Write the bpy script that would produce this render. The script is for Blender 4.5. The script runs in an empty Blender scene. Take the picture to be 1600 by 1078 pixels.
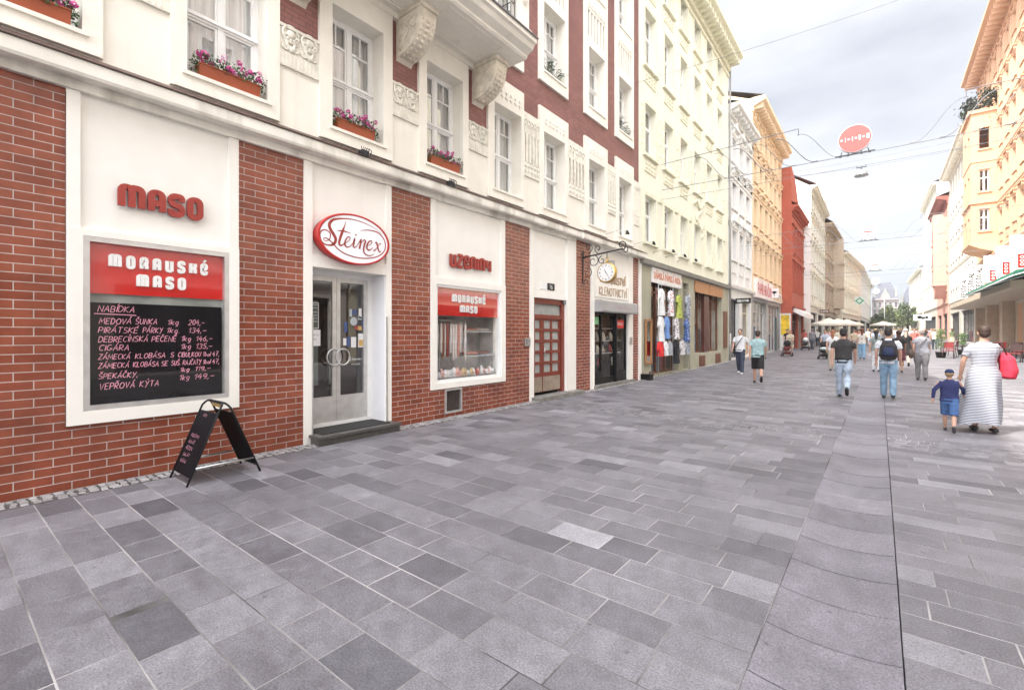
import bpy, math, random
from mathutils import Vector, Matrix
R=math.radians; pi=math.pi
rnd=random.Random(7)
sc=bpy.context.scene
# ------------------------------------------------ camera, sky, sun, exposure
cd=bpy.data.cameras.new('camera'); cam=bpy.data.objects.new('camera',cd); sc.collection.objects.link(cam)
cam.location=(0,0,1.65); cam.rotation_euler=(R(90),0,R(38.23))
cd.lens=16.39; cd.sensor_width=36; cd.shift_y=-.0106; cd.clip_end=2000; cd.clip_start=.05
sc.camera=cam
sc.view_settings.view_transform='Standard'; sc.view_settings.look='None'; sc.view_settings.gamma=1
sc.view_settings.exposure=2.02
SUN_D=Vector((.55*.57,.835*.57,-.8216)).normalized()
SUN_EL=math.asin(-SUN_D.z); SUN_AZ=math.atan2(-SUN_D.x,-SUN_D.y)
w=bpy.data.worlds.new('World'); sc.world=w; w.use_nodes=True
nt=w.node_tree; N=nt.nodes; Lk=nt.links
for n in list(N): N.remove(n)
def wn(t,**k):
    n=N.new(t)
    for a,b in k.items(): setattr(n,a,b)
    return n
out=wn('ShaderNodeOutputWorld'); bg=wn('ShaderNodeBackground'); bg2=wn('ShaderNodeBackground'); mx=wn('ShaderNodeMixShader')
sky=wn('ShaderNodeTexSky',sky_type='NISHITA',sun_disc=False,sun_elevation=SUN_EL,sun_rotation=SUN_AZ)
bg.inputs['Strength'].default_value=.08
Lk.new(sky.outputs[0],bg.inputs[0])
tc=wn('ShaderNodeTexCoord')
# clouds: wispy overcast, brightness added overhead and behind the view to light shaded facades
mp=wn('ShaderNodeMapping'); mp.inputs['Scale'].default_value=(1.2,1.2,3.2); Lk.new(tc.outputs['Generated'],mp.inputs[0])
n1=wn('ShaderNodeTexNoise'); n1.inputs['Scale'].default_value=1.7; n1.inputs['Detail'].default_value=7; n1.inputs['Roughness'].default_value=.52
Lk.new(mp.outputs[0],n1.inputs['Vector'])
cr=wn('ShaderNodeValToRGB'); cr.color_ramp.elements[0].position=.38; cr.color_ramp.elements[1].position=.60
cr.color_ramp.elements[0].color=(.64,.665,.73,1); cr.color_ramp.elements[1].color=(.98,.98,1,1)
Lk.new(n1.outputs[0],cr.inputs[0])
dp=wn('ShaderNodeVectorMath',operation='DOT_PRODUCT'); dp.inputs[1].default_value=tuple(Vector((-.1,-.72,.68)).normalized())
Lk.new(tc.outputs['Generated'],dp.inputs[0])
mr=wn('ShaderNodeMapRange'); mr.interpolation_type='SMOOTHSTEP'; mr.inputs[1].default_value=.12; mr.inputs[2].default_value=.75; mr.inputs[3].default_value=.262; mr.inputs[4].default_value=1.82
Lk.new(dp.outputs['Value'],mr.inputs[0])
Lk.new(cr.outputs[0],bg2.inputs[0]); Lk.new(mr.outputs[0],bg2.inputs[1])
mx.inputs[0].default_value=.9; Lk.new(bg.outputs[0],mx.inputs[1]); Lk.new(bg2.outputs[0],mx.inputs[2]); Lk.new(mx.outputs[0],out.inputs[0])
sd=bpy.data.lights.new('sun','SUN'); sd.energy=2.3; sd.angle=R(.8); sd.color=(1,.95,.87)
so=bpy.data.objects.new('sun',sd); sc.collection.objects.link(so); so.rotation_euler=SUN_D.to_track_quat('-Z','Y').to_euler()
sc.cycles.max_bounces=8; sc.cycles.transparent_max_bounces=16; sc.cycles.glossy_bounces=3; sc.cycles.diffuse_bounces=4
# ------------------------------------------------ helpers
C=sc.collection
def tag(o,label=None,cat=None,group=None,kind=None):
    if label: o['label']=label
    if cat: o['category']=cat
    if group: o['group']=group
    if kind: o['kind']=kind
    return o
def empty(name,loc=(0,0,0),rz=0,label=None,cat=None,group=None,parent=None):
    o=bpy.data.objects.new(name,None); C.objects.link(o); o.location=loc; o.rotation_euler=(0,0,rz)
    o.empty_display_size=.2
    if parent: o.parent=parent
    return tag(o,label,cat,group)
def inst(name,mesh,parent=None,loc=(0,0,0),rot=(0,0,0),mat=None):
    o=bpy.data.objects.new(name,mesh); C.objects.link(o); o.location=loc; o.rotation_euler=rot
    if parent: o.parent=parent
    if mat:
        o.material_slots[0].link='OBJECT'; o.material_slots[0].material=mat
    return o
class MB:
    def __init__(s): s.v=[]; s.f=[]; s.m=[]; s.t=[]; s.cm=0; s.tone=0.; s.sm=[]; s.smooth=False
    def face(s,idx):
        s.f.append(idx); s.m.append(s.cm); s.t.append(s.tone); s.sm.append(s.smooth)
    def poly(s,pts):
        b=len(s.v); s.v+= [tuple(p) for p in pts]; s.face(tuple(range(b,b+len(pts))))
    def box(s,x0,x1,y0,y1,z0,z1,skip=''):
        b=len(s.v)
        s.v+=[(x0,y0,z0),(x1,y0,z0),(x1,y1,z0),(x0,y1,z0),(x0,y0,z1),(x1,y0,z1),(x1,y1,z1),(x0,y1,z1)]
        for k,q in (('b',(0,3,2,1)),('t',(4,5,6,7)),('f',(0,1,5,4)),('r',(1,2,6,5)),('k',(2,3,7,6)),('l',(3,0,4,7))):
            if k not in skip: s.face(tuple(b+i for i in q))
    def prism(s,pts,a,b,ax='x'):
        """extrude 2D polygon between a and b along axis; pts are the other two coords in order"""
        def m(p,c): return (c,p[0],p[1]) if ax=='x' else (p[0],c,p[1]) if ax=='y' else (p[0],p[1],c)
        n=len(pts); o=len(s.v)
        s.v+=[m(p,a) for p in pts]+[m(p,b) for p in pts]
        sm=s.smooth; s.smooth=False
        s.face(tuple(o+i for i in range(n))[::-1]); s.face(tuple(o+n+i for i in range(n)))
        s.smooth=sm
        for i in range(n):
            j=(i+1)%n; s.face((o+i,o+j,o+n+j,o+n+i))
    def tube(s,path,r,n=6,cap=True,flat=1.,ref=None):
        path=[Vector(p) for p in path]; k=len(path)
        rs=r if isinstance(r,(list,tuple)) else [r]*k
        o=len(s.v); up=Vector(ref) if ref else None
        for i,p in enumerate(path):
            d=(path[min(i+1,k-1)]-path[max(i-1,0)]).normalized()
            u=up or (Vector((0,0,1)) if abs(d.z)<.9 else Vector((1,0,0)))
            a=d.cross(u).normalized(); b=a.cross(d).normalized()
            if up is None and i and a.dot(pa)<0: a=-a; b=-b
            pa=a
            rr=rs[i]; ra,rb=(rr if isinstance(rr,tuple) else (rr,rr*flat))
            for j in range(n):
                t=2*pi*j/n; s.v.append(tuple(p+a*ra*math.cos(t)+b*rb*math.sin(t)))
        sm=s.smooth; s.smooth=n>4
        for i in range(k-1):
            for j in range(n):
                s.face((o+i*n+j,o+i*n+(j+1)%n,o+(i+1)*n+(j+1)%n,o+(i+1)*n+j))
        s.smooth=sm
        if cap:
            s.face(tuple(o+j for j in range(n))[::-1]); s.face(tuple(o+(k-1)*n+j for j in range(n)))
    def lathe(s,prof,c=(0,0,0),n=12,ax='z',sc_=(1,1)):
        o=len(s.v); k=len(prof)
        for r,h in prof:
            for j in range(n):
                t=2*pi*j/n; x=r*math.cos(t)*sc_[0]; y=r*math.sin(t)*sc_[1]
                q=(x,y,h) if ax=='z' else (x,h,y) if ax=='y' else (h,x,y)
                s.v.append((c[0]+q[0],c[1]+q[1],c[2]+q[2]))
        sm=s.smooth; s.smooth=True
        for i in range(k-1):
            for j in range(n): s.face((o+i*n+j,o+i*n+(j+1)%n,o+(i+1)*n+(j+1)%n,o+(i+1)*n+j))
        s.smooth=sm
        s.face(tuple(o+j for j in range(n))[::-1]); s.face(tuple(o+(k-1)*n+j for j in range(n)))
    def ball(s,c,r,n=8,m=5):
        r=r if isinstance(r,tuple) else (r,r,r)
        pr=[(max(1e-4,math.sin(pi*i/m)),-math.cos(pi*i/m)) for i in range(m+1)]
        o=len(s.v)
        s.lathe(pr,(0,0,0),n)
        for i in range(o,len(s.v)):
            v=s.v[i]; s.v[i]=(c[0]+v[0]*r[0],c[1]+v[1]*r[1],c[2]+v[2]*r[2])
    def wall(s,s0,s1,z0,z1,holes=(),i=0.,depth=.25,rev=True):
        xs=sorted({s0,s1,*[v for h in holes for v in (h[0],h[1]) if s0<v<s1]})
        zs=sorted({z0,z1,*[v for h in holes for v in (h[2],h[3]) if z0<v<z1]})
        for a,b in zip(xs,xs[1:]):
            for c,d in zip(zs,zs[1:]):
                mx_,mz=(a+b)/2,(c+d)/2
                if any(h[0]<mx_<h[1] and h[2]<mz<h[3] for h in holes): continue
                s.poly([(a,i,c),(b,i,c),(b,i,d),(a,i,d)])
        if rev:
            for h in holes:
                a,b,c,d=max(h[0],s0),min(h[1],s1),max(h[2],z0),min(h[3],z1)
                if b<=a or d<=c: continue
                k=i+(h[4] if len(h)>4 else depth)
                if h[0]>=s0: s.poly([(a,i,c),(a,i,d),(a,k,d),(a,k,c)])
                if h[1]<=s1: s.poly([(b,i,c),(b,k,c),(b,k,d),(b,i,d)])
                if h[3]<=z1: s.poly([(a,i,d),(b,i,d),(b,k,d),(a,k,d)])
                if h[2]>=z0: s.poly([(a,i,c),(a,k,c),(b,k,c),(b,i,c)])
    def mesh(s,name,mats):
        me=bpy.data.meshes.new(name); me.from_pydata(s.v,[],s.f)
        mats=mats if isinstance(mats,(list,tuple)) else [mats]
        for m in mats: me.materials.append(m)
        me.polygons.foreach_set('material_index',s.m); me.polygons.foreach_set('use_smooth',s.sm)
        if any(s.t):
            a=me.attributes.new('tone','FLOAT','FACE'); a.data.foreach_set('value',s.t)
        me.update(); return me
    def build(s,name,mats,parent=None,loc=(0,0,0),rot=(0,0,0)):
        return inst(name,s.mesh(name,mats),parent,loc,rot)
# ------------------------------------------------ materials
def srgb(r,g,b): return tuple(((c/255)/12.92 if c<=10 else ((c/255+.055)/1.055)**2.4) for c in (r,g,b))
MATS={}
def mat(name,col,rough=.6,var=.12,scale=6,bump=0.,metal=0.,spec=.5,emit=0,stain=0,bscale=None,stretch=None):
    if name in MATS: return MATS[name]
    m=bpy.data.materials.new(name); m.use_nodes=True; nt=m.node_tree; n=nt.nodes; l=nt.links; p=n['Principled BSDF']
    p.inputs['Roughness'].default_value=rough; p.inputs['Metallic'].default_value=metal
    p.inputs['Specular IOR Level'].default_value=spec
    t=n.new('ShaderNodeTexCoord'); src=t.outputs['Object']
    if stretch:
        mp=n.new('ShaderNodeMapping'); mp.inputs['Scale'].default_value=stretch; l.new(src,mp.inputs[0]); src=mp.outputs[0]
    nz=n.new('ShaderNodeTexNoise'); nz.inputs['Scale'].default_value=scale; nz.inputs['Detail'].default_value=5; l.new(src,nz.inputs['Vector'])
    mr=n.new('ShaderNodeMapRange'); mr.inputs[1].default_value=.3; mr.inputs[2].default_value=.7; mr.inputs[3].default_value=1-var; mr.inputs[4].default_value=1+var*.6
    l.new(nz.outputs[0],mr.inputs[0])
    mu=n.new('ShaderNodeMix'); mu.data_type='RGBA'; mu.blend_type='MULTIPLY'; mu.inputs[0].default_value=1; mu.inputs[6].default_value=(*col,1)
    l.new(mr.outputs[0],mu.inputs[7]); last=mu.outputs[2]
    if stain:
        mp2=n.new('ShaderNodeMapping'); mp2.inputs['Scale'].default_value=(5,5,.5); l.new(t.outputs['Object'],mp2.inputs[0])
        n2=n.new('ShaderNodeTexNoise'); n2.inputs['Scale'].default_value=1.2; n2.inputs['Detail'].default_value=6; l.new(mp2.outputs[0],n2.inputs['Vector'])
        r2=n.new('ShaderNodeMapRange'); r2.inputs[1].default_value=.56; r2.inputs[2].default_value=.75; r2.inputs[3].default_value=0; r2.inputs[4].default_value=stain
        l.new(n2.outputs[0],r2.inputs[0])
        m2=n.new('ShaderNodeMix'); m2.data_type='RGBA'; l.new(r2.outputs[0],m2.inputs[0]); l.new(last,m2.inputs[6]); m2.inputs[7].default_value=(.33,.29,.24,1); last=m2.outputs[2]
    l.new(last,p.inputs['Base Color'])
    if bump:
        b=n.new('ShaderNodeBump'); b.inputs['Strength'].default_value=bump; b.inputs['Distance'].default_value=.01
        n3=n.new('ShaderNodeTexNoise'); n3.inputs['Scale'].default_value=bscale or scale*8; n3.inputs['Detail'].default_value=4; l.new(t.outputs['Object'],n3.inputs['Vector'])
        l.new(n3.outputs[0],b.inputs['Height']); l.new(b.outputs[0],p.inputs['Normal'])
    if emit:
        l.new(last,p.inputs['Emission Color']); p.inputs['Emission Strength'].default_value=emit
    MATS[name]=m; return m
def brick_mat(name,c1,c2,mortar,bw,bh,ms,rough=.4,dirt=.5):
    m=bpy.data.materials.new(name); m.use_nodes=True; nt=m.node_tree; n=nt.nodes; l=nt.links; p=n['Principled BSDF']
    t=n.new('ShaderNodeTexCoord'); sp=n.new('ShaderNodeSeparateXYZ'); l.new(t.outputs['Object'],sp.inputs[0])
    ad=n.new('ShaderNodeMath'); ad.operation='ADD'; l.new(sp.outputs[0],ad.inputs[0]); l.new(sp.outputs[1],ad.inputs[1])
    cb=n.new('ShaderNodeCombineXYZ'); l.new(ad.outputs[0],cb.inputs[0]); l.new(sp.outputs[2],cb.inputs[1])
    b=n.new('ShaderNodeTexBrick'); b.offset=.5; b.inputs['Scale'].default_value=1; b.inputs['Brick Width'].default_value=bw; b.inputs['Row Height'].default_value=bh
    b.inputs['Mortar Size'].default_value=ms; b.inputs['Mortar Smooth'].default_value=.15; b.inputs['Bias'].default_value=0
    b.inputs['Color1'].default_value=(*c1,1); b.inputs['Color2'].default_value=(*c2,1); b.inputs['Mortar'].default_value=(*mortar,1)
    l.new(cb.outputs[0],b.inputs['Vector'])
    nz=n.new('ShaderNodeTexNoise'); nz.inputs['Scale'].default_value=2.2; nz.inputs['Detail'].default_value=8; nz.inputs['Roughness'].default_value=.7; l.new(t.outputs['Object'],nz.inputs['Vector'])
    mr=n.new('ShaderNodeMapRange'); mr.inputs[1].default_value=.3; mr.inputs[2].default_value=.7; mr.inputs[3].default_value=1-dirt*.35; mr.inputs[4].default_value=1+dirt*.3; l.new(nz.outputs[0],mr.inputs[0])
    mu=n.new('ShaderNodeMix'); mu.data_type='RGBA'; mu.blend_type='MULTIPLY'; mu.inputs[0].default_value=1; l.new(b.outputs[0],mu.inputs[6]); l.new(mr.outputs[0],mu.inputs[7])
    l.new(mu.outputs[2],p.inputs['Base Color'])
    ra=n.new('ShaderNodeMapRange'); ra.inputs[3].default_value=rough; ra.inputs[4].default_value=.9; l.new(b.outputs['Fac'],ra.inputs[0]); l.new(ra.outputs[0],p.inputs['Roughness'])
    bp=n.new('ShaderNodeBump'); bp.invert=True; bp.inputs['Strength'].default_value=.6; bp.inputs['Distance'].default_value=.006; l.new(b.outputs['Fac'],bp.inputs['Height'])
    n4=n.new('ShaderNodeTexNoise'); n4.inputs['Scale'].default_value=14; l.new(t.outputs['Object'],n4.inputs['Vector'])
    bq=n.new('ShaderNodeBump'); bq.inputs['Strength'].default_value=.25; bq.inputs['Distance'].default_value=.01; l.new(n4.outputs[0],bq.inputs['Height']); l.new(bp.outputs[0],bq.inputs['Normal'])
    l.new(bq.outputs[0],p.inputs['Normal'])
    return m
def glass_mat(name,fac=.32,tint=(1,1,1),rough=.015,refl=(1,1,1)):
    m=bpy.data.materials.new(name); m.use_nodes=True; nt=m.node_tree; n=nt.nodes; l=nt.links
    for x in list(n): n.remove(x)
    o=n.new('ShaderNodeOutputMaterial'); t=n.new('ShaderNodeBsdfTransparent'); t.inputs[0].default_value=(*tint,1)
    g=n.new('ShaderNodeBsdfGlossy'); g.inputs['Roughness'].default_value=rough; g.inputs[0].default_value=(*refl,1)
    lw=n.new('ShaderNodeLayerWeight'); lw.inputs[0].default_value=.35
    mr=n.new('ShaderNodeMapRange'); mr.inputs[3].default_value=fac*.45; mr.inputs[4].default_value=min(1,fac*2.2); l.new(lw.outputs['Facing'],mr.inputs[0])
    mx=n.new('ShaderNodeMixShader'); l.new(mr.outputs[0],mx.inputs[0]); l.new(t.outputs[0],mx.inputs[1]); l.new(g.outputs[0],mx.inputs[2]); l.new(mx.outputs[0],o.inputs[0])
    MATS[name]=m; return m
def paver_mat(name,c0,c1,speck=.35):
    m=bpy.data.materials.new(name); m.use_nodes=True; nt=m.node_tree; n=nt.nodes; l=nt.links; p=n['Principled BSDF']
    t=n.new('ShaderNodeTexCoord'); at=n.new('ShaderNodeAttribute'); at.attribute_name='tone'
    cr=n.new('ShaderNodeValToRGB'); e=cr.color_ramp.elements; e[0].color=(*c0,1); e[1].color=(*c1,1); e[0].position=0; e[1].position=.86
    x=e.new(.99); x.color=tuple(c*1.22 for c in c1)+(1,)
    x=e.new(.4); x.color=(c0[0]*.6+c1[0]*.4,c0[1]*.57+c1[1]*.4,c0[2]*.57+c1[2]*.4,1)
    l.new(at.outputs['Fac'],cr.inputs[0])
    a=n.new('ShaderNodeTexNoise'); a.inputs['Scale'].default_value=95; a.inputs['Detail'].default_value=3; l.new(t.outputs['Object'],a.inputs['Vector'])
    b=n.new('ShaderNodeTexNoise'); b.inputs['Scale'].default_value=1.1; b.inputs['Detail'].default_value=8; b.inputs['Roughness'].default_value=.62; l.new(t.outputs['Object'],b.inputs['Vector'])
    c=n.new('ShaderNodeTexNoise'); c.inputs['Scale'].default_value=9; c.inputs['Detail'].default_value=8; c.inputs['Roughness'].default_value=.7; l.new(t.outputs['Object'],c.inputs['Vector'])
    def MR(s,lo,hi,a0,b0):
        r=n.new('ShaderNodeMapRange'); r.inputs[1].default_value=lo; r.inputs[2].default_value=hi; r.inputs[3].default_value=a0; r.inputs[4].default_value=b0; l.new(s,r.inputs[0]); return r.outputs[0]
    def MU(x,y):
        r=n.new('ShaderNodeMix'); r.data_type='RGBA'; r.blend_type='MULTIPLY'; r.inputs[0].default_value=1; l.new(x,r.inputs[6]); l.new(y,r.inputs[7]); return r.outputs[2]
    k=MU(cr.outputs[0],MR(a.outputs[0],.3,.7,1-speck,1+speck)); k=MU(k,MR(b.outputs[0],.3,.7,.74,1.22)); k=MU(k,MR(c.outputs[0],.3,.72,.76,1.26))
    d=n.new('ShaderNodeTexNoise'); d.inputs['Scale'].default_value=2.7; d.inputs['Detail'].default_value=9; d.inputs['Roughness'].default_value=.75; d.inputs['Distortion'].default_value=1.6; l.new(t.outputs['Object'],d.inputs['Vector']); k=MU(k,MR(d.outputs[0],.58,.72,1,1.32))
    vo=n.new('ShaderNodeTexVoronoi'); vo.inputs['Scale'].default_value=3.3; l.new(t.outputs['Object'],vo.inputs['Vector']); k=MU(k,MR(vo.outputs['Distance'],.035,.06,.62,1))
    l.new(k,p.inputs['Base Color'])
    l.new(MR(c.outputs[0],.3,.7,.42,.7),p.inputs['Roughness'])
    bp=n.new('ShaderNodeBump'); bp.inputs['Strength'].default_value=.35; bp.inputs['Distance'].default_value=.004; l.new(a.outputs[0],bp.inputs['Height'])
    bq=n.new('ShaderNodeBump'); bq.inputs['Strength'].default_value=.3; bq.inputs['Distance'].default_value=.012; l.new(c.outputs[0],bq.inputs['Height']); l.new(bp.outputs[0],bq.inputs['Normal'])
    l.new(bq.outputs[0],p.inputs['Normal']); MATS[name]=m; return m
PL=mat('cream_plaster',(.83,.795,.705),.8,.06,2.5,.25,stain=.16)
PLW=mat('white_render',(.85,.825,.765),.7,.04,3,.1,stain=.06)
ORN=mat('stucco_ornament',(.76,.73,.63),.8,.15,9,.3)
BR=brick_mat('glazed_brick',(.205,.048,.024),(.275,.074,.038),(.46,.41,.37),.285,.0905,.0046,.22,.9)
BR2=brick_mat('upper_brick',(.215,.082,.07),(.27,.11,.092),(.15,.09,.08),.21,.075,.006,.5,.6)
WHT=mat('white_paint',(.84,.84,.82),.45,.04,8)
GLS=glass_mat('window_glass',.30); GLD=glass_mat('shop_glass',.13)
CUR=mat('curtain_cloth',(.62,.62,.60),.9,.35,3,stretch=(6,6,.3))
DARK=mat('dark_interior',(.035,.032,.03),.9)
ROOM=mat('room_interior',(.25,.22,.19),.9,.3,1.5)
STEEL=mat('brushed_steel',(.62,.62,.61),.28,.1,10,metal=1.)
ALU=mat('aluminium_frame',(.66,.65,.63),.42,.12,8,metal=.75)
IRON=mat('wrought_iron',(.02,.02,.022),.45,.2)
RED=mat('red_sign_paint',(.50,.022,.018),.35,.06)
REDD=mat('red_letters',(.33,.04,.028),.5,.1)
REDB=mat('red_banner',(.56,.016,.012),.12,.05,spec=.8)
GRAN=mat('dark_granite',(.09,.085,.08),.4,.5,60,.1)
FLASH=mat('brown_flashing',(.10,.055,.045),.5,.3,5)
BOARD=mat('chalkboard_black',(.010,.009,.011),.6,.3,3,spec=.08)
BLK=mat('black_paint',(.008,.008,.009),.4,.2,spec=.3)
CHALK=mat('pink_chalk',(.80,.36,.46),.9,.25,40)
WOODR=mat('red_brown_wood',(.20,.035,.018),.35,.25,5,stretch=(8,8,.6))
WOODO=mat('orange_wood',(.42,.20,.08),.5,.25,4,stretch=(1,1,8))
# ------------------------------------------------ ground
def gz(y): return 0 if y<10 else (.0004*(y-10)**2*1.25 if y<20 else .05+.01*(y-20))
def ground_sheet(name,x0,x1,y0,y1,dz,m,step=4):
    mb=MB(); ys=[y0]
    while ys[-1]<y1: ys.append(min(y1,ys[-1]+step))
    for a,b in zip(ys,ys[1:]): mb.poly([(x0,a,gz(a)+dz),(x1,a,gz(a)+dz),(x1,b,gz(b)+dz),(x0,b,gz(b)+dz)])
    return tag(mb.build(name,m),kind='structure')
XC=-6.43; GL=-.515; GR=.095
SOIL=mat('asphalt_ground',(.10,.10,.10),.9,.2,1)
MORT=mat('paving_joint_sand',(.33,.315,.31),.95,1.0,.8,.2)
g=MB()
ys=[-400,0,10,12,14,16,18,20,240,900]
for a,b in zip(ys,ys[1:]): g.poly([(-500,a,gz(min(a,240))-.12),(500,a,gz(min(a,240))-.12),(500,b,gz(min(b,240))-.12),(-500,b,gz(min(b,240))-.12)])
tag(g.build('ground',SOIL),kind='structure')
ground_sheet('pavement_bedding',-6.72,GL-.0,-26,215,-.0022,MORT,1)
ground_sheet('pavement_bedding',GR+.004,9.3,-26,215,-.0022,MORT,1)
PAV=paver_mat('granite_pavers',(.092,.091,.103),(.262,.258,.280),.34)
GUT=paver_mat('gutter_stone',(.150,.145,.166),(.215,.207,.232),.32)
def pavers(mb,x0,x1,y0,y1,row,lmin,lmax,gap=.006,dep=0.):
    y=y0
    while y<y1-1e-6:
        h=row*(1+.0*rnd.random()); x=x0-rnd.random()*lmax*.5
        while x<x1:
            L=rnd.uniform(lmin,lmax); a=max(x,x0)+gap/2; b=min(x+L,x1)-gap/2; x+=L
            if x1-x<.12: b=x1-gap/2; x=x1
            if b-a<.03: continue
            t=rnd.random(); t=.985 if (a<-1.71<b and y<3.3<y+row) else (rnd.betavariate(5,5.5)*.84 if rnd.random()<.8 else rnd.random()*.8); mb.tone=t
            z=rnd.uniform(-.0012,.0012); c=y+gap/2; d=y+h-gap/2; za=gz(c)+z; zb=gz(d)+z; q=rnd.uniform(-.0012,.0012)
            if c<22:
                o=len(mb.v); e=.003
                mb.v+=[(a,c,za-.004),(b,c,za-.004),(b,d,zb-.004),(a,d,zb-.004),(a+e,c+e,za),(b-e,c+e,za+q),(b-e,d-e,zb+q),(a+e,d-e,zb)]
                for f in ((4,5,6,7),(0,1,5,4),(1,2,6,5),(2,3,7,6),(3,0,4,7)): mb.face(tuple(o+i for i in f))
            else: mb.poly([(a,c,za),(b,c,za),(b,d,zb),(a,d,zb)])
        y+=h
mb=MB()
pavers(mb,XC,GL,-3,8.7,.283,.38,.58,.0065); pavers(mb,XC,GL,9.6,60,.283,.38,.64,.0065); pavers(mb,XC,GL,60,130,.9,.6,1.2,.006); pavers(mb,XC,GL,-24,-3,.6,.6,.9,.007)
pavers(mb,GR,9.2,-3,8.7,.245,.45,.8,.006); pavers(mb,GR,9.2,9.6,60,.245,.45,.8,.006); pavers(mb,GR,9.2,60,130,.9,.6,1.2,.006); pavers(mb,GR,9.2,-24,-3,.6,.6,.9,.007)
tag(mb.build('paving_slabs',PAV),kind='structure')
mb=MB(); pavers(mb,XC,GL,8.705,9.595,.11,.1,.16,.008); pavers(mb,GR,9.2,8.705,9.595,.11,.1,.16,.008)
tag(mb.build('paving_sett_band',PAV),kind='structure')
# concave drainage channel of single wide stones
mb=MB(); y=-6.3; n=8
while y<120:
    L=.49 if y<50 else 1.96; mb.tone=rnd.uniform(.1,.8); zz=rnd.uniform(-.003,.002); o=len(mb.v)
    for yy in (y+.0055,y+L-.0055):
        for k in range(n+1):
            x=GL+.003+(GR-GL-.006)*k/n; u=2*k/n-1
            mb.v.append((x,yy,gz(yy)+zz-.03*(1-u*u)))
    mb.smooth=True
    for k in range(n): mb.face((o+k,o+k+1,o+n+2+k,o+n+1+k))
    mb.smooth=False
    for k in range(n):
        b=len(mb.v); mb.v+=[mb.v[o+k],mb.v[o+k+1],tuple(Vector(mb.v[o+k+1])-Vector((0,0,.03))),tuple(Vector(mb.v[o+k])-Vector((0,0,.03)))]
        mb.face((b,b+1,b+2,b+3))
    y+=L
tag(mb.build('drainage_channel',GUT),kind='structure')
g=MB()
for a in range(-26,130,2): g.poly([(GL-.003,a,gz(a)-.05),(GR+.003,a,gz(a)-.05),(GR+.003,a+2,gz(a+2)-.05),(GL-.003,a+2,gz(a+2)-.05)])
tag(g.build('channel_bedding',mat('dark_joint',(.07,.068,.066),.9,.6,1.5)),kind='structure')
# irregular whitish setts along the foot of the facade
mb=MB(); y=-4
while y<60:
    x=-6.735; h=rnd.uniform(.07,.1)
    while x<XC-.05:
        wd=min(rnd.uniform(.075,.105),XC-.012-x); mb.tone=rnd.random()*.9; z=gz(y)+rnd.uniform(.0,.012); e=.012; dy=rnd.uniform(-.012,.012)
        o=len(mb.v); j=lambda: rnd.uniform(-.006,.006)
        mb.v+=[(x+j(),y+dy+j(),z-.03),(x+wd-.008,y+dy+j(),z-.03),(x+wd-.008+j(),y+dy+h-.007,z-.03),(x+j(),y+dy+h-.007,z-.03),
               (x+e,y+dy+e,z),(x+wd-.008-e,y+dy+e,z),(x+wd-.008-e,y+dy+h-.007-e,z),(x+e,y+dy+h-.007-e,z)]
        for f in ((4,5,6,7),(0,1,5,4),(1,2,6,5),(2,3,7,6),(3,0,4,7)): mb.face(tuple(o+i for i in f))
        x+=wd
    y+=h
tag(mb.build('cobble_edging',paver_mat('pale_setts',(.26,.25,.25),(.40,.39,.385),.2)),kind='structure')
ground_sheet('edging_bedding',-6.74,XC,-10,60,-.002,mat('dark_joint2',(.10,.095,.09),.95,.6,12),4)
# ------------------------------------------------ lettering
def roundc(pts,r,closed=False,n=4):
    if r<=0: return [Vector(p) for p in pts]
    P=[Vector(p) for p in pts]; out=[]; k=len(P)
    for i,p in enumerate(P):
        if not closed and i in (0,k-1): out.append(p); continue
        a=P[i-1]; b=P[(i+1)%k]; da=(a-p); db=(b-p); q=min(r,da.length*.5,db.length*.5)
        A=p+da.normalized()*q; B=p+db.normalized()*q
        for t in range(n+1):
            t/=n; out.append(A*(1-t)**2+p*2*t*(1-t)+B*t*t)
    return out
def stroke(mb,pts,wd,i0,i1,closed=False,taper=None):
    """flat ribbon of width wd in the (s,z) plane, from depth i0 (back) to i1 (front)"""
    P=[Vector(p) for p in pts]; k=len(P)
    if k<2: return
    Lf=[];Rt=[]
    for i,p in enumerate(P):
        a=P[i-1] if (i or closed) else None; b=P[(i+1)%k] if (i<k-1 or closed) else None
        d1=(p-a).normalized() if a is not None and (p-a).length>1e-7 else None; d2=(b-p).normalized() if b is not None and (b-p).length>1e-7 else None
        d1=d1 or d2 or Vector((1,0)); d2=d2 or d1
        n1=Vector((-d1.y,d1.x)); n2=Vector((-d2.y,d2.x)); m=n1+n2
        m=m.normalized() if m.length>1e-3 else n1
        q=(taper[i] if taper else wd)/2/max(.5,m.dot(n1))
        Lf.append(p+m*q); Rt.append(p-m*q)
    o=len(mb.v)
    for q in (i1,i0):
        mb.v+=[(v.x,q,v.y) for v in Lf]+[(v.x,q,v.y) for v in Rt]
    for i in range(k if closed else k-1):
        j=(i+1)%k
        mb.face((o+i,o+j,o+k+j,o+k+i))
        if abs(i0-i1)>.0015:
            mb.face((o+i,o+2*k+i,o+2*k+j,o+j)); mb.face((o+k+i,o+k+j,o+3*k+j,o+3*k+i))
    if not closed and abs(i0-i1)>.0015:
        for i in (0,k-1): mb.face((o+i,o+k+i,o+3*k+i,o+2*k+i))
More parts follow.
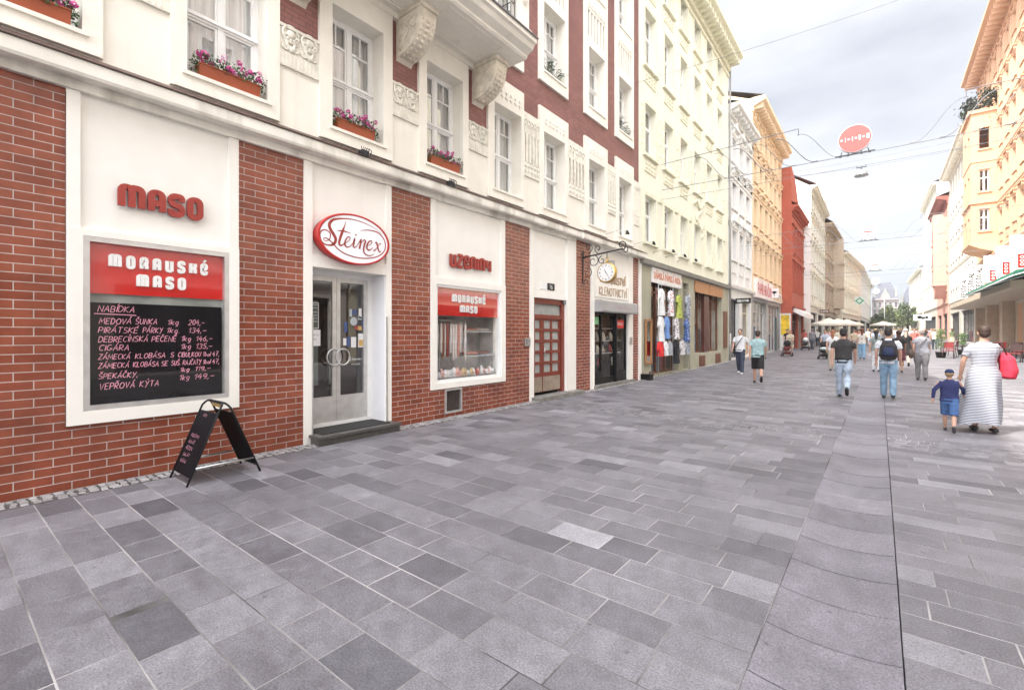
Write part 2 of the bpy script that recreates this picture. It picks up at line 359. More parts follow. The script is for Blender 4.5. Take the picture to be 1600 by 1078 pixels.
FAT={'M':(1.05,[[(0,0),(0,1),(.525,1),(.525,0)],[(.53,1),(1.05,1),(1.05,0)]]),'A':(.62,[[(0,0),(0,1),(.62,1),(.62,0)],[(0,.42),(.62,.42)]]),
'S':(.62,[[(.62,.74),(.62,1),(0,1),(0,.54),(.62,.46),(.62,0),(0,0),(0,.26)]]),'O':(.62,['c',[(0,0),(0,1),(.62,1),(.62,0)]]),
'R':(.62,[[(0,0),(0,1),(.62,1),(.62,.45),(.05,.45)],[(.2,.45),(.62,.4),(.62,0)]]),'V':(.62,[[(0,1),(0,0),(.62,0)],[(.62,1),(.62,-.02)]]),
'K':(.62,[[(0,0),(0,1)],[(.62,1),(.62,.55),(0,.5)],[(.1,.5),(.62,.45),(.62,0)]]),'E':(.6,[[(.6,.3),(.6,0),(0,0),(0,1),(.6,1),(.6,.52),(0,.47)]]),
'U':(.62,[[(0,1),(0,0),(.62,0)],[(.62,1),(.62,0)]]),'Z':(.62,[[(0,1),(.62,1),(.62,.8),(0,.2),(0,0),(.62,0)]]),'N':(.62,[[(0,0),(0,1),(.62,1),(.62,0)]]),
'I':(.0,[[(0,0),(0,1)]]),'Y':(.62,[[(0,1),(0,.42),(.62,.42)],[(.62,1),(.62,0)]]),'T':(.62,[[(-.03,1),(.65,1)],[(.31,1),(.31,0)]]),'L':(.55,[[(0,1),(0,0),(.55,0)]])}
def fat_text(mb,txt,s0,s1,z0,z1,i0,i1,sw=.23,gap=.08,rr=.2,slant=0):
    H=z1-z0; base=[]; x=0
    for ch in txt:
        acc=ch in 'É'; c='E' if acc else ch
        if c==' ': x+=.5; continue
        wd,st=FAT[c]; base.append((x,st,acc)); x+=wd+gap-.12
    nl=len(base); g_=gap*H; sw_=sw*H; tw=sum(FAT['E' if c in 'É' else c][0] for c in txt); kx=(s1-s0-nl*sw_-(nl-1)*g_)/tw; h=H-sw_; e=0; xx=s0; nb=[]
    for (bx,st,acc),c in zip(base,txt): nb.append(((xx-s0)/kx,st,acc)); xx+=FAT['E' if c in 'É' else c][0]*kx+sw_+g_
    base=nb
    for bx,st,acc in base:
        cl=False
        for pl in st:
            if pl=='c': cl=True; continue
            pts=[(s0+sw*H/2+(bx+p[0])*kx+slant*p[1]*h,z0+sw*H/2+p[1]*h) for p in pl]
            e=(e+1)%4
            stroke(mb,roundc(pts,rr*H,cl),sw*H,i0,i1-e*.0006*(1 if i1<i0 else -1),cl)
        if acc: stroke(mb,[(s0+sw*H/2+(bx+.25)*kx,z1+.06*H),(s0+sw*H/2+(bx+.55)*kx,z1+.26*H)],.16*H,i0,i1)
# thin handwritten capitals
def arc(cx,cy,rx,ry,a0,a1,n=8): return [(cx+rx*math.cos(R(a0+(a1-a0)*i/n)),cy+ry*math.sin(R(a0+(a1-a0)*i/n))) for i in range(n+1)]
TH={'A':[[(0,0),(.3,1),(.6,0)],[(.1,.38),(.52,.38)]],'B':[[(0,0),(0,1)],[(0,1)]+arc(.2,.75,.28,.25,90,-90)+arc(.22,.25,.32,.25,90,-90)+[(0,0)]],'C':[arc(.32,.5,.32,.5,50,310)],
'D':[[(0,0),(0,1)],[(0,1)]+arc(.15,.5,.42,.5,90,-90)+[(0,0)]],'E':[[(.5,1),(0,1),(0,0),(.5,0)],[(0,.52),(.42,.52)]],'G':[arc(.32,.5,.32,.5,50,340)+[(.35,.42)]],'H':[[(0,0),(0,1)],[(.55,0),(.55,1)],[(0,.5),(.55,.5)]],
'I':[[(.05,0),(.05,1)]],'K':[[(0,0),(0,1)],[(.5,1),(.02,.45),(.55,0)]],'L':[[(0,1),(0,0),(.48,0)]],'M':[[(0,0),(.08,1),(.36,.3),(.66,1),(.76,0)]],'N':[[(0,0),(.04,1),(.52,0),(.58,1)]],
'O':[arc(.32,.5,.32,.5,90,450,12)],'P':[[(0,0),(0,1)],[(0,1)]+arc(.2,.72,.3,.28,90,-90)+[(0,.44)]],'R':[[(0,0),(0,1)],[(0,1)]+arc(.2,.74,.28,.26,90,-90)+[(.05,.48),(.52,0)]],
'S':[arc(.28,.75,.25,.25,30,260,7)+arc(.26,.25,.27,.25,80,-150,7)],'T':[[(0,1),(.6,1)],[(.3,1),(.28,0)]],'U':[[(0,1),(.02,.2),(.25,0),(.5,.2),(.52,1)]],'V':[[(0,1),(.28,0),(.6,1)]],'Y':[[(0,1),(.28,.5)],[(.58,1),(.15,-.2)]],
'Z':[[(0,1),(.55,1),(0,0),(.55,0)]],'F':[[(.5,1),(0,1),(0,0)],[(0,.52),(.42,.52)]],'J':[[(.4,1),(.4,.2),(.2,0),(0,.2)]],'X':[[(0,0),(.5,1)],[(0,1),(.5,0)]],
'0':[arc(.25,.5,.25,.5,90,450,12)],'1':[[(0,.7),(.25,1),(.22,0)]],'2':[arc(.25,.72,.25,.28,160,-30,7)+[(0,0),(.52,0)]],'3':[arc(.22,.76,.25,.24,140,-80,7)+arc(.22,.26,.28,.26,80,-140,7)],'4':[[(.3,1),(0,.38),(.5,.38)],[(.4,.65),(.36,-.1)]],
'5':[[(.5,1),(.1,1),(.05,.58)]+arc(.22,.3,.27,.3,100,-140,7)],'6':[[(.42,1),(.1,.6)]+arc(.25,.27,.25,.27,160,520,9)],'7':[[(0,1),(.5,1),(.2,0)],[(.1,.5),(.45,.5)]],'8':[arc(.25,.74,.22,.25,270,630,9),arc(.25,.25,.25,.25,90,450,9)],'9':[arc(.25,.7,.25,.27,0,360,9)+[(.44,.1),(.2,0)]],
'k':[[(0,0),(0,1)],[(.38,.6),(.02,.28),(.42,0)]],'g':[arc(.2,.32,.2,.28,0,360,8)+[(.4,.5),(.36,-.2),(.1,-.35)]],',':[[(.1,.12),(0,-.2)]],'-':[[(0,.45),(.55,.5)]],'.':[[(0,0),(.06,.06)]],'b':[[(0,1),(0,0)],arc(.2,.28,.2,.28,180,540,8)],'a':[arc(.2,.25,.2,.25,0,360,8),[(.42,.5),(.42,0)]],'l':[[(0,1),(0,0)]],
'x':[[(0,0),(.4,.55)],[(0,.55),(.4,0)]],'d':[arc(.2,.27,.2,.27,0,360,8),[(.42,1),(.42,0)]],'p':[[(0,.55),(0,-.4)],arc(.2,.27,.2,.27,0,360,8)],
'W':[[(0,1),(.15,0),(.35,.7),(.55,0),(.7,1)]],'e':[[(.02,.3),(.42,.33)]+arc(.22,.28,.21,.28,10,310,8)],'n':[[(0,0),(0,.55)],[(0,.4),(.2,.56),(.38,.42),(.38,0)]],'o':[arc(.2,.27,.2,.27,0,360,8)],'s':[[(.34,.48),(.1,.5),(.05,.35),(.33,.2),(.28,.02),(0,.04)]],'t':[[(.15,.9),(.15,.05),(.32,0)],[(0,.55),(.32,.55)]],'i':[[(0,0),(0,.55)]],'c':[arc(.22,.27,.22,.27,50,310,7)],'r':[[(0,0),(0,.55)],[(0,.38),(.15,.54),(.3,.5)]],'h':[[(0,0),(0,1)],[(0,.4),(.2,.56),(.38,.42),(.38,0)]],'m':[[(0,0),(0,.55)],[(0,.4),(.16,.56),(.28,.42),(.28,0)],[(.28,.4),(.44,.56),(.56,.42),(.56,0)]],'u':[[(0,.55),(.02,.12),(.2,0),(.38,.15)],[(.4,.55),(.4,0)]]}
ACC={'Á':('A',1),'É':('E',1),'Í':('I',1),'Ý':('Y',1),'Š':('S',2),'Č':('C',2),'Ř':('R',2),'Ě':('E',2),'Ž':('Z',2),'č':('c',2),'í':('i',1),'á':('a',1)}
def thin_text(mb,txt,s0,s1,z0,h,i,wd,slant=.18,jit=.05,seed=0,i1=None):
    r=random.Random(seed); x=0; gl=[]
    for ch in txt:
        if ch==' ': x+=.42; continue
        b,a=ACC.get(ch,(ch,0)); st=TH[b]; W=max(p[0] for l_ in st for p in l_); gl.append((x,st,a,W,b)); x+=W+.2
    tot=max(x-.2,.3); kx=(s1-s0)/tot; e=0
    for bx,st,a,W,b in gl:
        oy=r.uniform(-jit,jit)*h; sx=r.uniform(-jit,jit)
        sts=list(st)
        top=1.0 if (b.isupper()) else .6
        if a==1: sts=sts+[[(W*.5,top+.12),(W*.5+.18,top+.38)]]
        if a==2: sts=sts+[[(W*.5-.16,top+.34),(W*.5,top+.14),(W*.5+.18,top+.36)]]
        for pl in sts:
            e=(e+1)%5
            pts=[(s0+(bx+p[0]+slant*p[1]+r.uniform(-jit,jit)*.5)*kx,z0+oy+p[1]*h+r.uniform(-jit,jit)*.4*h) for p in pl]
            stroke(mb,pts,wd*r.uniform(.85,1.15),i,(i1 if i1 is not None else i)-.0002*e)
# ------------------------------------------------ window meshes
def win_frame(W,H,kind):
    """local: x 0..W, y 0 front face (inward +), z 0..H"""
    mb=MB(); f=.055; t=.05
    mb.box(0,f,0,t,0,H); mb.box(W-f,W,0,t,0,H); mb.box(f,W-f,0,t,0,f); mb.box(f,W-f,0,t,H-f,H)
    zt=H*(.47 if kind=='b1' else .62 if kind=='gen' else .6)
    mb.box(f,W-f,-.012,t,zt-.035,zt+.035)
    if kind=='b1': mb.box(.01,W-.01,-.035,-.012,zt-.005,zt+.022)
    c=W/2; mb.box(c-.035,c+.035,-.006,t,f,zt-.035); mb.box(c-.035,c+.035,-.006,t,zt+.035,H-f)
    for a,b in ((f,c-.035),(c+.035,W-f)):
        for z0,z1 in ((f,zt-.035),(zt+.035,H-f)):
            e=.03; mb.box(a,a+e,.008,t,z0,z1); mb.box(b-e,b,.008,t,z0,z1); mb.box(a+e,b-e,.008,t,z0,z0+e); mb.box(a+e,b-e,.008,t,z1-e,z1)
    if kind=='b1':
        zb=H*.77
        for a,b in ((f+.03,c-.065),(c+.065,W-f-.03)):
            mb.box(a,b,.012,t-.005,zb-.011,zb+.011); m_=(a+b)/2; mb.box(m_-.01,m_+.01,.012,t-.005,zb+.011,H-f-.03)
    return mb
WC={}
def window(parent,s,z,W,H,i,kind='gen',fm=None,curt=.75,rng=rnd,frame_mat=None):
    """window part with pane and curtain sub-parts, at left-bottom (s,z), set back i"""
    fm=frame_mat or WHT; key=(round(W,3),round(H,3),kind,fm.name)
    if key not in WC:
        a=win_frame(W,H,kind).mesh('window',fm)
        p=MB(); p.poly([(.05,.03,.05),(W-.05,.03,.05),(W-.05,.03,H-.05),(.05,.03,H-.05)])
        b=p.mesh('pane',GLS); cs=[]
        for v in range(3):
            c=MB(); nn=18; half=[(0,W)] if v==0 else [(0,W*.42),(W*.6,W)] if v==1 else [(0,W*.5),(W*.5,W)]
            for a0,a1 in half:
                o=len(c.v)
                for k in range(nn+1):
                    x=a0+(a1-a0)*k/nn; yy=.13+.02*math.sin(k*2.1+v)+.01*math.sin(k*5.3)
                    c.v+=[(x,yy,0.02),(x,yy+.01,H)]
                for k in range(nn): c.face((o+2*k,o+2*k+2,o+2*k+3,o+2*k+1))
            cs.append(c.mesh('curtain',CUR))
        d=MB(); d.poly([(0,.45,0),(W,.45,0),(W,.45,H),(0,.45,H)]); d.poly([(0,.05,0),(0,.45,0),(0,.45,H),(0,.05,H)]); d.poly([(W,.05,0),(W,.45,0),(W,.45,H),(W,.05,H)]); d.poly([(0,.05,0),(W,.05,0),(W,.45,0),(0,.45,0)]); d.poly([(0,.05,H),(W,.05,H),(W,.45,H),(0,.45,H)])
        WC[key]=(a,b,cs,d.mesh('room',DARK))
    a,b,cs,d=WC[key]
    f=inst('window',a,parent,(s,i,z)); inst('pane',b,f)
    if rng.random()<curt: inst('curtain',cs[rng.randrange(3)],f)
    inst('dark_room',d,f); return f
def surround(mb,a,b,c,d,L,Rr,Bt,T,p,back=0.):
    """moulded frame round an opening a,b,c,d reaching out to L,R,Bt,T, proud by p"""
    mb.box(L,a,-p,back,Bt,T); mb.box(b,Rr,-p,back,Bt,T); mb.box(a,b,-p,back,Bt,c); mb.box(a,b,-p,back,d,T)
def ring(mb,cx,cz,r,i,th=.012,n=10,a0=0,a1=360,m=5):
    mb.tube([(cx+r*math.cos(R(a0+(a1-a0)*k/n)),i,cz+r*math.sin(R(a0+(a1-a0)*k/n))) for k in range(n+1)],th,m,cap=True,ref=(0,1,0))
def volutes(mb,s0,s1,z0,z1,i,n):
    """acanthus and medallion relief filling a frieze panel"""
    H=z1-z0; P=(s1-s0)/n
    for k in range(n):
        c=s0+P*(k+.5); r=min(P*.42,H*.36); zc=z1-r-.02*H
        ring(mb,c,zc,r,i,.02,14); mb.ball((c,i,zc),(r*.55,.035,r*.55),10,6)
        for q in range(5): 
            t=R(200+35*q); mb.ball((c+r*.75*math.cos(t),i,zc+r*.75*math.sin(t)),(.03,.03,.03),5,4)
        for sg in (-1,1):
            ring(mb,c+sg*P*.27,z0+H*.2,H*.11,i,.016,8,90,90+sg*280); mb.tube([(c,i,z0+.04*H),(c+sg*P*.14,i,z0+H*.18),(c+sg*P*.2,i,z0+H*.36),(c+sg*P*.38,i,z0+H*.42)],[.022,.028,.02,.008],5)
        mb.ball((c,i,z0+H*.14),(.03,.03,H*.12),6,5)
def beads(mb,s0,s1,z,i,n,r): 
    for k in range(n): mb.ball((s0+(s1-s0)*(k+.5)/n,i,z),(r,r*.8,r*1.3),6,4)
# ================================================ brick-and-plaster house on the left
B1=empty('apartment_building',(-6.74,0,0),pi/2,'cream plaster and red brick house with the butcher shop on its ground floor','building')
TOP=20.
firsts=[(.1,1.07),(2.03,2.99),(3.97,4.92),(5.9,6.87),(7.86,8.85),(9.8,10.82),(12.14,13.15),(14.15,15.15)]
SUR=[(-.06,1.24),(1.86,3.16),(3.76,5.11),(5.71,7.03),(7.65,8.95),(9.6,10.98),(11.88,13.33),(13.91,15.31)]
for k in range(1,9): firsts.insert(0,(.1-1.95*k,1.07-1.95*k)); SUR.insert(0,(-.06-1.95*k,1.24-1.95*k))
NB=8
holes=[]
uppers=[(8.36,10.10),(11.78,13.55),(15.2,16.9)]
for (a,b) in firsts:
    holes.append((a,b,4.88,6.80,.27))
    for c,d in uppers: holes.append((a,b,c,d,.27))
S0,S1=-15.9,15.85
# upper brick skin, plaster band, ground floor piers
mb=MB(); mb.wall(S0,S1,5.5,TOP,holes,0,.27,False); mb.build('brick_wall',BR2,B1)
mb=MB(); mb.wall(S0,S1,4.5,5.5,[(a,b,4.88,6.8) for a,b in firsts],-.012,.28,False)
mb.box(S0,S1,0,.1,TOP,TOP+.2); mb.build('plaster_wall',PL,B1)
piers=[(-.6,.95,-.2,4.36),(2.63,3.53,-.2,4.36),(5.11,6.03,-.2,4.36),(8.27,9.24,-.2,4.36),(11.44,12.3,-.2,4.36),(15.3,15.8,-.2,4.36),(.95,2.63,-.2,.68),(6.03,8.27,-.2,.58),
  (-5.2,-3.6,-.2,4.36),(-9.8,-8.2,-.2,4.36),(-15.9,-12.8,-.2,4.36),(-3.6,-.6,-.2,.6),(-8.2,-5.2,-.2,.6),(-12.8,-9.8,-.2,.6)]
VENT=(6.42,6.85,.1,.54)
for a,b,c,d in piers: mb=MB(); mb.wall(a,b,c,d,[VENT] if (a,c)==(6.03,-.2) else [],0,.1,True); mb.build('brick_pier' if d>1 else 'brick_skirt',BR,B1)
# white bay framing (proud strips and window surrounds) and recessed panels
mb=MB()
def bay(a,b,la,lb,zb,zt,oa,ob,oz0,oz1,zp):
    mb.box(a,la,-.03,.05,zt,4.37); mb.box(lb,b,-.03,.05,zt,4.37)                     # side strips beside the panel
    mb.box(a,oa,-.045,.22,zb,zt); mb.box(ob,b,-.045,.22,zb,zt); mb.box(oa,ob,-.045,.22,zb,oz0); mb.box(oa,ob,-.045,.22,oz1,zt)
    mb.poly([(la,.012,zt),(lb,.012,zt),(lb,.012,4.37),(la,.012,4.37)])
bay(.95,2.63,1.06,2.51,.68,2.78,1.08,2.51,.82,2.71,2.78)
mb.build('window_bay',PLW,B1); mb=MB()
bay(6.03,8.27,6.15,8.13,.58,2.75,6.15,8.13,.7,2.62,2.75)
mb.build('window_bay',PLW,B1)
for q in (-3.6,-8.2,-12.8): mb=MB(); bay(q,q+3,q+.15,q+2.85,.6,2.78,q+.25,q+2.75,.8,2.65,2.78); mb.build('window_bay',PLW,B1)
mb=MB()   # doorway bays
mb.box(3.53,3.66,-.03,.4,-.2,4.37); mb.box(5.0,5.11,-.03,.4,-.2,4.37); mb.box(3.66,5.0,-.028,.4,2.67,2.86); mb.poly([(3.66,.012,2.86),(5.0,.012,2.86),(5.0,.012,4.37),(3.66,.012,4.37)]); mb.build('door_bay',PLW,B1); mb=MB()
mb.box(9.24,9.40,-.03,.3,-.2,4.37); mb.box(10.96,11.44,-.03,.3,-.2,4.37); mb.box(9.4,10.96,-.01,.3,2.57,2.7); mb.poly([(9.4,.012,2.7),(10.96,.012,2.7),(10.96,.012,4.37),(9.4,.012,4.37)]); mb.box(10.96,11.1,-.036,-.03,-.2,4.37); mb.build('door_bay',PLW,B1); mb=MB()
mb.box(12.3,12.49,-.03,.3,-.2,4.37); mb.box(14.94,15.3,-.03,.3,-.2,4.37); mb.box(12.49,14.94,-.01,.3,2.5,2.76); mb.poly([(12.49,.012,2.76),(14.94,.012,2.76),(14.94,.012,4.37),(12.49,.012,4.37)]); mb.box(12.42,12.49,-.05,-.03,-.2,4.3); mb.build('shop_bay',PLW,B1); mb=MB()
mb.box(15.8,16.0,-.05,.3,-.2,4.4)
mb.build('corner_strip',PLW,B1)
# main cornice over the shops with a weather-stained face and brown metal flashing
mb=MB()
pr=[(.05,4.34),(-.21,4.34),(-.225,4.37),(-.225,4.50),(-.05,4.60),(.05,4.60)]
mb.prism(pr,S0,11.45); mb.prism([(a-(.05 if a<0 else 0),b-.02) for a,b in pr],11.45,15.98)
mb.box(S0,11.4,-.06,.02,4.24,4.34)
mb.build('cornice',mat('stained_cornice',(.80,.77,.69),.8,.1,2,.2,stain=.6),B1)
for n_ in MATS['stained_cornice'].node_tree.nodes:
    if n_.type=='MAP_RANGE' and abs(n_.inputs[1].default_value-.56)<1e-3: n_.inputs[1].default_value=.50; n_.inputs[2].default_value=.68
    if n_.type=='MAPPING': n_.inputs['Scale'].default_value=(2.2,2.2,.5)
mb=MB(); mb.prism([(-.245,4.503),(-.245,4.515),(-.055,4.625),(-.012,4.625),(-.012,4.612),(-.055,4.612)],S0,11.43); mb.prism([(-.295,4.49),(-.295,4.503),(-.105,4.605),(-.012,4.61),(-.012,4.6),(-.105,4.592)],11.45,15.98); mb.build('flashing',FLASH,B1)
# window surrounds
mb=MB()
for k,((a,b),(L,Rr)) in enumerate(zip(firsts,SUR)):
    T=7.3 if k-NB<4 else 7.40
    surround(mb,a,b,4.88,6.80,L,Rr,4.66,T,.06,.27)
    mb.box(L+.03,Rr-.03,-.085,-.06,4.655,4.70)
    mb.box(a-.05,b+.05,-.09,-.06,4.835,4.88)           # sill
    if k-NB>=4:
        for q in range(6):                              # little plaster tulips over the window
            c=a+(b-a)*(q+.5)/6; mb.ball((c,-.065,7.13),(.035,.03,.05),6,4); mb.ball((c,-.065,7.02),(.055,.022,.03),6,4); mb.tube([(c,-.066,6.95),(c,-.066,7.1)],.012,4)
    mb.build('window_surround',PL,B1); mb=MB()
mb=MB()
for k,((a,b),(L,Rr)) in enumerate(zip(firsts,SUR)):
    if 4<=k-NB or k<NB:
        mb=MB()
        L2,R2=L+.0,Rr-.0
        zb=8.05 if k-NB!=4 else 7.9
        for (c,d),nx in zip(uppers,[11.50,14.9,TOP]):
            surround(mb,a,b,c,d,L2,R2,zb if c<9 else c-.28,d+.16,.06,.27); mb.box(a-.03,b+.03,-.09,-.06,c-.05,c)
            if nx<TOP:                                  # panel with slots between the floors
                z0=d+.16; z1=nx
                mb.box(L2,L2+.16,-.06,.0,z0,z1); mb.box(R2-.16,R2,-.06,.0,z0,z1); mb.box(L2+.16,R2-.16,-.06,.0,z1-.35,z1)
                n=6; P=(R2-L2-.32)/n
                for q in range(n+1): mb.box(L2+.16+P*q-.05,L2+.16+P*q+.05,-.05,0,z0+.12,z1-.35)
                mb.box(L2+.16,R2-.16,-.055,0,z0,z0+.12)
                for q in range(n): ring(mb,L2+.16+P*(q+.5),z1-.2,P*.36,-.065,.02,8); mb.ball((L2+.16+P*(q+.5),-.06,z1-.2),(.03,.03,.03),5,4)
        mb.build('tall_window_bay',PL,B1)

for k,(a,b) in enumerate(firsts):
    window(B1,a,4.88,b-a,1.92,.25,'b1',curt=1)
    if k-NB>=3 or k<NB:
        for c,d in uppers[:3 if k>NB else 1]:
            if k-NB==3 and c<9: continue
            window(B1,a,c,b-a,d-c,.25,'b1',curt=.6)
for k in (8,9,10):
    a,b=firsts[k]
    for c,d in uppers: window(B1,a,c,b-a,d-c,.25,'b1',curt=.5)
# friezes between first floor windows
mb=MB()
for k in range(len(SUR)-1):
    a=SUR[k][1]; b=SUR[k+1][0]; mb=MB()
    if k-NB<4:
        mb.box(a,b,-.05,0.0,5.5,5.71); mb.box(a,b,-.035,0,5.71,6.09); volutes(mb,a+.02,b-.02,5.70,6.1,-.045,2 if b-a>.55 else 2); mb.box(a,b,-.06,0,6.05,6.09)
        for q in range(9): mb.box(a+.04+(b-a-.08)*q/9,a+.055+(b-a-.08)*q/9,-.056,-.05,5.52,5.69)
    else:
        n=5; P=(b-a)/n
        mb.box(a,b,-.05,0,5.47,5.80); mb.box(a,b,-.05,0,6.5,7.0)
        for q in range(n+1): mb.box(max(a,a+P*q-.045),min(b,a+P*q+.045),-.06,0,5.8,6.5)
        for q in range(n):
            c=a+P*(q+.5); ring(mb,c,6.78,P*.36,-.055,.018,8,0,180); mb.box(c-P*.36-.012,c-P*.36+.012,-.07,-.05,6.5,6.78); mb.ball((c,-.055,6.72),(.03,.03,.05),5,4); mb.ball((c,-.055,5.72),(.045,.03,.05),5,4); mb.ball((c,-.055,5.6),(.03,.03,.06),5,4)
    mb.build('frieze',ORN,B1)
a=SUR[-1][1]; mb=MB(); mb.box(a,15.85,-.05,0,5.47,7.0)
for q in range(3): mb.box(a+.1+q*.17,a+.16+q*.17,-.07,-.05,5.8,6.5); ring(mb,a+.13+q*.17,6.78,.06,-.055,.018,8)
mb.build('frieze',ORN,B1)
# recessed back plane of brick behind slots is the wall itself; parapet, roof and body
mb=MB(); mb.box(S0,15.85,.02,.5,TOP,TOP+.25); mb.box(S0,15.9,-.6,.02,TOP-.15,TOP+.25); mb.build('eave',PL,B1)
mb=MB(); mb.poly([(S0,-.6,TOP+.25),(15.9,-.6,TOP+.25),(15.9,6,TOP+3.6),(S0,6,TOP+3.6)]); mb.poly([(S0,12,TOP+.2),(15.9,12,TOP+.2),(15.9,6,TOP+3.6),(S0,6,TOP+3.6)]); mb.build('roof',mat('red_roof_tiles',(.26,.09,.055),.8,.3,8),B1)
mb=MB(); mb.box(S0,15.9,.75,12,-.2,TOP,'f'); mb.poly([(S0,.0,-.2),(S0,.75,-.2),(S0,.75,TOP),(S0,0,TOP)]); mb.poly([(15.85,.0,4.4),(15.85,.75,4.4),(15.85,.75,TOP),(15.85,0,TOP)]); mb.build('rear_walls',PL,B1)
# ------------------------------------------------ balcony on consoles
mb=MB()
BA,BB=3.05,7.72
mb.prism([(0,7.29),(-1.02,7.29),(-1.06,7.32),(-1.06,7.36),(-1.2,7.42),(-1.24,7.5),(-1.3,7.52),(-1.3,7.62),(0,7.66)],BA,BB)
mb.box(BA+.12,BB-.12,-.08,0,7.19,7.29)
for a,b in ((3.65,5.2),(5.65,7.1)): 
    for L in ((a,b,-.93,-.90),(a,b,-.22,-.19),(a,a+.03,-.9,-.22),(b-.03,b,-.9,-.22)): mb.box(*L,7.275,7.29)
mb.build('balcony_slab',PL,B1)
mb=MB(); mb.prism([(-1.33,7.60),(-1.33,7.63),(0,7.68),(0,7.662),(-1.30,7.625)],BA-.03,BB+.03); mb.build('balcony_flashing',mat('grey_flashing',(.13,.12,.12),.5),B1)
for c in (3.4,5.40,7.36):
    mb=MB(); prof=[(0,7.20),(-.66,7.20),(-.68,7.12)]
    for t in range(0,11):
        u=t/10; prof.append((-.66+.02*u-(.0)-(-.58)*(1-math.cos(u*pi/2)),7.06-.5*math.sin(u*pi/2)))
    prof.append((0,6.5))
    w_=.17; mb.prism(prof,c-w_,c+w_)
    mb.box(c-w_-.025,c+w_+.025,-.70,0,7.205,7.285)
    for q in range(9):                                   # beaded front
        u=(q+.5)/9*.95; y=-.66+.58*(1-math.cos(u*pi/2))+.02*u; z=7.06-.5*math.sin(u*pi/2); mb.ball((c,y-.004,z),(.055,.03,.03),6,4); mb.ball((c-.11,y,z),(.02,.025,.03),5,4); mb.ball((c+.11,y,z),(.02,.025,.03),5,4)
    for sg in (-1,1):
        x=c+sg*w_
        def rg(cy,cz,r,a0=0,a1=360,th=.014): mb.tube([(x,cy+r*math.cos(R(a0+(a1-a0)*k/12)),cz+r*math.sin(R(a0+(a1-a0)*k/12))) for k in range(13)],th,5,ref=(1,0,0))
        rg(-.15,6.73,.05); rg(-.15,6.73,.09,60,300); rg(-.42,7.03,.07,0,300); rg(-.2,6.98,.09,-90,180); rg(-.32,6.88,.05,90,380); rg(-.48,6.96,.04)
        mb.tube([(x,-.12,6.6),(x,-.2,6.8),(x,-.34,6.95),(x,-.52,7.08)],[.012,.03,.03,.01],5)
        mb.tube([(x,.0,6.58)]+[(x,-.61+.52*(1-math.cos(u*pi/2)),7.05-.45*math.sin(u*pi/2)) for u in [1,.8,.6,.4,.2,0]]+[(x,-.6,7.14),(x,-.05,7.14)],.011,4)
        for q in range(7): mb.ball((x,-.1-.07*q,6.68+.055*q+.03*math.sin(q*2)),(.02,.03,.03),5,4)
    mb.build('balcony_console',mat('aged_stucco',(.72,.66,.54),.8,.2,7,.3),B1)
def pillar(c,i):
    mb=MB(); mb.box(c-.2,c+.2,i-.16,i+.16,7.66,7.78); mb.box(c-.16,c+.16,i-.12,i+.12,7.78,8.6); mb.box(c-.2,c+.2,i-.16,i+.16,8.6,8.7); mb.ball((c,i-.13,8.35),(.1,.05,.14),8,6); mb.ball((c-.16,i,8.35),(.05,.1,.14),8,6); mb.build('balcony_pillar',PL,B1)
for c in (3.3,7.47): pillar(c,-1.05)
mb=MB()
def rail_panel(mb,p,q,z0=7.72,z1=8.55,st=.12):
    p=Vector(p);q=Vector(q); L=(q-p).length; n=int(L/st)
    for z in (z0,z1-.18,z1): mb.tube([(p.x,p.y,z),(q.x,q.y,z)],.014,4)
    for k in range(n+1):
        v=p+(q-p)*k/n; mb.tube([(v.x,v.y,z0),(v.x,v.y,z1)],.009,4)
        if k%2==0 and k<n:
            m_=p+(q-p)*(k+.5)/n; d=(q-p).normalized()
            mb.tube([(m_.x+d.x*.05*math.cos(t),m_.y+d.y*.05*math.cos(t),z1-.09+.05*math.sin(t)) for t in [2*pi*j/8 for j in range(9)]],.007,4)
rail_panel(mb,(3.5,-1.08),(7.27,-1.08)); rail_panel(mb,(3.15,-.9),(3.15,0)); rail_panel(mb,(7.6,-.9),(7.6,0)); mb.build('balcony_railing',IRON,B1)
# ------------------------------------------------ shop window of boards (bay 1): metal frame
def metal_frame(name,a,b,c,d,f,i0,i1,m,par):
    mb=MB(); mb.box(a,a+f,i0,i1,c,d); mb.box(b-f,b,i0,i1,c,d); mb.box(a+f,b-f,i0,i1,c,c+f); mb.box(a+f,b-f,i0,i1,d-f,d); return mb.build(name,m,par)
SW=metal_frame('shop_window',1.08,2.51,.82,2.71,.055,-.04,.06,ALU,B1)
mb=MB(); mb.poly([(1.13,-.0,.87),(2.46,-.0,.87),(2.46,-.0,2.66),(1.13,-.0,2.66)]); mb.build('pane',glass_mat('board_glass',.05),SW)
SB=MB(); SB.poly([(1.12,.035,2.1),(2.47,.035,2.1),(2.47,.035,2.68),(1.12,.035,2.68)])
SB=SB.build('red_name_panel',REDB,SW)
mb=MB(); fat_text(mb,'MORAVSKÉ',1.30,2.28,2.395,2.55,.033,.012,.235,.26); fat_text(mb,'MASO',1.55,2.04,2.19,2.345,.033,.012,.235,.26); mb.build('raised_lettering',WHT,SB)
mb=MB(); mb.poly([(1.10,.06,1.96),(2.5,.06,1.96),(2.5,.06,2.12),(1.10,.06,2.12)]); mb.build('window_back',mat('grey_green_panel',(.30,.32,.29),.6,.4,3),SW)
mb=MB(); mb.box(1.15,2.44,.03,.045,.87,2.0); bd=mb.build('menu_board',BOARD,SW)
mb=MB(); F=.028
def line(words,z,h=.062):
    global _sd
    for t,a,b in words:
        _sd+=1; thin_text(mb,t,a,b,z,h,F,.0066,.2,.05,_sd)
_sd=3
line([('NABÍDKA',1.21,1.53)],1.90,.066)
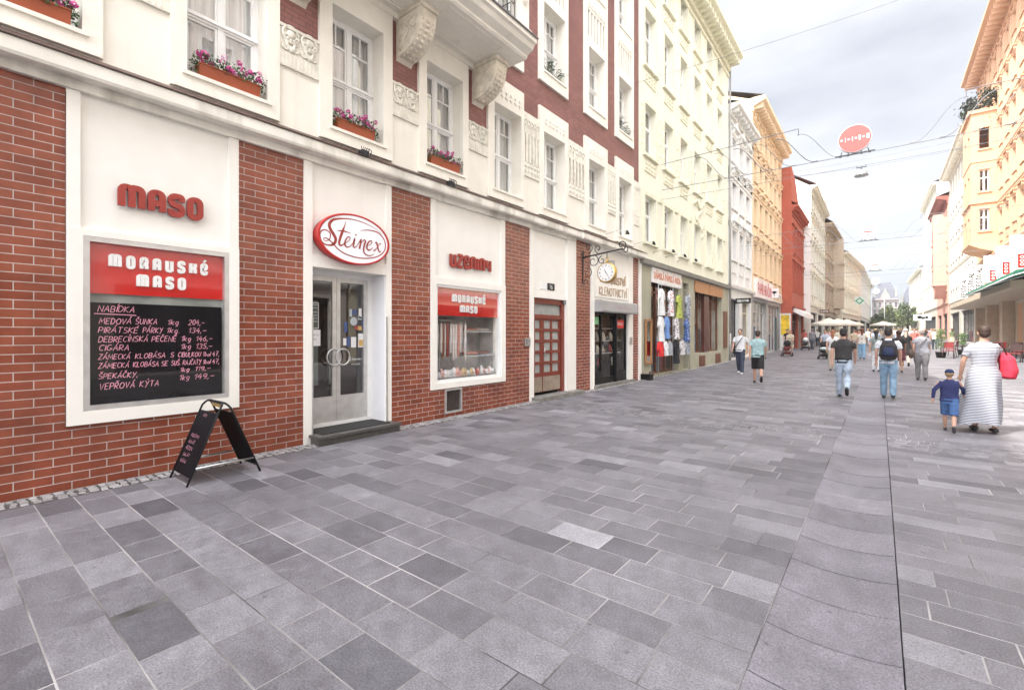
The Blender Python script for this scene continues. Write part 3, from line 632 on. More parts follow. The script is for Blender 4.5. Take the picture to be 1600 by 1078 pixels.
stroke(mb,[(1.18,1.876),(1.4,1.871),(1.55,1.866)],.009,F,F)
line([('MEDOVÁ',1.22,1.50),('ŠUNKA',1.54,1.745),('1kg',1.85,1.96),('204,-',2.07,2.24)],1.765)
line([('PIRÁTSKÉ',1.215,1.56),('PÁRKY',1.61,1.80),('1kg.',1.84,1.97),('134,-',2.07,2.26)],1.665)
line([('DEBRECÍNSKÁ',1.215,1.655),('PEČENĚ',1.695,1.935),('1kg',1.99,2.09),('146,-',2.15,2.33)],1.562)
line([('CIGÁRA',1.22,1.48),('1kg',1.985,2.09),('135,-',2.15,2.33)],1.467)
line([('ZÁMECKÁ',1.215,1.49),('KLOBÁSA',1.54,1.825),('S',1.88,1.91),('CIBULKOU',1.96,2.2),('1bal',2.225,2.31),('47,',2.335,2.41)],1.368,.056)
line([('ZÁMECKÁ',1.215,1.48),('KLOBÁSA',1.52,1.76),('SE',1.79,1.85),('SUŠ.',1.89,1.98),('RAJČATY',2.01,2.205),('1bal',2.225,2.31),('47,',2.335,2.41)],1.27,.056)
line([('ŠPEKÁČKY,',1.215,1.56)],1.155,.058); line([('1kg',1.975,2.075),('119,-',2.14,2.31)],1.188,.05)
line([('VEPŘOVÁ',1.22,1.53),('KÝTA',1.58,1.76)],1.035,.066); line([('1kg',1.97,2.075),('149,-',2.13,2.35)],1.085,.062)
mb.build('chalk_writing',CHALK,bd)
# lettering fixed to the wall
def sign(name,mb,mats,label,cat='sign',root=B1,group=None):
    o=mb.build(name,mats,None,root.location,(0,0,root.rotation_euler.z)); return tag(o,label,cat,group)
mb=MB(); fat_text(mb,'MASO',1.37,2.21,3.065,3.35,-.012,-.05,.235,.07); sign('sign_lettering',mb,REDD,'fat rounded red letters reading MASO on the cream panel above the chalk menu board')
mb=MB(); fat_text(mb,'UZENINY',6.52,7.77,2.985,3.28,-.012,-.045,.215,.07); sign('sign_lettering',mb,REDD,'fat rounded red letters reading UZENINY above the window full of sausages')
# ------------------------------------------------ oval script sign
OV=empty('oval_sign',(-6.74,0,0),pi/2,'red rimmed white oval sign with flowing red script above the glass shop door','sign')
cs,cz,ra,rb=4.30,3.155,.655,.40
mb=MB(); mb.lathe([(.97,-.02),(.97,-.13),(1.0,-.15),(1.0,-.178),(.965,-.185),(.93,-.185),(.93,-.176)],(cs,0,cz),56,'y',(ra,rb)); o=mb.build('rim',RED,OV)
mb=MB(); o=0; n=56
mb.poly([(cs+ra*.935*math.cos(2*pi*k/n),-.1795,cz+rb*.935*math.sin(2*pi*k/n)) for k in range(n)]); mb.build('face',mat('white_acrylic',(.86,.87,.90),.25,.02),OV)
SCRIPT=[([(4.802,3.318),(4.702,3.38),(4.496,3.441),(4.277,3.466),(4.089,3.449),(3.937,3.41),(3.869,3.361),(3.844,3.302),(3.869,3.234),(3.918,3.17),(3.949,3.112),(3.937,3.055),(3.893,3.012),(3.82,2.997),(3.743,3.016),(3.701,3.081),(3.696,3.16),(3.743,3.212),(3.81,3.215),(3.859,3.178),(3.854,3.105),(3.81,3.062),(3.762,3.059),(3.757,3.09),(3.801,3.097),(3.888,3.048),(3.987,2.962),(4.109,2.905),(4.299,2.874),(4.496,2.881),(4.702,2.936),(4.832,3.033),(4.868,3.139),(4.832,3.253),(4.725,3.335),(4.586,3.35),(4.474,3.336),(4.38,3.311)],[0.0034,0.0069,0.012,0.0155,0.0206,0.0344,0.0447,0.0499,0.0499,0.0499,0.0482,0.043,0.0361,0.0224,0.0206,0.0189,0.0189,0.0189,0.0189,0.0189,0.0155,0.012,0.0103,0.012,0.0172,0.0206,0.0206,0.0206,0.0189,0.0189,0.0189,0.0189,0.0189,0.0206,0.0224,0.0189,0.0138,0.0034]),
([(4.125,3.414),(4.099,3.33),(4.063,3.241),(4.028,3.143),(4.007,3.057),(4.028,3.023),(4.068,3.038),(4.109,3.082)],[0.0034,0.0172,0.043,0.0413,0.0378,0.0292,0.0172,0.0069]),
([(3.972,3.241),(4.038,3.25),(4.109,3.253),(4.214,3.238)],[0.0034,0.0224,0.0224,0.0034]),
([(4.079,3.04),(4.12,3.074),(4.182,3.13),(4.198,3.17),(4.161,3.174),(4.12,3.12),(4.104,3.062),(4.12,3.023),(4.161,3.015),(4.214,3.051),(4.245,3.093)],[0.0069,0.0086,0.012,0.0138,0.0172,0.0258,0.0292,0.0258,0.0172,0.012,0.0086]),
([(4.245,3.093),(4.277,3.164),(4.267,3.106),(4.254,3.047),(4.277,3.027),(4.32,3.057)],[0.0069,0.0258,0.0292,0.0275,0.0189,0.0069]),
([(4.293,3.238),(4.309,3.224)],[0.0224,0.0258]),
([(4.32,3.057),(4.385,3.162),(4.391,3.144),(4.364,3.016)],[0.0069,0.0206,0.0292,0.0292]),
([(4.369,3.065),(4.407,3.128),(4.451,3.173),(4.474,3.157),(4.457,3.097),(4.44,3.018),(4.457,2.962),(4.507,2.935),(4.586,2.941),(4.644,2.978)],[0.0069,0.0103,0.0172,0.0275,0.0292,0.0275,0.0224,0.0172,0.012,0.0043]),
([(4.485,3.072),(4.541,3.1),(4.592,3.146),(4.592,3.176),(4.552,3.169),(4.513,3.115),(4.502,3.055),(4.53,3.021),(4.575,3.037),(4.621,3.077)],[0.0069,0.0086,0.012,0.0155,0.0206,0.0275,0.0292,0.0258,0.0155,0.0069]),
([(4.655,3.156),(4.684,3.17),(4.702,3.134),(4.719,3.067),(4.743,3.021),(4.778,3.041)],[0.0086,0.0241,0.0275,0.0275,0.0206,0.0069]),
([(4.772,3.154),(4.754,3.161),(4.713,3.106),(4.678,3.061),(4.632,3.02)],[0.0258,0.012,0.0103,0.012,0.0258]),
]
def catmull(P,W,n=5):
    out=[];ow=[]
    for k in range(len(P)-1):
        p=[Vector(P[max(0,k-1)]),Vector(P[k]),Vector(P[k+1]),Vector(P[min(len(P)-1,k+2)])]
        for t in range(n):
            t/=n; out.append(.5*((2*p[1])+(p[2]-p[0])*t+(2*p[0]-5*p[1]+4*p[2]-p[3])*t*t+(3*p[1]-p[0]-3*p[2]+p[3])*t**3)); ow.append(W[k]*(1-t)+W[k+1]*t)
    return out+[Vector(P[-1])],ow+[W[-1]]
mb=MB()
for k,(p,w_) in enumerate(SCRIPT):
    a,b=catmull(p,w_,5 if k else 7); stroke(mb,a,.01,-.181-.0006*k,-.181-.0006*k,taper=b)
mb.build('script_lettering',REDD,OV)
# ------------------------------------------------ glass entrance of the butcher shop
D=MB(); i=.39
D.box(3.66,5.0,i-.02,i+.06,2.60,2.67); D.box(3.66,3.72,i-.02,i+.06,.2,2.6); D.box(4.9,5.0,i-.02,i+.06,.2,2.6); D.box(3.66,5.0,i-.04,i+.08,.13,.2)
DR=D.build('entrance_frame',WHT,B1)
for a,b in ((3.72,4.305),(4.31,4.9)):
    D=MB(); D.box(a,a+.07,i,i+.05,.21,2.6); D.box(b-.07,b,i,i+.05,.21,2.6); D.box(a+.07,b-.07,i,i+.05,2.52,2.6); D.box(a+.07,b-.07,i,i+.05,.21,.62)
    dr=D.build('door',ALU,B1)
    D=MB(); D.poly([(a+.07,i+.02,.62),(b-.07,i+.02,.62),(b-.07,i+.02,2.52),(a+.07,i+.02,2.52)]); D.build('pane',GLD,dr)
    c=4.31+(-.1 if a<4 else .06)
    D=MB(); D.tube([(c+.125*math.cos(t),i-.09,1.27+.135*math.sin(t)) for t in [2*pi*k/24 for k in range(25)]],.014,8,cap=False,ref=(0,1,0)); D.tube([(c,i-.09,1.395),(c,i,1.395)],.01,6); D.tube([(c,i-.09,1.145),(c,i,1.145)],.01,6); D.build('handle',STEEL,dr)
D=MB(); D.box(4.985,4.999,.0,.37,.14,2.66); D.build('door_reveal',mat('reveal_white',(.82,.82,.84),.5,.03),B1)
for q in (4.998,3.648): D=MB(); D.box(q,q+.014,-.05,-.031,.14,1.95); D.build('corner_guard',STEEL,B1)
D=MB(); D.prism([(-.30,.10),(-.33,.10),(-.33,.14),(.36,.14),(.36,.1),(0,.1)],3.6,5.09); D.box(3.63,5.08,-.29,.36,-.2,.1); st=D.build('door_step',GRAN,B1)
D=MB(); D.box(3.72,4.96,-.2,.33,.141,.15); D.build('door_mat',mat('black_rubber',(.02,.02,.02),.8,.3,30),B1)
def plate(mb,a,b,c,d,i,m=0): mb.cm=m; mb.poly([(a,i,c),(b,i,c),(b,i,d),(a,i,d)])
stk=[mat('sticker_white',(.8,.8,.8),.4),mat('sticker_blue',(.06,.10,.26),.4),mat('sticker_red',(.4,.05,.05),.4),mat('sticker_yellow',(.6,.36,.10),.4),mat('sticker_grey',(.45,.5,.52),.4),mat('paper_note',(.82,.82,.84),.7)]
def decal(a,b,c,d,m,nm='sticker',par=B1,i=.404): 
    x=MB(); plate(x,a,b,c,d,i); return x.build(nm,m,par)
for (a,b,c,d,m) in ((4.62,4.70,1.98,2.07,1),(4.56,4.61,1.95,2.08,4),(4.74,4.80,1.92,2.1,0),(4.46,4.52,1.68,1.86,1),(4.66,4.72,1.73,1.79,2),(4.725,4.80,1.72,1.79,3),(4.81,4.87,1.75,1.95,1),(4.44,4.50,1.46,1.58,0),(4.51,4.57,1.44,1.6,1),(4.59,4.69,1.42,1.6,0),(4.73,4.84,1.42,1.66,0),(4.745,4.825,1.44,1.55,3),(4.72,4.83,1.9,1.96,4)): decal(a,b,c,d,stk[m],i=.4035 if m==3 else .404)
x=MB(); x.poly([(4.645+.07*math.cos(t),.404,1.87+.075*math.sin(t)) for t in [2*pi*k/20 for k in range(20)]]); x.build('sticker',stk[4],B1)
nt_=decal(3.79,4.03,1.46,1.72,stk[5],'paper_note'); x=MB(); thin_text(x,'OTEVÍRACÍ'.replace('Í','I'),3.81,4.0,1.62,.03,.402,.004,0,.05,5); thin_text(x,'DOBA',3.85,3.96,1.55,.035,.402,.004,0,.05,6); x.build('writing',mat('grey_ink',(.3,.3,.32)),nt_)
x=MB()
for z in (2.12,2.07,2.0,1.95,1.9,1.85): x.box(3.86,3.98,.402,.404,z,z+.006)
for L in ((3.82,4.0,1.74,1.748),(3.82,4.0,2.15,2.158)): x.box(L[0],L[1],.402,.404,L[2],L[3])
x.box(3.82,3.828,.402,.404,1.748,2.15); x.box(3.992,4.0,.402,.404,1.748,2.15); x.build('white_hours_print',stk[0],B1)
x=MB(); thin_text(x,'Steinex',4.55,4.8,1.2,.05,.403,.006,.2,.02,9); thin_text(x,'maso',4.6,4.76,1.12,.04,.403,.005,.2,.02,9); x.build('white_door_print',stk[0],B1)
# shop rooms behind the glass
def room(par,a,b,i0,i1,z0,z1,m,nm='shop_room'):
    x=MB(); x.box(a,b,i0,i1,z0,z1,'f'); return x.build(nm,m,par)
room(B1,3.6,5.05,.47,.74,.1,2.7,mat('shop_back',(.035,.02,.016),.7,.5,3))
x=MB(); x.box(3.8,4.1,.6,.65,.8,2.2); x.box(4.3,4.5,.6,.65,.8,2.2); x.build('inner_counter',mat('pale_fridge',(.17,.20,.19),.4,.3,2),B1)
# ------------------------------------------------ sausage shop window (bay 3)
SW2=metal_frame('shop_window',6.15,8.13,.7,2.62,.05,-.02,.1,WHT,B1)
x=MB(); plate(x,6.2,8.08,.75,2.57,.02); x.build('pane',GLD,SW2)
x=MB(); plate(x,6.2,8.08,2.02,2.57,.045); rp=x.build('red_name_panel',REDB,SW2)
x=MB(); fat_text(x,'MORAVSKÉ',6.64,7.65,2.29,2.46,.043,.022,.225,.18); fat_text(x,'MASO',6.87,7.39,2.085,2.245,.043,.022,.225,.18); x.build('raised_lettering',WHT,rp)
x=MB(); x.box(6.1,8.2,.11,.72,.6,2.7,'f'); x.build('display_case',mat('case_lining',(.68,.66,.62),.6,.4,2.5),B1)
# ------------------------------------------------ vent, intercom, house number
vf=metal_frame('cellar_vent',6.40,6.87,.08,.56,.035,-.03,.02,ALU,B1); x=MB(); plate(x,6.43,6.84,.11,.53,.03)
for q in range(9): x.box(6.435,6.835,-.005,.0,.13+q*.044,.134+q*.044)
x.build('grille',mat('rusty_mesh',(.06,.045,.04),.8,.4,20),vf)
x=MB(); x.box(9.0,9.22,-.05,0,1.36,1.56); ic=x.build('intercom',STEEL,B1); x=MB(); x.box(9.03,9.10,-.056,-.05,1.4,1.52); x.box(9.13,9.19,-.056,-.05,1.46,1.5); x.build('keypad',mat('grey_plastic',(.2,.2,.21),.5),ic)
x=MB(); x.box(10.05,10.36,-.01,.011,2.8,2.97); hn=x.build('house_number_plate',BLK,B1); x=MB(); thin_text(x,'16',10.12,10.26,2.83,.1,-.011,.016,0,0,1); x.build('number',WHT,hn)
x=MB(); x.box(9.72,9.96,-.01,.011,2.8,2.95); x.build('number_plate',WHT,B1)
# ------------------------------------------------ red-brown house door
i=.1; D=MB(); D.box(9.4,9.54,i-.04,i+.06,.1,2.57); D.box(10.82,10.96,i-.04,i+.06,.1,2.57); D.box(9.54,10.82,i-.04,i+.06,2.43,2.57); D.box(9.54,10.82,i-.03,i+.06,2.05,2.15); df=D.build('door_frame',WOODR,B1)
x=MB(); plate(x,9.54,10.82,2.15,2.43,i+.03); x.build('transom_pane',mat('frosted_glass',(.36,.38,.36),.3,.15,6),df)
for a,b,n in ((9.55,9.94,1),(9.95,10.81,2)):
    D=MB(); e=.075; rows=5; z0=.62; z1=2.04; D.box(a,b,i+.0,i+.045,.16,.62)
    hz=(z1-z0)/rows; wz=(b-a-e)/n
    for k in range(rows+1): D.box(a,b,i,i+.045,max(.62,z0+hz*k-e/2),min(2.05,z0+hz*k+e/2))
    for k in range(n+1):
        c=a+e/2+wz*k
        for r_ in range(rows): D.box(c-e/2,c+e/2,i,i+.045,max(.62,z0+hz*r_-e/2)+e*(1 if r_ else .5),z0+hz*(r_+1)-e/2)
    dl=D.build('door',WOODR,B1); x=MB(); plate(x,a+.03,b-.03,.62,2.0,i+.03); x.build('pane',mat('frosted_glass',(.36,.38,.36)),dl)
    x=MB(); x.box(a+.02,b-.02,i-.008,i-.0005,.17,.55); x.build('kick_plate',mat('tan_kick_plate',(.30,.24,.18),.4,.2),dl)
x=MB(); x.tube([(9.99,i-.05,1.3),(9.99,i-.05,1.1)],.012,6); x.tube([(9.99,i-.05,1.2),(9.99,i,1.2)],.01,5); x.build('handle',STEEL,B1)
D=MB(); D.box(9.3,11.5,-.28,.1,-.2,.09); D.build('door_step',mat('worn_concrete',(.22,.21,.19),.9,.35,6,.3),B1)
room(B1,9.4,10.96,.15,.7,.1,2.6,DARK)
x=MB(); x.ball((10.9,.03,2.5),(.05,.05,.05),8,6); x.box(10.86,10.94,.0,.05,2.52,2.58); x.build('door_camera',mat('grey_plastic',(.2,.2,.21)),B1)
# ------------------------------------------------ jeweller's shop front
x=MB(); x.prism([(-.02,2.32),(-.28,2.32),(-.30,2.36),(-.30,2.64),(-.26,2.68),(-.02,2.68)],12.49,15.05); sh=x.build('roller_shutter_box',mat('grey_shutter',(.42,.42,.42),.5,.1,5,metal=.2),B1)
x=MB(); thin_text(x,'HODINKY ZLATO',13.4,14.4,2.45,.07,-.301,.008,0,0,2); x.build('lettering',mat('reddish_print',(.4,.15,.14)),sh)
D=MB(); D.box(12.49,12.56,.05,.12,.1,2.32); D.box(13.08,13.15,.05,.12,.1,2.32); D.box(14.88,14.94,.05,.12,.1,2.32); D.box(12.49,14.94,.05,.12,2.25,2.32); D.box(14.02,14.1,-.02,.12,.1,2.3); D.box(12.56,13.08,.05,.12,.1,.5); D.box(14.1,14.88,.05,.12,.1,.45); D.box(13.15,14.02,.05,.12,.1,.3)
jf=D.build('shop_front_frame',BLK,B1)
x=MB(); plate(x,12.56,14.88,.3,2.25,.09); x.build('pane',glass_mat('jeweller_glass',.09),jf)
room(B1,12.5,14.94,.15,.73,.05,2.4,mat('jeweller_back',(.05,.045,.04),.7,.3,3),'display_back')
x=MB()
for z in (1.02,1.42,1.82): x.box(12.56,14.88,.2,.5,z,z+.02)
x.build('glass_shelves',mat('shelf_edge',(.5,.5,.48),.3),B1)
D=MB(); D.box(12.45,15.3,-.12,.14,-.2,.1); D.build('door_step',mat('worn_concrete',(.22,.21,.19)),B1)
x=MB(); x.box(12.6,13.0,.085,.088,1.95,2.18); x.build('green_poster',mat('green_poster',(.25,.6,.3),.5),B1)
x=MB(); x.box(14.2,14.8,.085,.088,1.85,2.12); rp=x.build('red_poster',mat('red_poster',(.75,.03,.02),.5),B1); x=MB(); thin_text(x,'VÝPRODEJ',14.25,14.75,1.95,.08,.084,.012,0,0,4); x.build('writing',WHT,rp)
x=MB(); x.box(12.55,14.88,-.035,.0115,2.78,3.2); sg=x.build('name_board',PLW,B1)
x=MB(); thin_text(x,'KLENOTNICTVÍ',12.8,14.75,2.86,.24,-.037,.03,0,.0,4,-.05); x.build('gold_lettering',mat('gilt_letters',(.46,.33,.22),.45,.25,3),sg)
x=MB(); thin_text(x,'HODINÁŘSTVÍ',12.95,14.7,3.26,.23,.011,.032,0,.0,4,-.02); x.build('gold_lettering',mat('gilt_letters',(.5,.32,.16)),B1)
x=MB(); x.box(13.5,13.7,-.12,.01,3.62,3.98); x.build('alarm_box',mat('grey_plastic2',(.4,.4,.4),.5),B1)
x=MB(); x.box(15.0,15.18,-.06,-.03,1.3,1.55); x.build('letter_box',STEEL,B1)
# downpipe-like dirty seam on the corner of the first bay
x=MB(); x.tube([(.955,-.012,.68),(.955,-.012,4.2)],.012,6); x.build('cable',mat('brown_cable',(.10,.06,.05),.6),B1)
# ================================================ generic town house
def house(name,label,A,Bp,h,wall,trim,floors,cols,o):
    """A near end, Bp far end of the facade (outward on the right hand of A->Bp turned clockwise); cols=[(s,w)], floors=[(sill,head)]"""
    A=Vector(A);Bp=Vector(Bp); u=(Bp-A); L=u.length; ang=math.atan2(u.y,u.x); zb=o.get('zb',0)
    r=empty(name,(A.x,A.y,zb),ang,label,'building')
    W0=o.get('i',.2); gh=o.get('gh',4.3); dep=o.get('depth',11); ov=o.get('ov',.7)
    hs=[(s,s+w_,c,d,W0) for s,w_ in cols for c,d in floors]
    mb=MB(); mb.wall(0,L,gh,h,hs,0,W0,True); mb.build('facade_wall',wall,r)
    mb=MB(); mb.box(0,L,W0+.5,dep,-.6,h,'f'); mb.poly([(0,0,-.6),(0,W0+.5,-.6),(0,W0+.5,h),(0,0,h)]); mb.poly([(L,0,-.6),(L,W0+.5,-.6),(L,W0+.5,h),(L,0,h)]); mb.build('side_walls',o.get('side',wall),r)
    st=o.get('style','plain'); mb=MB()
    # cornice with modillions
    ct=o.get('ch',.55)
    mb.prism([(0.0,h-ct),(-.12,h-ct),(-.16,h-ct*.6),(-ov*.85,h-ct*.35),(-ov,h-ct*.28),(-ov,h),(0.0,h+.02)],-.02 if o.get('eave0',1) else 0,L+.02)
    n=int(L/o.get('mod',.62))
    for k in range(n): c=L*(k+.5)/n; mb.box(c-.09,c+.09,-ov*.8,-.1,h-ct*.78,h-ct*.34)
    mb.box(0,L,-.08,0,h-ct-.32,h-ct-.22)
    mb.build('cornice',o.get('cor',trim),r)
    mb=MB()
    for k,(c,d) in enumerate(floors):
        pilz=[]
        for j,(s,w_) in enumerate(cols):
            a,b=s,s+w_; t=.13
            if st!='flat': surround(mb,a,b,c,d,a-t,b+t,c-.02,d+t,.045,0)
            mb.box(a-t-.04,b+t+.04,-.12,0,c-.11,c-.02)
            if st=='yellow':
                if k%2==1 or k>1: 
                    mb.box(a-.02,b+.02,-.03,0,c-.62,c-.2)
                    for q in range(4):
                        for z_ in (c-.32,c-.48): mb.ball((a+(b-a)*(q+.5)/4,-.04,z_),(.07,.03,.05),6,4)
                if k==0: 
                    mb.box(b+.25,b+.7,-.03,0,d+.0,d+.22); volutes(mb,b+.27,b+.68,d-.02,d+.24,-.03,1)
                if k==1:
                    for q in range(8): mb.ball((b+.22+.28*(q%2),-.02,c+.1+(d-c)*q/8),(.035,.03,.06),5,4); mb.ball((a-.22,-.02,c+.1+(d-c)*q/8),(.03,.03,.05),5,4)
            if st in('rich','orange'):
                mb.box(a-t-.08,b+t+.08,-.24,0,d+.42,d+.5); mb.box(a-t,b+t,-.09,0,d+.13,d+.42)
                for x_ in (a-t+.02,b+t-.1): mb.box(x_,x_+.09,-.2,0,d+.18,d+.42)
                mb.box(a,b,-.05,0,max(gh+.2,c-.8),c-.2)
                if st=='rich' and k%2==0:
                    mb.prism([((a+b)/2-.75*w_,d+.5),((a+b)/2+.75*w_,d+.5),((a+b)/2,d+.95)],-.2,0,'y')
                if k%2==1: ring(mb,(a+b)/2,d+.28,.09,-.1,.03,8)
        if st in('rich','orange','right'):
            z_=c-1.0 if k else gh+.1
            if z_>gh: mb.box(0,L,-.10,0,z_,z_+.12); mb.box(0,L,-.05,0,z_-.2,z_)
            es=[0]+[ (cols[j][0]+cols[j][1]+cols[j+1][0])/2 for j in range(len(cols)-1)]+[L]
            for e in es:
                e0=min(max(e-.16,0),L-.32); mb.box(e0,e0+.32,-.06,0,z_+.12,d+.35 if k<len(floors)-1 else h-ct-.32); mb.box(e0-.04 if e0>.05 else e0,min(L,e0+.36),-.09,0,d+.3,d+.42)
        if st=='red':
            z_=d+.6; mb.box(0,L,-.12,0,z_,z_+.14)
            for s,w_ in cols: ring(mb,s+w_/2,d+.15,w_*.6,-.03,.07,8,0,180); mb.box(s-.3,s-.17,-.1,0,c-.3,d+.3)
    mb.build('window_surrounds',trim,r)
    for k,(c,d) in enumerate(floors):
        for s,w_ in cols: window(r,s,c,w_,d-c,W0-.01,'gen',curt=.6,frame_mat=o.get('wf',WHT))
    # roof
    rf=o.get('roof',mat('grey_roof_slate',(.16,.15,.15),.7,.3,4)); rh=o.get('rh',2.6)
    mb=MB(); mb.poly([(0,-ov,h+.01),(L,-ov,h+.01),(L,dep*.5,h+rh),(0,dep*.5,h+rh)]); mb.poly([(0,dep,h),(L,dep,h),(L,dep*.5,h+rh),(0,dep*.5,h+rh)]); mb.build('roof',rf,r)
    mb=MB(); mb.poly([(0.01,0,h-.05),(0.01,dep,h-.05),(.01,dep*.5,h+rh-.06)]); mb.poly([(L-.01,0,h-.05),(L-.01,dep,h-.05),(L-.01,dep*.5,h+rh-.06)]); mb.build('gable_walls',o.get('side',wall),r)
    for q in range(o.get('chim',1)):
        c=L*(q+.6)/(o.get('chim',1)+.3); mb=MB(); mb.box(c-.4,c+.4,dep*.42-.3,dep*.42+.3,h+rh*.5,h+rh+.9); mb.box(c-.46,c+.46,dep*.42-.36,dep*.42+.36,h+rh+.9,h+rh+1.02); mb.build('chimney',o.get('side',wall),r)
    # ground floor: shopfronts set between piers
    gf=o.get('gf',[]); gm=o.get('gm',wall)
    hs=[(a,b,z0,z1,.35) for a,b,z0,z1,*_ in gf]
    mb=MB(); mb.wall(0,L,-.6,gh,hs,0,.35,True); mb.build('ground_floor_wall',gm,r)
    if o.get('gc',1): mb=MB(); mb.prism([(0,gh-.14),(-.16,gh-.1),(-.2,gh+.06),(0,gh+.12)],0,L); mb.build('string_course',o.get('gcm',trim),r)
    for a,b,z0,z1,kind,fm in gf:
        e=.07; n=max(1,round((b-a)/1.2)); mb=MB()
        mb.box(a,a+e,.22,.3,z0,z1); mb.box(b-e,b,.22,.3,z0,z1); mb.box(a+e,b-e,.22,.3,z1-e,z1); mb.box(a+e,b-e,.22,.3,z0,z0+e); mb.box(a+e,b-e,.22,.3,z1-.75,z1-.68)
        for k in range(1,n): c=a+(b-a)*k/n; mb.box(c-.03,c+.03,.215,.3,z0+e,z1-.75); mb.box(c-.03,c+.03,.215,.3,z1-.68,z1-e)
        f=mb.build('shop_window',fm,r); x=MB(); plate(x,a+e,b-e,z0+e,z1-e,.27); x.build('pane',GLD,f)
        x=MB(); x.box(a,b,.36,.36+.34,z0,z1,'f'); x.build('shop_interior',kind,f)
        x=MB()
        for k in range(int((b-a)*3)):
            c=a+.15+rnd.random()*(b-a-.3); hh=rnd.uniform(.3,1.5); z_=z0+.05; x.cm=rnd.randrange(4); x.box(c-.1*rnd.uniform(.5,1.4),c+.1*rnd.uniform(.5,1.4),.42,.6,z_,z_+hh)
        x.build('window_display',[DISP[0],DISP[1],DISP[2],DISP[3]],f)
    return r,L
DISP=[mat('display_pale',(.6,.58,.55),.7,.3),mat('display_dark',(.06,.05,.06),.7,.3),mat('display_red',(.45,.06,.06),.7,.3),mat('display_blue',(.12,.22,.35),.7,.3)]
IN_L=mat('lit_shop_back',(.45,.42,.38),.8,.4,1.5); IN_D=mat('dark_shop_back',(.09,.07,.06),.8,.5,1.5)
DKF=mat('dark_shop_frame',(.05,.05,.05),.4); BRF=mat('brown_shop_frame',(.16,.06,.03),.5,.3,5)
YEL=mat('pale_yellow_render',(.78,.765,.63),.8,.05,1.5,.15,stain=.06); YTR=mat('pale_yellow_trim',(.77,.745,.58),.8,.1,4)
OLV=mat('olive_render',(.40,.385,.29),.85,.1,1.5,.15,stain=.15)
# pale yellow house (two shops)
ycols=[(.5,1.05),(2.45,1.0),(4.35,.95),(6.25,1.0),(8.2,1.0),(10.15,1.0)]
Y,_=house('apartment_building','pale yellow house over olive shop fronts with clothes hung outside','a',None,0,0,0,0,0,{}) if 0 else (None,None)
Y,_=house('apartment_building','pale yellow rendered house whose olive ground floor has clothes hung outside',(-6.74,15.86),(-6.74,28.4),17.25,YEL,YTR,[(5.05,6.75),(8.25,10.1),(11.5,13.6),(14.75,16.3)],ycols,
 dict(style='yellow',gm=OLV,ov=.8,ch=.75,mod=.42,gh=4.3,gcm=mat('grey_ledge',(.30,.29,.26),.8,.2,4),cor=YTR,
 gf=[(1.15,4.2,.1,4.0,IN_D,BRF),(4.75,5.55,.1,3.9,IN_D,OLV),(6.4,11.15,.75,4.1,IN_L,BRF)]))
def onB(par_root,mb,name,mats,par=None): return mb.build(name,mats,par or par_root)
x=MB(); x.box(1.15,4.4,-.06,.0,3.6,4.17); s1=x.build('shop_sign',mat('sign_white',(.80,.79,.77),.5),Y); x=MB(); thin_text(x,'DÁMSKÁ PÁNSKÁ MÓDA'.replace('Ó','O'),1.3,4.25,3.76,.24,-.062,.035,0,.0,5,-.07); x.build('lettering',mat('orange_letters',(.62,.20,.10),.5),s1)
x=MB(); x.box(6.35,11.2,-.05,.0,3.62,4.12); x.box(6.35,11.2,-.07,-.05,3.6,3.66); x.box(6.35,11.2,-.07,-.05,4.08,4.13); x.box(8.6,8.68,-.07,-.05,3.66,4.08); x.build('wooden_fascia',WOODO,Y)
x=MB(); x.box(8.1,8.9,.05,.2,.1,3.55); x.build('shop_door',mat('dark_brown_door',(.09,.025,.018),.4,.3,4),Y)
x=MB()
for q in range(14): x.box(6.5+q*.33,6.54+q*.33,.16,.2,2.9,3.6)
x.build('wooden_slats',BRF,Y)
x=MB(); x.box(11.45,12.1,-.06,.0,.9,2.9); x.build('display_cabinet',BRF,Y)
x=MB()
for a in (7.1,9.9): x.box(a,a+.8,-.06,.0,.12,.62)
x.build('cellar_hatch',BRF,Y)
# plaster garland on the yellow house
x=MB()
for q in range(14): t=q/13; x.ball((6.9+1.2*math.sin(t*9)*.35+.3*t,-.05,7.9-1.6*t),(.13,.06,.13),7,5)
for q in range(9): x.ball((6.3+q*.17,-.06,7.75+.12*math.sin(q)),(.1,.06,.1),7,5)
x.build('plaster_garland',YTR,Y)
PALE=mat('white_grey_render',(.72,.71,.69),.8,.08,2,.15,stain=.1); PALET=mat('white_grey_trim',(.74,.73,.70),.8,.1,5)
house('apartment_building','narrow whitish house with rich window pediments next to the pale yellow one',(-6.74,28.45),(-6.74,34.5),14.6,PALE,PALET,[(5.9,7.6),(8.9,10.7),(11.6,13.0)],[(.75,1.0),(2.55,1.0),(4.35,1.0)],
 dict(style='rich',zb=.12,ov=.6,gf=[(.4,2.6,.1,3.6,IN_D,DKF),(3.3,5.7,.1,3.6,IN_L,mat('cream_frame',(.6,.52,.36),.5))]))
ORG=mat('orange_ochre_render',(.72,.53,.33),.8,.07,2,.15,stain=.05); ORT=mat('ochre_trim',(.76,.59,.40),.8,.1,5)
O_,_=house('apartment_building','tall ochre orange house with deep bracketed cornice left of the street',(-6.74,34.5),(-6.74,46.4),17.3,ORG,ORT,[(5.7,7.7),(9.0,10.9),(12.0,13.7),(14.6,15.9)],[(.7+1.95*k,.95) for k in range(6)],
 dict(style='orange',zb=.15,ov=.85,ch=.9,mod=.55,gm=mat('grey_shop_wall',(.42,.41,.40),.7,.2,2),gf=[(.4,5.4,.5,3.8,IN_L,ALU),(6.2,11.4,.1,3.8,IN_L,ALU)]))
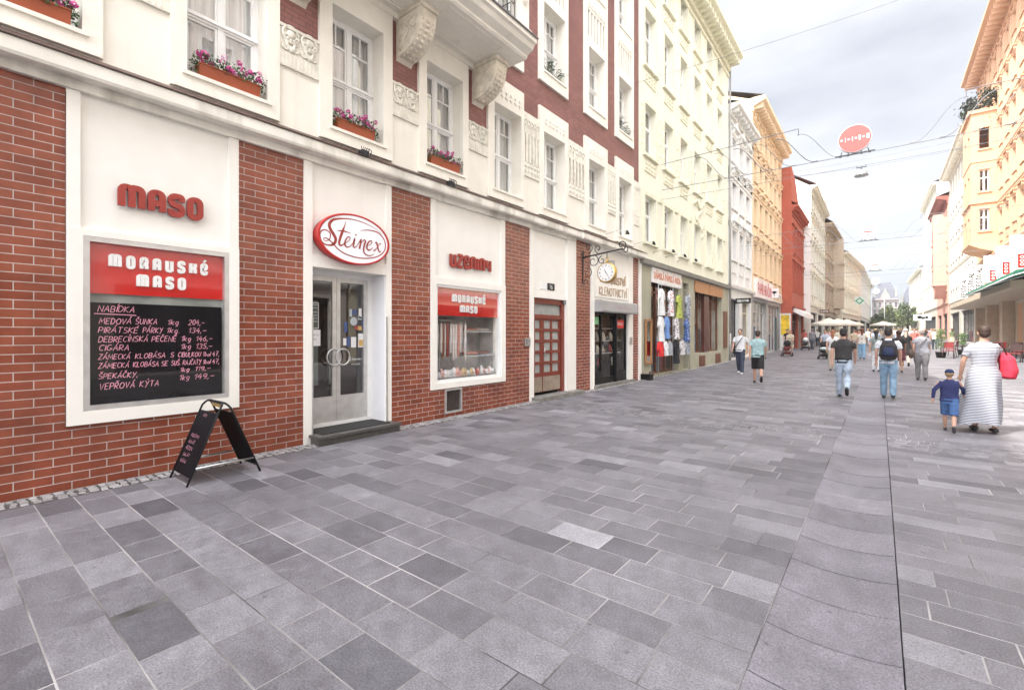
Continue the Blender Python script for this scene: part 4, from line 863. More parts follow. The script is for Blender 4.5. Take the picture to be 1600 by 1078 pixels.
x=MB(); x.box(.3,6.4,-.3,-.02,4.0,5.3); a=x.build('shop_sign',mat('pinkwhite_sign',(.78,.70,.68),.5),O_); x=MB(); thin_text(x,'PAPÍR HRAČKY',.6,5.4,4.25,.7,-.305,.13,0,0,3); x.ball((5.6,-.31,4.6),(.5,.02,.35),10,6); x.build('lettering',mat('crimson_letters',(.55,.06,.09),.5),a)
x=MB(); x.box(6.9,11.3,-.16,-.02,4.1,4.9); a=x.build('shop_sign',mat('sign_white',(.8,.79,.77)),O_); x=MB(); thin_text(x,'KLENOTY',7.4,10.8,4.3,.4,-.165,.08,0,0,3); x.build('lettering',BLK,a)
REDW=mat('brick_red_render',(.40,.09,.05),.75,.12,2,.15); REDT=mat('brick_red_trim',(.38,.085,.05),.75,.12,4)
Rr,_=house('apartment_building','brick-red house standing forward of the ochre one with a blank side wall',(-5.94,46.5),(-5.94,54.7),12.6,REDW,REDT,[(5.4,7.3),(8.6,10.4)],[(.8+1.9*k,1.0) for k in range(4)],
 dict(style='red',zb=.2,ov=.5,gh=3.9,rh=3.6,roof=REDW,gf=[(.4,3.8,.1,3.3,IN_D,DKF),(4.4,7.8,.1,3.3,IN_L,ALU)],wf=mat('rust_frames',(.2,.05,.03),.5)))
x=MB(); x.prism([(0,12.6),(0,15.9),(2.3,15.3),(5.6,12.6)],.0,3.5,'y'); x.box(.3,1.3,1.4,2.4,15.9,17.3); x.box(.2,1.4,1.3,2.5,17.3,17.5); x.build('stepped_gable',REDW,Rr)
x=MB(); x.prism([(-.9,2.9),(-.85,3.3),(0,3.8),(0,3.4)],1.0,7.6); x.build('awning',mat('white_canvas',(.78,.78,.76),.8,.05),Rr)
GRN=mat('pale_green_render',(.64,.66,.62),.8,.07,2); GRT=mat('pale_green_trim',(.68,.69,.61),.8,.1,4); REDR=mat('red_roof_tiles',(.26,.09,.055))
Gr,_=house('apartment_building','pale grey-green house with a blank side wall coloured pale as if sunlit and red tiled roof',(-5.4,55),(-5.4,70),16.2,GRN,GRT,[(5.4,7.2),(8.6,10.3),(11.6,13.2),(14.1,15.2)],[(.8+2.35*k,1.05) for k in range(6)],
 dict(style='orange',zb=.3,ov=.6,rh=4,roof=REDR,side=mat('sunlit_side_wall',(.78,.78,.75),.8,.06,1,stain=.1),gf=[(.5,6.5,.1,3.6,IN_D,DKF),(7.5,14,.1,3.6,IN_L,DKF)]))  # side wall paler than the front: sunlight put into its colour
x=MB(); x.prism([(11.2,16.2),(14.6,16.2),(12.9,19.3)],-.3,5,'y'); x.build('front_gable',GRT,Gr)
BRN=mat('tan_brown_render',(.40,.345,.27),.8,.15,3); BRT=mat('tan_trim',(.45,.37,.28),.8,.15,4)
Bn,_=house('apartment_building','tan brown house with a corner oriel and a dark red mansard',(-5.35,70.1),(-5.0,83.5),15.2,BRN,BRT,[(5.4,7.2),(8.6,10.3),(11.6,13.2)],[(.8+2.2*k,1.05) for k in range(6)],
 dict(style='rich',zb=.35,ov=.9,rh=5,roof=mat('dark_red_mansard',(.22,.06,.045),.7,.2,3),gf=[(.5,6,.1,3.6,IN_D,DKF),(7,13,.1,3.6,IN_L,DKF)]))
x=MB(); x.prism([(9.2,0),(9.6,-1.1),(11.4,-1.1),(11.8,0)],4.9,14.6,'z'); x.prism([(9.6,0),(9.9,-.6),(11.1,-.6),(11.4,0)],4.1,4.9,'z'); x.box(9.3,11.7,-1.2,0,7.6,7.8); x.box(9.3,11.7,-1.2,0,11,11.2); x.build('oriel',BRT,Bn)
CRM=mat('cream_render',(.76,.72,.60),.8,.07,2); CRT=mat('cream_trim',(.78,.74,.62),.8,.08,4)
Cr,_=house('apartment_building','long cream three-storey house beyond the white parasols',(-4.3,84),(-2.75,106),13.2,CRM,CRT,[(5.2,7.2),(9.2,11.3)],[(1.2+2.5*k,1.1) for k in range(8)],
 dict(style='orange',zb=.5,ov=.8,rh=3,gf=[(1,8,.1,3.6,IN_D,DKF),(9,20,.1,3.6,IN_D,DKF)]))
house('apartment_building','long grey-white house at the far end of the left row',(-2.75,106.2),(-1.75,150),12.9,mat('grey_white_render',(.62,.62,.60),.8,.08,2),PALET,[(5.2,7.2),(8.8,10.8)],[(1.2+3*k,1.2) for k in range(14)],
 dict(style='orange',zb=.7,ov=.7,rh=2.5,gf=[(1,20,.1,3.6,IN_D,DKF),(22,42,.1,3.6,IN_D,DKF)]))
# ================================================ right side of the street
PEA=mat('peach_render',(.64,.395,.24),.8,.06,2,.15,stain=.05); PET=mat('peach_trim',(.64,.41,.26),.8,.08,5)
fl=[(10.3,12.2),(14.2,16.1),(18.0,19.9),(21.6,23.4),(25.2,26.8)]
RB,_=house('apartment_building','tall peach house with boxed oriel and balcony plants, right of the street',(8.4,70.5),(8.4,39),28.6,PEA,PET,fl,[(1.0+2.6*k,1.1) for k in range(11)],
 dict(style='orange',zb=.3,ov=1.4,ch=1.2,mod=.9,gh=8.7,depth=12,gf=[]))
# boxed oriel with a window facing down the street each storey
x=MB(); s0,s1=5.3,10.4
x.wall(s0,s1,9.6,21.8,[(6.2,7.2,10.3,12.2),(8.5,9.5,10.3,12.2),(6.2,7.2,14.2,16.1),(8.5,9.5,14.2,16.1),(6.2,7.2,18,19.9),(8.5,9.5,18,19.9)],-1.75,.2)
x.poly([(s0,-1.75,9.6),(s0,0,9.6),(s0,0,21.8),(s0,-1.75,21.8)]); x.poly([(s0,-1.75,9.6),(s1,-1.75,9.6),(s1,0,9.6),(s0,0,9.6)]); x.poly([(s0,-1.75,21.8),(s1,-1.75,21.8),(s1,0,21.8),(s0,0,21.8)])
def sidewall(mb,s,i0,i1,z0,z1,holes,dep=-.2):
    xs=sorted({i0,i1,*[v for h_ in holes for v in h_[:2]]}); zs=sorted({z0,z1,*[v for h_ in holes for v in h_[2:]]})
    for a,b in zip(xs,xs[1:]):
        for c,d in zip(zs,zs[1:]):
            if any(h_[0]<(a+b)/2<h_[1] and h_[2]<(c+d)/2<h_[3] for h_ in holes): continue
            mb.poly([(s,a,c),(s,b,c),(s,b,d),(s,a,d)])
    for a,b,c,d in holes:
        t=s+dep; mb.poly([(s,a,c),(t,a,c),(t,a,d),(s,a,d)]); mb.poly([(s,b,c),(t,b,c),(t,b,d),(s,b,d)]); mb.poly([(s,a,d),(t,a,d),(t,b,d),(s,b,d)]); mb.poly([(s,a,c),(t,a,c),(t,b,c),(s,b,c)])
sidewall(x,s1,-1.75,0,9.6,21.8,[(-1.2,-.55,a,b) for a,b in ((10.8,12.8),(14.4,16.4),(18.3,20.2))])
OB=x.build('oriel',PEA,RB)
for a,b in ((10.8,12.8),(14.4,16.4)):
    f=inst('window',win_frame(.65,b-a,'gen').mesh('window',WHT),OB,(s1-.19,-1.2,a),(0,0,pi/2)); y_=MB(); y_.poly([(.05,.03,.05),(.6,.03,.05),(.6,.03,b-a-.05),(.05,.03,b-a-.05)]); y_.build('pane',GLS,f); y_=MB(); y_.poly([(0,.25,0),(.65,.25,0),(.65,.25,b-a),(0,.25,b-a)]); y_.build('dark_room',DARK,f)
x=MB(); x.prism([(0,8.75),(-1.2,9.2),(-1.9,9.6),(-1.9,9.75),(0,9.75)],s0-.1,s1+.1); x.build('oriel_foot',PET,OB)
for L in ((.12,1.9,13.3,13.5),(.15,1.95,21.6,21.9),(.06,1.8,17.1,17.25)): x=MB(); x.box(s0-.1,s1+L[0],-L[1],0,L[2],L[3]); x.build('string_course',PET,OB)
x=MB()
for a,b in ((10.8,12.8),(14.4,16.4),(18.3,20.2)): x=MB(); x.box(s1,s1+.1,-1.35,-.4,a-.14,a); x.build('sill',PET,OB); x=MB(); x.box(s1,s1+.05,-1.3,-.45,b,b+.15); x.build('lintel',PET,OB)
x=MB(); rail_panel(x,(s0,-1.75),(s1,-1.75),22.0,23.1,.3); rail_panel(x,(s1,-1.75),(s1,0),22.0,23.1,.3); x.build('balcony_railing',IRON,OB)
x=MB(); x.prism([(0,8.1),(-.35,8.2),(-.45,8.6),(-.2,8.9),(0,8.95)],0,31.5); x.build('shop_cornice',PET,RB)
# recessed ground floor behind stone-clad piers, with a flat canopy
STN=mat('tan_stone_cladding',(.46,.38,.29),.6,.12,2); 
x=MB(); x.wall(0,31.5,-.4,8.7,[(.6,3.2,.3,3.6),(5.0,9.4,.3,3.7),(11,16,.3,3.7),(18,24,.3,3.7),(26,30,.3,3.7),(1,5,5.2,7.6),(6,10.5,5.2,7.6),(12,17,5.2,7.6),(19,24,5.2,7.6),(25,30,5.2,7.6)],-.03,.35); x.build('ground_floor_front',mat('shop_wall_cream',(.60,.55,.46),.7,.1,2),RB)
for a,b,c,d in ((.6,3.2,.3,3.6),(5.0,9.4,.3,3.7),(11,16,.3,3.7),(18,24,.3,3.7),(26,30,.3,3.7),(1,5,5.2,7.6),(6,10.5,5.2,7.6),(12,17,5.2,7.6),(19,24,5.2,7.6),(25,30,5.2,7.6)):
    x=MB(); n=max(1,int((b-a)/1.6)); x.box(a,b,.2,.28,d-.1,d); x.box(a,b,.2,.28,c,c+.1)
    for k in range(n+1): q=a+(b-a-.1)*k/n; x.box(q,q+.1,.18,.28,c+.1,d-.1)
    f=x.build('shop_window',ALU,RB); x=MB(); plate(x,a,b,c,d,.24); x.build('pane',GLD,f); x=MB(); x.box(a,b,.33,1.2,c,d,'f'); x.build('shop_interior',IN_L,f)
for c in (4.2,10.4,17,24.6): x=MB(); x.box(c-.45,c+.45,-.75,-.05,-.4,3.95); x.build('stone_pier',STN,RB)
x=MB(); x.prism([(-.0,3.95),(-2.35,3.95),(-2.45,4.05),(-2.45,4.45),(0,4.6)],2.0,31.5); x.build('flat_canopy',mat('cream_canopy',(.5,.43,.33),.7,.08,2),RB)
house('apartment_building','whitish house with bay windows beyond the peach one on the right',(8.2,94),(8.2,70.6),24.2,mat('off_white_render',(.47,.44,.38),.8,.06,2),CRT,[(7.4,9.2),(11.2,13),(14.8,16.6),(18.4,20.2)],[(1.2+2.8*k,1.2) for k in range(8)],
 dict(style='right',zb=.6,ov=1.2,ch=.9,mod=.9,gh=5.5,gf=[(1,10,.1,4,IN_L,DKF),(12,22,.1,4,IN_L,DKF)]))
Pk,_=house('apartment_building','salmon pink house with a pointed oriel on the right',(8.0,110.5),(8.0,94.1),21.4,mat('salmon_render',(.56,.30,.23),.8,.06,2),mat('salmon_trim',(.58,.33,.26),.8,.06,4),[(7.4,9.2),(11.2,13),(14.8,16.6)],[(1.2+2.6*k,1.1) for k in range(6)],
 dict(style='right',zb=.8,ov=1.3,ch=1.2,mod=.9,cor=mat('dark_red_eave',(.25,.08,.06),.7),gh=5.5,roof=REDR,gf=[(1,7,.1,4,IN_L,DKF),(9,15,.1,4,IN_L,DKF)]))
x=MB(); x.prism([(11,0),(11.4,-1.5),(14.6,-1.5),(15,0)],8.2,19,'z'); x.prism([(11,8.2),(15,8.2),(13.6,6.3),(12.4,6.3)],-1.3,0,'y'); x.box(11.9,14.1,-1.6,-1.5,10.6,10.8); x.box(11.9,14.1,-1.6,-1.5,14.4,14.6); x.build('oriel',mat('salmon_render',(.56,.30,.23)),Pk)
x=MB(); x.box(12.2,13.0,-1.52,-1.5,11,13.2); x.box(12.2,13.0,-1.52,-1.5,14.8,17); x.build('oriel_window',DARK,Pk)
house('apartment_building','tall pale cream house at the far end of the right row',(7.6,135),(8.0,110.6),27.5,mat('pale_cream_render',(.50,.47,.39),.8,.06,2),CRT,[(7.4,9.2),(11.2,13),(14.8,16.6),(18.4,20.2),(22,23.6)],[(1.2+2.8*k,1.2) for k in range(8)],
 dict(style='right',zb=.9,ov=.8,gh=5.5,gf=[(1,22,.1,4,IN_L,DKF)]))
house('apartment_building','low pale house beside the square on the right',(6.6,170),(7.4,135.2),15,mat('pale_cream_render',(.50,.47,.39)),CRT,[(6,8),(9.5,11.5)],[(1.2+2.8*k,1.2) for k in range(11)],
 dict(style='right',zb=1.2,ov=.8,gh=5.2,gf=[(1,20,.1,4,IN_L,DKF)]))
for (y0,y1,h_,c_,lb) in ((38.8,15,20,(.74,.68,.52),'cream house opposite the jeweller, outside the picture'),(14.8,-8,22,(.70,.62,.56),'pinkish grey house opposite the butcher shop'),(-8.2,-26,19,(.76,.74,.68),'white house opposite and behind the viewpoint')):
    house('apartment_building',lb,(9.2,y0),(9.2,y1),h_,mat('opp_render%d'%y0,c_,.8,.06,2),PALET,[(5.4,7.4),(9,11),(12.6,14.6)],[(1.0+2.5*k,1.2) for k in range(int((y0-y1-1)/2.5))],
     dict(style='right',ov=.7,gf=[(1,(y0-y1)*.45,.1,3.6,IN_D,DKF),((y0-y1)*.5,y0-y1-1,.1,3.6,IN_D,DKF)]))
# ================================================ people
import time
def remesh(mb,name,m,vox,sm=2,fac=.5):
    me0=mb.mesh('tmp',m); o=bpy.data.objects.new('tmp',me0); C.objects.link(o)
    a=o.modifiers.new('r','REMESH'); a.mode='VOXEL'; a.voxel_size=vox; a.use_smooth_shade=True
    if sm: b=o.modifiers.new('s','SMOOTH'); b.factor=fac; b.iterations=sm
    vl=bpy.context.view_layer; vl.update(); dg=bpy.context.evaluated_depsgraph_get()
    me=bpy.data.meshes.new_from_object(o.evaluated_get(dg)); me.name=name
    bpy.data.objects.remove(o); bpy.data.meshes.remove(me0)
    if not me.materials: me.materials.append(m)
    me.polygons.foreach_set('use_smooth',[True]*len(me.polygons))
    return me
SK={'light':mat('light_skin',(.50,.29,.21),.55,.08,20),'tan':mat('tanned_skin',(.36,.19,.12),.55,.08,20)}
def cloth(n,c,**k): return mat('cloth_'+n,c,.9,k.pop('var',.22),k.pop('scale',12),.25,**k)
def stripes(name,c1,c2,n_):
    m=bpy.data.materials.new(name); m.use_nodes=True; nt=m.node_tree; p=nt.nodes['Principled BSDF']; p.inputs['Roughness'].default_value=.9
    t=nt.nodes.new('ShaderNodeTexCoord'); w_=nt.nodes.new('ShaderNodeTexWave'); w_.bands_direction='Z'; w_.inputs['Scale'].default_value=n_; w_.inputs['Distortion'].default_value=.5
    r=nt.nodes.new('ShaderNodeValToRGB'); r.color_ramp.interpolation='CONSTANT'; r.color_ramp.elements[0].color=(*c1,1); r.color_ramp.elements[1].color=(*c2,1); r.color_ramp.elements[1].position=.42
    nt.links.new(t.outputs['Object'],w_.inputs[0]); nt.links.new(w_.outputs[0],r.inputs[0]); nt.links.new(r.outputs[0],p.inputs['Base Color']); return m
def person(x,y,deg,label,H=1.75,top=None,bot=None,style='trousers',skin='light',hair=(.03,.02,.015),hairlen=0,near=False,lg=.38,knee=.5,arm=.3,elb=.3,fem=False,cap=None,shoe=(.02,.02,.02),group=None,child=False,lean=0,arms=None,wide=1.,sleeve=.55,hairm=None):
    """local +Y is the way the person faces; deg = heading, 0 = away along the street, 180 = towards the viewer"""
    k=H/1.75; vox=.011 if near else .02
    root=empty('person',(x,y,gz(y)),R(-deg),label,'person',group)
    hw=.165*wide*(1.05 if fem else 1); wst=(.125 if fem else .145)*wide; sh=.175 if fem else .2
    def leg(sd,th,kn):
        hip=Vector((sd*.09,0,.90)); a=hip+Vector((0,math.sin(th),-math.cos(th)))*.44; b=a+Vector((0,math.sin(th-kn),-math.cos(th-kn)))*.42
        q=max(0,(kn-th)*.9) if kn>.35 else 0
        return hip,a,b,q
    LL=[leg(-1,lg,.08),leg(1,-lg*.8,knee)]
    low=min(b.z-.075 if q==0 else b.z-.09-.12*math.sin(q) for _,_,b,q in LL); dz=-low
    up=Vector((0,0,dz))
    def T(p): return Vector(p)+up
    A=[]
    for n_,sd in enumerate((-1,1)):
        if arms: th,el,ab=arms[n_]
        else: th=(-arm if sd<0 else arm); el=elb; ab=.12
        s_=Vector((sd*sh,0,1.41)); e_=s_+Vector((sd*math.sin(ab),math.sin(th),-math.cos(th)*math.cos(ab))).normalized()*.28; w_=e_+Vector((sd*ab*.2,math.sin(th+el),-math.cos(th+el))).normalized()*.25
        A.append((s_,e_,w_,(w_-e_).normalized(),sd))
    mb=MB()
    tor=[(.0,.84,hw*.85,.10),(0,.92,hw,.118),(0,1.0,hw*.95,.112),(0,1.08,wst,.098),(0,1.2,wst*1.12,.105),(0,1.32,.17*wide,.115),(0,1.40,.165,.098),(0,1.455,.10,.075),(0,1.49,.06,.06),(0,1.56,.052,.056)]
    mb.tube([T((0,a,b)) for a,b,_,_ in tor],[(c,d) for *_,c,d in tor],14,ref=(0,1,0))
    hz=1.635; hs=1.18 if child else 1
    mb.ball(T((0,.005,hz+.015)),(.074*hs,.092*hs,.105*hs),12,10); mb.ball(T((0,.035,hz-.05)),(.052*hs,.058*hs,.06*hs),10,8); mb.ball(T((0,.098*hs,hz-.015)),(.012,.02,.022),6,5); mb.ball(T((0,.085*hs,hz-.058)),(.026,.014,.01),6,5)
    for sd in (-1,1): mb.ball(T((sd*.077*hs,0,hz-.01)),(.012,.022,.032),6,5)
    for hip,kn_,an,q in LL:
        mb.tube([T(hip+Vector((0,0,.03))),T(hip.lerp(kn_,.5)),T(kn_),T(kn_.lerp(an,.35)+Vector((0,-.012,0))),T(an)],[.088*wide,.075*wide,.053,.055,.036],10)
        d=Vector((0,math.cos(q),-math.sin(q))); mb.tube([T(an+Vector((0,0,-.04))-d*.05),T(an+Vector((0,0,-.045))+d*.06),T(an+Vector((0,0,-.055))+d*.15)],[.035,.036,.024],8)
    for s_,e_,w_,d,sd in A:
        mb.tube([T(s_+Vector((-sd*.03,0,.0))),T(s_.lerp(e_,.3)),T(e_),T(e_.lerp(w_,.3)),T(w_)],[.052,.046,.037,.038,.026],8)
        side=Vector((0,1,0)) if abs(d.y)<.8 else Vector((0,0,1)); side=(side-d*side.dot(d)).normalized(); inn=Vector((-sd,0,0))
        mb.tube([T(w_),T(w_+d*.04),T(w_+d*.085)],[(.026,.02),(.03,.038),(.024,.036)],8,ref=None)
        if near:
            for f in range(4):
                b_=w_+d*.08+side*(.030-.020*f); L_=(.062,.072,.068,.05)[f]
                mb.tube([T(b_-d*.02),T(b_+d*L_*.5+inn*.004),T(b_+d*L_*.85+inn*.022)],[.0095,.009,.007],6)
            b_=w_+d*.03+side*.026; mb.tube([T(b_),T(b_+side*.024+d*.03+inn*.008),T(b_+side*.026+d*.06+inn*.018)],[.012,.011,.008],6)
        else: mb.tube([T(w_+d*.07),T(w_+d*.12),T(w_+d*.16+inn*.02)],[(.03,.024),(.03,.02),(.018,.014)],6)
    inst('body',remesh(mb,'body',SK[skin],vox if near else .016,2,.4),root)
    # hair
    hm=mat('hair_%d'%int(sum(hair)*1000),hair,.6,.5,30,.4); mb=MB()
    if cap: 
        cm=cloth('cap',cap); mb.ball(T((0,0,hz+.055)),(.086*hs,.1*hs,.075*hs),12,8); mb.tube([T((0,.08,hz+.05)),T((0,.16,hz+.04))],[(.06,.008),(.05,.006)],8,ref=(1,0,0)); inst('cap',remesh(mb,'cap',cm,.01,1),root); mb=MB()
        mb.ball(T((0,-.03,hz+.0)),(.08*hs,.08*hs,.07*hs),10,8)
    else:
        mb.ball(T((0,-.012,hz+.035)),(.084,.1,.096),12,8); mb.ball(T((0,-.045,hz-.01)),(.076,.066,.08),10,8)
        if hairlen>.5: mb.ball(T((0,-.03,hz+.05)),(.10,.11,.095),10,8)
    if hairlen: mb.tube([T((0,-.055,hz)),T((0,-.085,hz-.1)),T((0,-.10,hz-.12-hairlen*.35))],[(.072,.05),(.065,.04),(.04,.02)],8,ref=(0,1,0))
    inst('hair',remesh(mb,'hair',hm,.011,0),root)
    if near or abs(deg-180)<60:
        e=MB(); 
        for sd in (-1,1): e.ball(T((sd*.03,.083*hs,hz+.008)),(.012,.008,.008),6,5)
        e.build('eyes',mat('eye_dark',(.02,.015,.01),.3),root)
        e=MB(); e.ball(T((0,.094*hs,hz-.058)),(.024,.008,.006),6,5); e.build('mouth',mat('lips',(.30,.10,.09),.5),root)
    # top
    o_=.016; hem=.86 if style!='dress' else 1.0; mb=MB()
    tt=[(hem,hw+o_+.008,.13),(1.0,hw*.97+o_,.126),(1.08,wst+o_+.012,.116),(1.2,wst*1.12+o_,.122),(1.32,.17*wide+o_,.13),(1.40,.168+o_,.112),(1.455,.115,.088),(1.485,.072,.07)]
    mb.tube([T((0,0,a)) for a,_,_ in tt],[(b,c) for _,b,c in tt],14,ref=(0,1,0))
    for s_,e_,w_,d,sd in A:
        if sleeve>1: mb.tube([T(s_+Vector((-sd*.05,0,0))),T(e_),T(w_.lerp(e_,.1))],[.066,.054,.042],9)
        else: mb.tube([T(s_+Vector((-sd*.05,0,0))),T(s_.lerp(e_,.3)),T(s_.lerp(e_,sleeve+.1))],[.062,.062,.06],9)
    inst('dress_top' if style=='dress' else 'shirt',remesh(mb,'shirt',top,vox,2,.5),root)
    mb=MB()
    if style in('trousers','shorts','skirt'):
        mb.tube([T((0,0,.80)),T((0,0,.92)),T((0,0,1.0))],[(hw*.92+o_,.115),(hw+o_,.13),(hw*.97+.01,.122)],14,ref=(0,1,0))
    if style in('trousers','shorts'):
        for hip,kn_,an,q in LL:
            if style=='trousers': mb.tube([T(hip+Vector((0,0,.03))),T(hip.lerp(kn_,.5)),T(kn_),T(kn_.lerp(an,.5)),T(an+Vector((0,0,-.01)))],[.102*wide,.096*wide,.078,.076,.062],10)
            else: mb.tube([T(hip+Vector((0,0,.03))),T(hip.lerp(kn_,.5)),T(hip.lerp(kn_,.98))],[.1*wide,.095*wide,.09*wide],10)
    if style=='dress':
        n=28; m_=MB(); rows=[(1.06,wst+.02,.118),(.95,hw+.035,.15),(.7,.22,.19),(.4,.27,.25),(.12,.31,.30)]
        for a,b,c in rows:
            f=max(0,(1-a))*.06; ox=-.16*max(0,1-a)**1.5; oy=-.10*max(0,1-a)**1.5
            for j in range(n): t=2*pi*j/n; m_.v.append(tuple(T((ox+(b+f*math.sin(t*5+a*2))*math.cos(t),oy+(c+f*math.sin(t*5+a*2))*math.sin(t),a+(0 if a>.2 else .03*math.sin(t*3))))))
        m_.smooth=True
        for r_ in range(len(rows)-1):
            for j in range(n): m_.face((r_*n+j,r_*n+(j+1)%n,(r_+1)*n+(j+1)%n,(r_+1)*n+j))
        m_.build('skirt',bot,root)
    elif style=='skirt':
        mb.tube([T((0,0,.95)),T((0,0,.7)),T((0,0,.5))],[(hw+.02,.13),(hw+.05,.16),(hw+.06,.17)],14,ref=(0,1,0))
    if style!='dress': inst(style,remesh(mb,style,bot,vox,2,.5),root)
    sm_=mat('shoe_%d'%int(sum(shoe)*1000),shoe,.5)
    for hip,kn_,an,q in LL:
        mb=MB(); d=Vector((0,math.cos(q),-math.sin(q))); nrm=Vector((0,math.sin(q),math.cos(q))); b0=an-nrm*.035
        mb.tube([T(b0-d*.07),T(b0-d*.03),T(b0+d*.06-nrm*.005),T(b0+d*.14-nrm*.012),T(b0+d*.185-nrm*.016)],[(.028,.034),(.04,.045),(.043,.038),(.044,.026),(.025,.014)],10,ref=tuple(nrm))
        s_=mb.build('shoe',sm_,root)
    root.scale=(k,k,k)
    return root,T,A
W_=cloth('white',(.66,.66,.67),var=.12); JN=cloth('light_jeans',(.36,.43,.52),var=.3,scale=7); DJ=cloth('dark_jeans',(.045,.055,.085)); BK=cloth('black',(.018,.017,.018)); CH=cloth('charcoal',(.04,.037,.037))
TEAL=cloth('pale_teal',(.32,.46,.47)); MJ=cloth('mid_jeans',(.20,.31,.42),var=.3,scale=7)
r,T,A=person(-4.39,20.4,180,'man in white T-shirt and dark jeans with a black crossbody strap walking this way',1.78,W_,DJ,near=True,hair=(.06,.04,.03),shoe=(.7,.7,.7),lg=.22,knee=.25)
mb=MB(); mb.tube([T((-.12,.115,1.44)),T((-.03,.14,1.3)),T((.08,.14,1.15)),T((.19,.08,.98)),T((.2,0,.95))],.014,5); mb.build('bag_strap',BK,r)
mb=MB(); mb.box(.17,.24,-.1,.12,.78+T((0,0,0)).z,1.0+T((0,0,0)).z); tag(mb.build('shoulder_bag',BK,None,r.location,r.rotation_euler),'small black bag hanging at the hip of the man in white','bag')
r,T,A=person(-3.15,17.1,-12,'man in a pale teal T-shirt and black shorts walking away',1.74,TEAL,BK,'shorts',near=True,hair=(.05,.03,.02),lg=.3,knee=.75,wide=1.1)
mb=MB(); c=A[1][2]+A[1][3]*.1; mb.box(c.x-.01,c.x+.01,c.y-.04,c.y+.04,c.z-.07+T((0,0,0)).z,c.z+.08+T((0,0,0)).z); tag(mb.build('phone',BLK,None,r.location,r.rotation_euler),'dark phone in the right hand of the man in teal','phone')
r,T,A=person(-.73,14.8,0,'man in a charcoal T-shirt and pale jeans seen from behind, left heel raised',1.76,CH,JN,near=True,hair=(.012,.01,.01),lg=.2,knee=.85,wide=1.05)
mb=MB(); mb.lathe([(1,0),(1,.035)],tuple(T((0,0,.955))),20,'z',(.186,.138)); mb.build('belt',BK,r)
FL=mat('white_patterned_shirt',(.72,.74,.78),.9,.5,25)
r,T,A=person(.18,15.2,0,'man with a large dark backpack, white patterned sleeves and blue jeans walking away',1.76,FL,MJ,near=True,hair=(.02,.014,.012),hairlen=.0,lg=.15,knee=.3,arm=.15)
mb=MB(); mb.tube([T((0,-.22,.98)),T((0,-.26,1.1)),T((0,-.24,1.3)),T((0,-.2,1.44))],[(.15,.1),(.19,.13),(.17,.11),(.11,.06)],12,ref=(0,1,0)); bp_=remesh(mb,'backpack',cloth('backpack',(.03,.027,.03)),.014,3)
b=tag(inst('backpack',bp_,None,r.location,r.rotation_euler),'dark rounded backpack worn by the man in blue jeans','backpack')
for sd in (-1,1):
    x=MB(); x.tube([T((sd*.09,-.2,1.42)),T((sd*.11,-.02,1.5)),T((sd*.12,.115,1.4)),T((sd*.14,.13,1.2)),T((sd*.17,-.1,1.05))],[(.03,.008)]*5,6); x.build('strap',BK,b)
x=MB(); x.tube([T((0,-.37,1.06)),T((0,-.385,1.1)),T((0,-.36,1.28))],[(.1,.01),(.13,.015),(.1,.01)],8,ref=(0,1,0)); x.build('front_pocket',cloth('navy',(.02,.028,.07)),b)
STR=stripes('striped_jersey',(.04,.05,.09),(.50,.50,.53),12.5)
r,T,A=person(1.40,11.2,-8,'woman in a long navy and white striped dress hurrying past with a red bag',1.76,STR,STR,'dress',near=True,fem=True,hair=(.04,.02,.012),hairlen=.0,arms=[(.1,.25,.28),(.5,.9,.1)],lg=.14,knee=.16,wide=1.05)
mb=MB(); mb.tube([T((.29,.0,.88)),T((.31,.02,1.0)),T((.28,.03,1.2)),T((.24,.02,1.3))],[(.09,.15),(.11,.18),(.1,.16),(.05,.08)],12,ref=(0,1,0)); bag=tag(inst('shoulder_bag',remesh(mb,'bag',cloth('red_bag',(.60,.03,.06)),.014,2),None,r.location,r.rotation_euler),'bright red bag under the arm of the woman in stripes','bag')
x=MB(); x.tube([T((.25,.12,1.28)),T((.2,.05,1.47)),T((.2,-.05,1.47)),T((.25,-.08,1.28))],.012,5); x.build('handle',BK,bag)
NV=cloth('navy_knit',(.025,.032,.11))
person(.93,10.75,5,'small boy in navy cap, navy shirt and blue shorts beside the striped dress',1.05,NV,cloth('blue_denim',(.06,.13,.30)),'shorts',near=True,cap=(.02,.03,.09),child=True,arms=[(-.2,.2,.45),(.7,.2,.3)],lg=.35,knee=.6,sleeve=2,hair=(.3,.2,.1),shoe=(.05,.05,.06),wide=1.15)
GT=cloth('grey_top',(.28,.28,.31)); GTR=cloth('grey_trousers',(.20,.19,.195))
r,T,A=person(1.14,21.3,0,'stout woman in grey trousers and grey top with a bag strap across her back',1.74,GT,GTR,near=True,fem=True,wide=1.28,hair=(.42,.36,.3),lg=.15,knee=.25)
mb=MB(); mb.tube([T((.14,-.1,1.44)),T((0,-.155,1.25)),T((-.2,-.14,1.02))],[(.02,.006)]*3,6); mb.build('bag_strap',cloth('brown_strap',(.08,.05,.035)),r)
mb=MB(); mb.ball(T((-.27,-.03,.88)),(.09,.19,.17),10,8); tag(mb.build('shoulder_bag',cloth('brown_leather',(.10,.075,.06)),None,r.location,r.rotation_euler),'brown slouchy bag at the left hip of the stout woman in grey','bag')
person(.98,28.8,0,'fair-haired woman in a short black dress walking away behind the backpack',1.76,BK,BK,'skirt',fem=True,hair=(.5,.38,.2),hairlen=.6,wide=1.1,near=True)
person(-.79,34,0,'woman in light top and blue jeans with long auburn hair',1.74,cloth('cream_top',(.62,.58,.52)),cloth('sky_jeans',(.20,.36,.52)),fem=True,hair=(.14,.045,.02),hairlen=1.2,lg=.12,knee=.15)
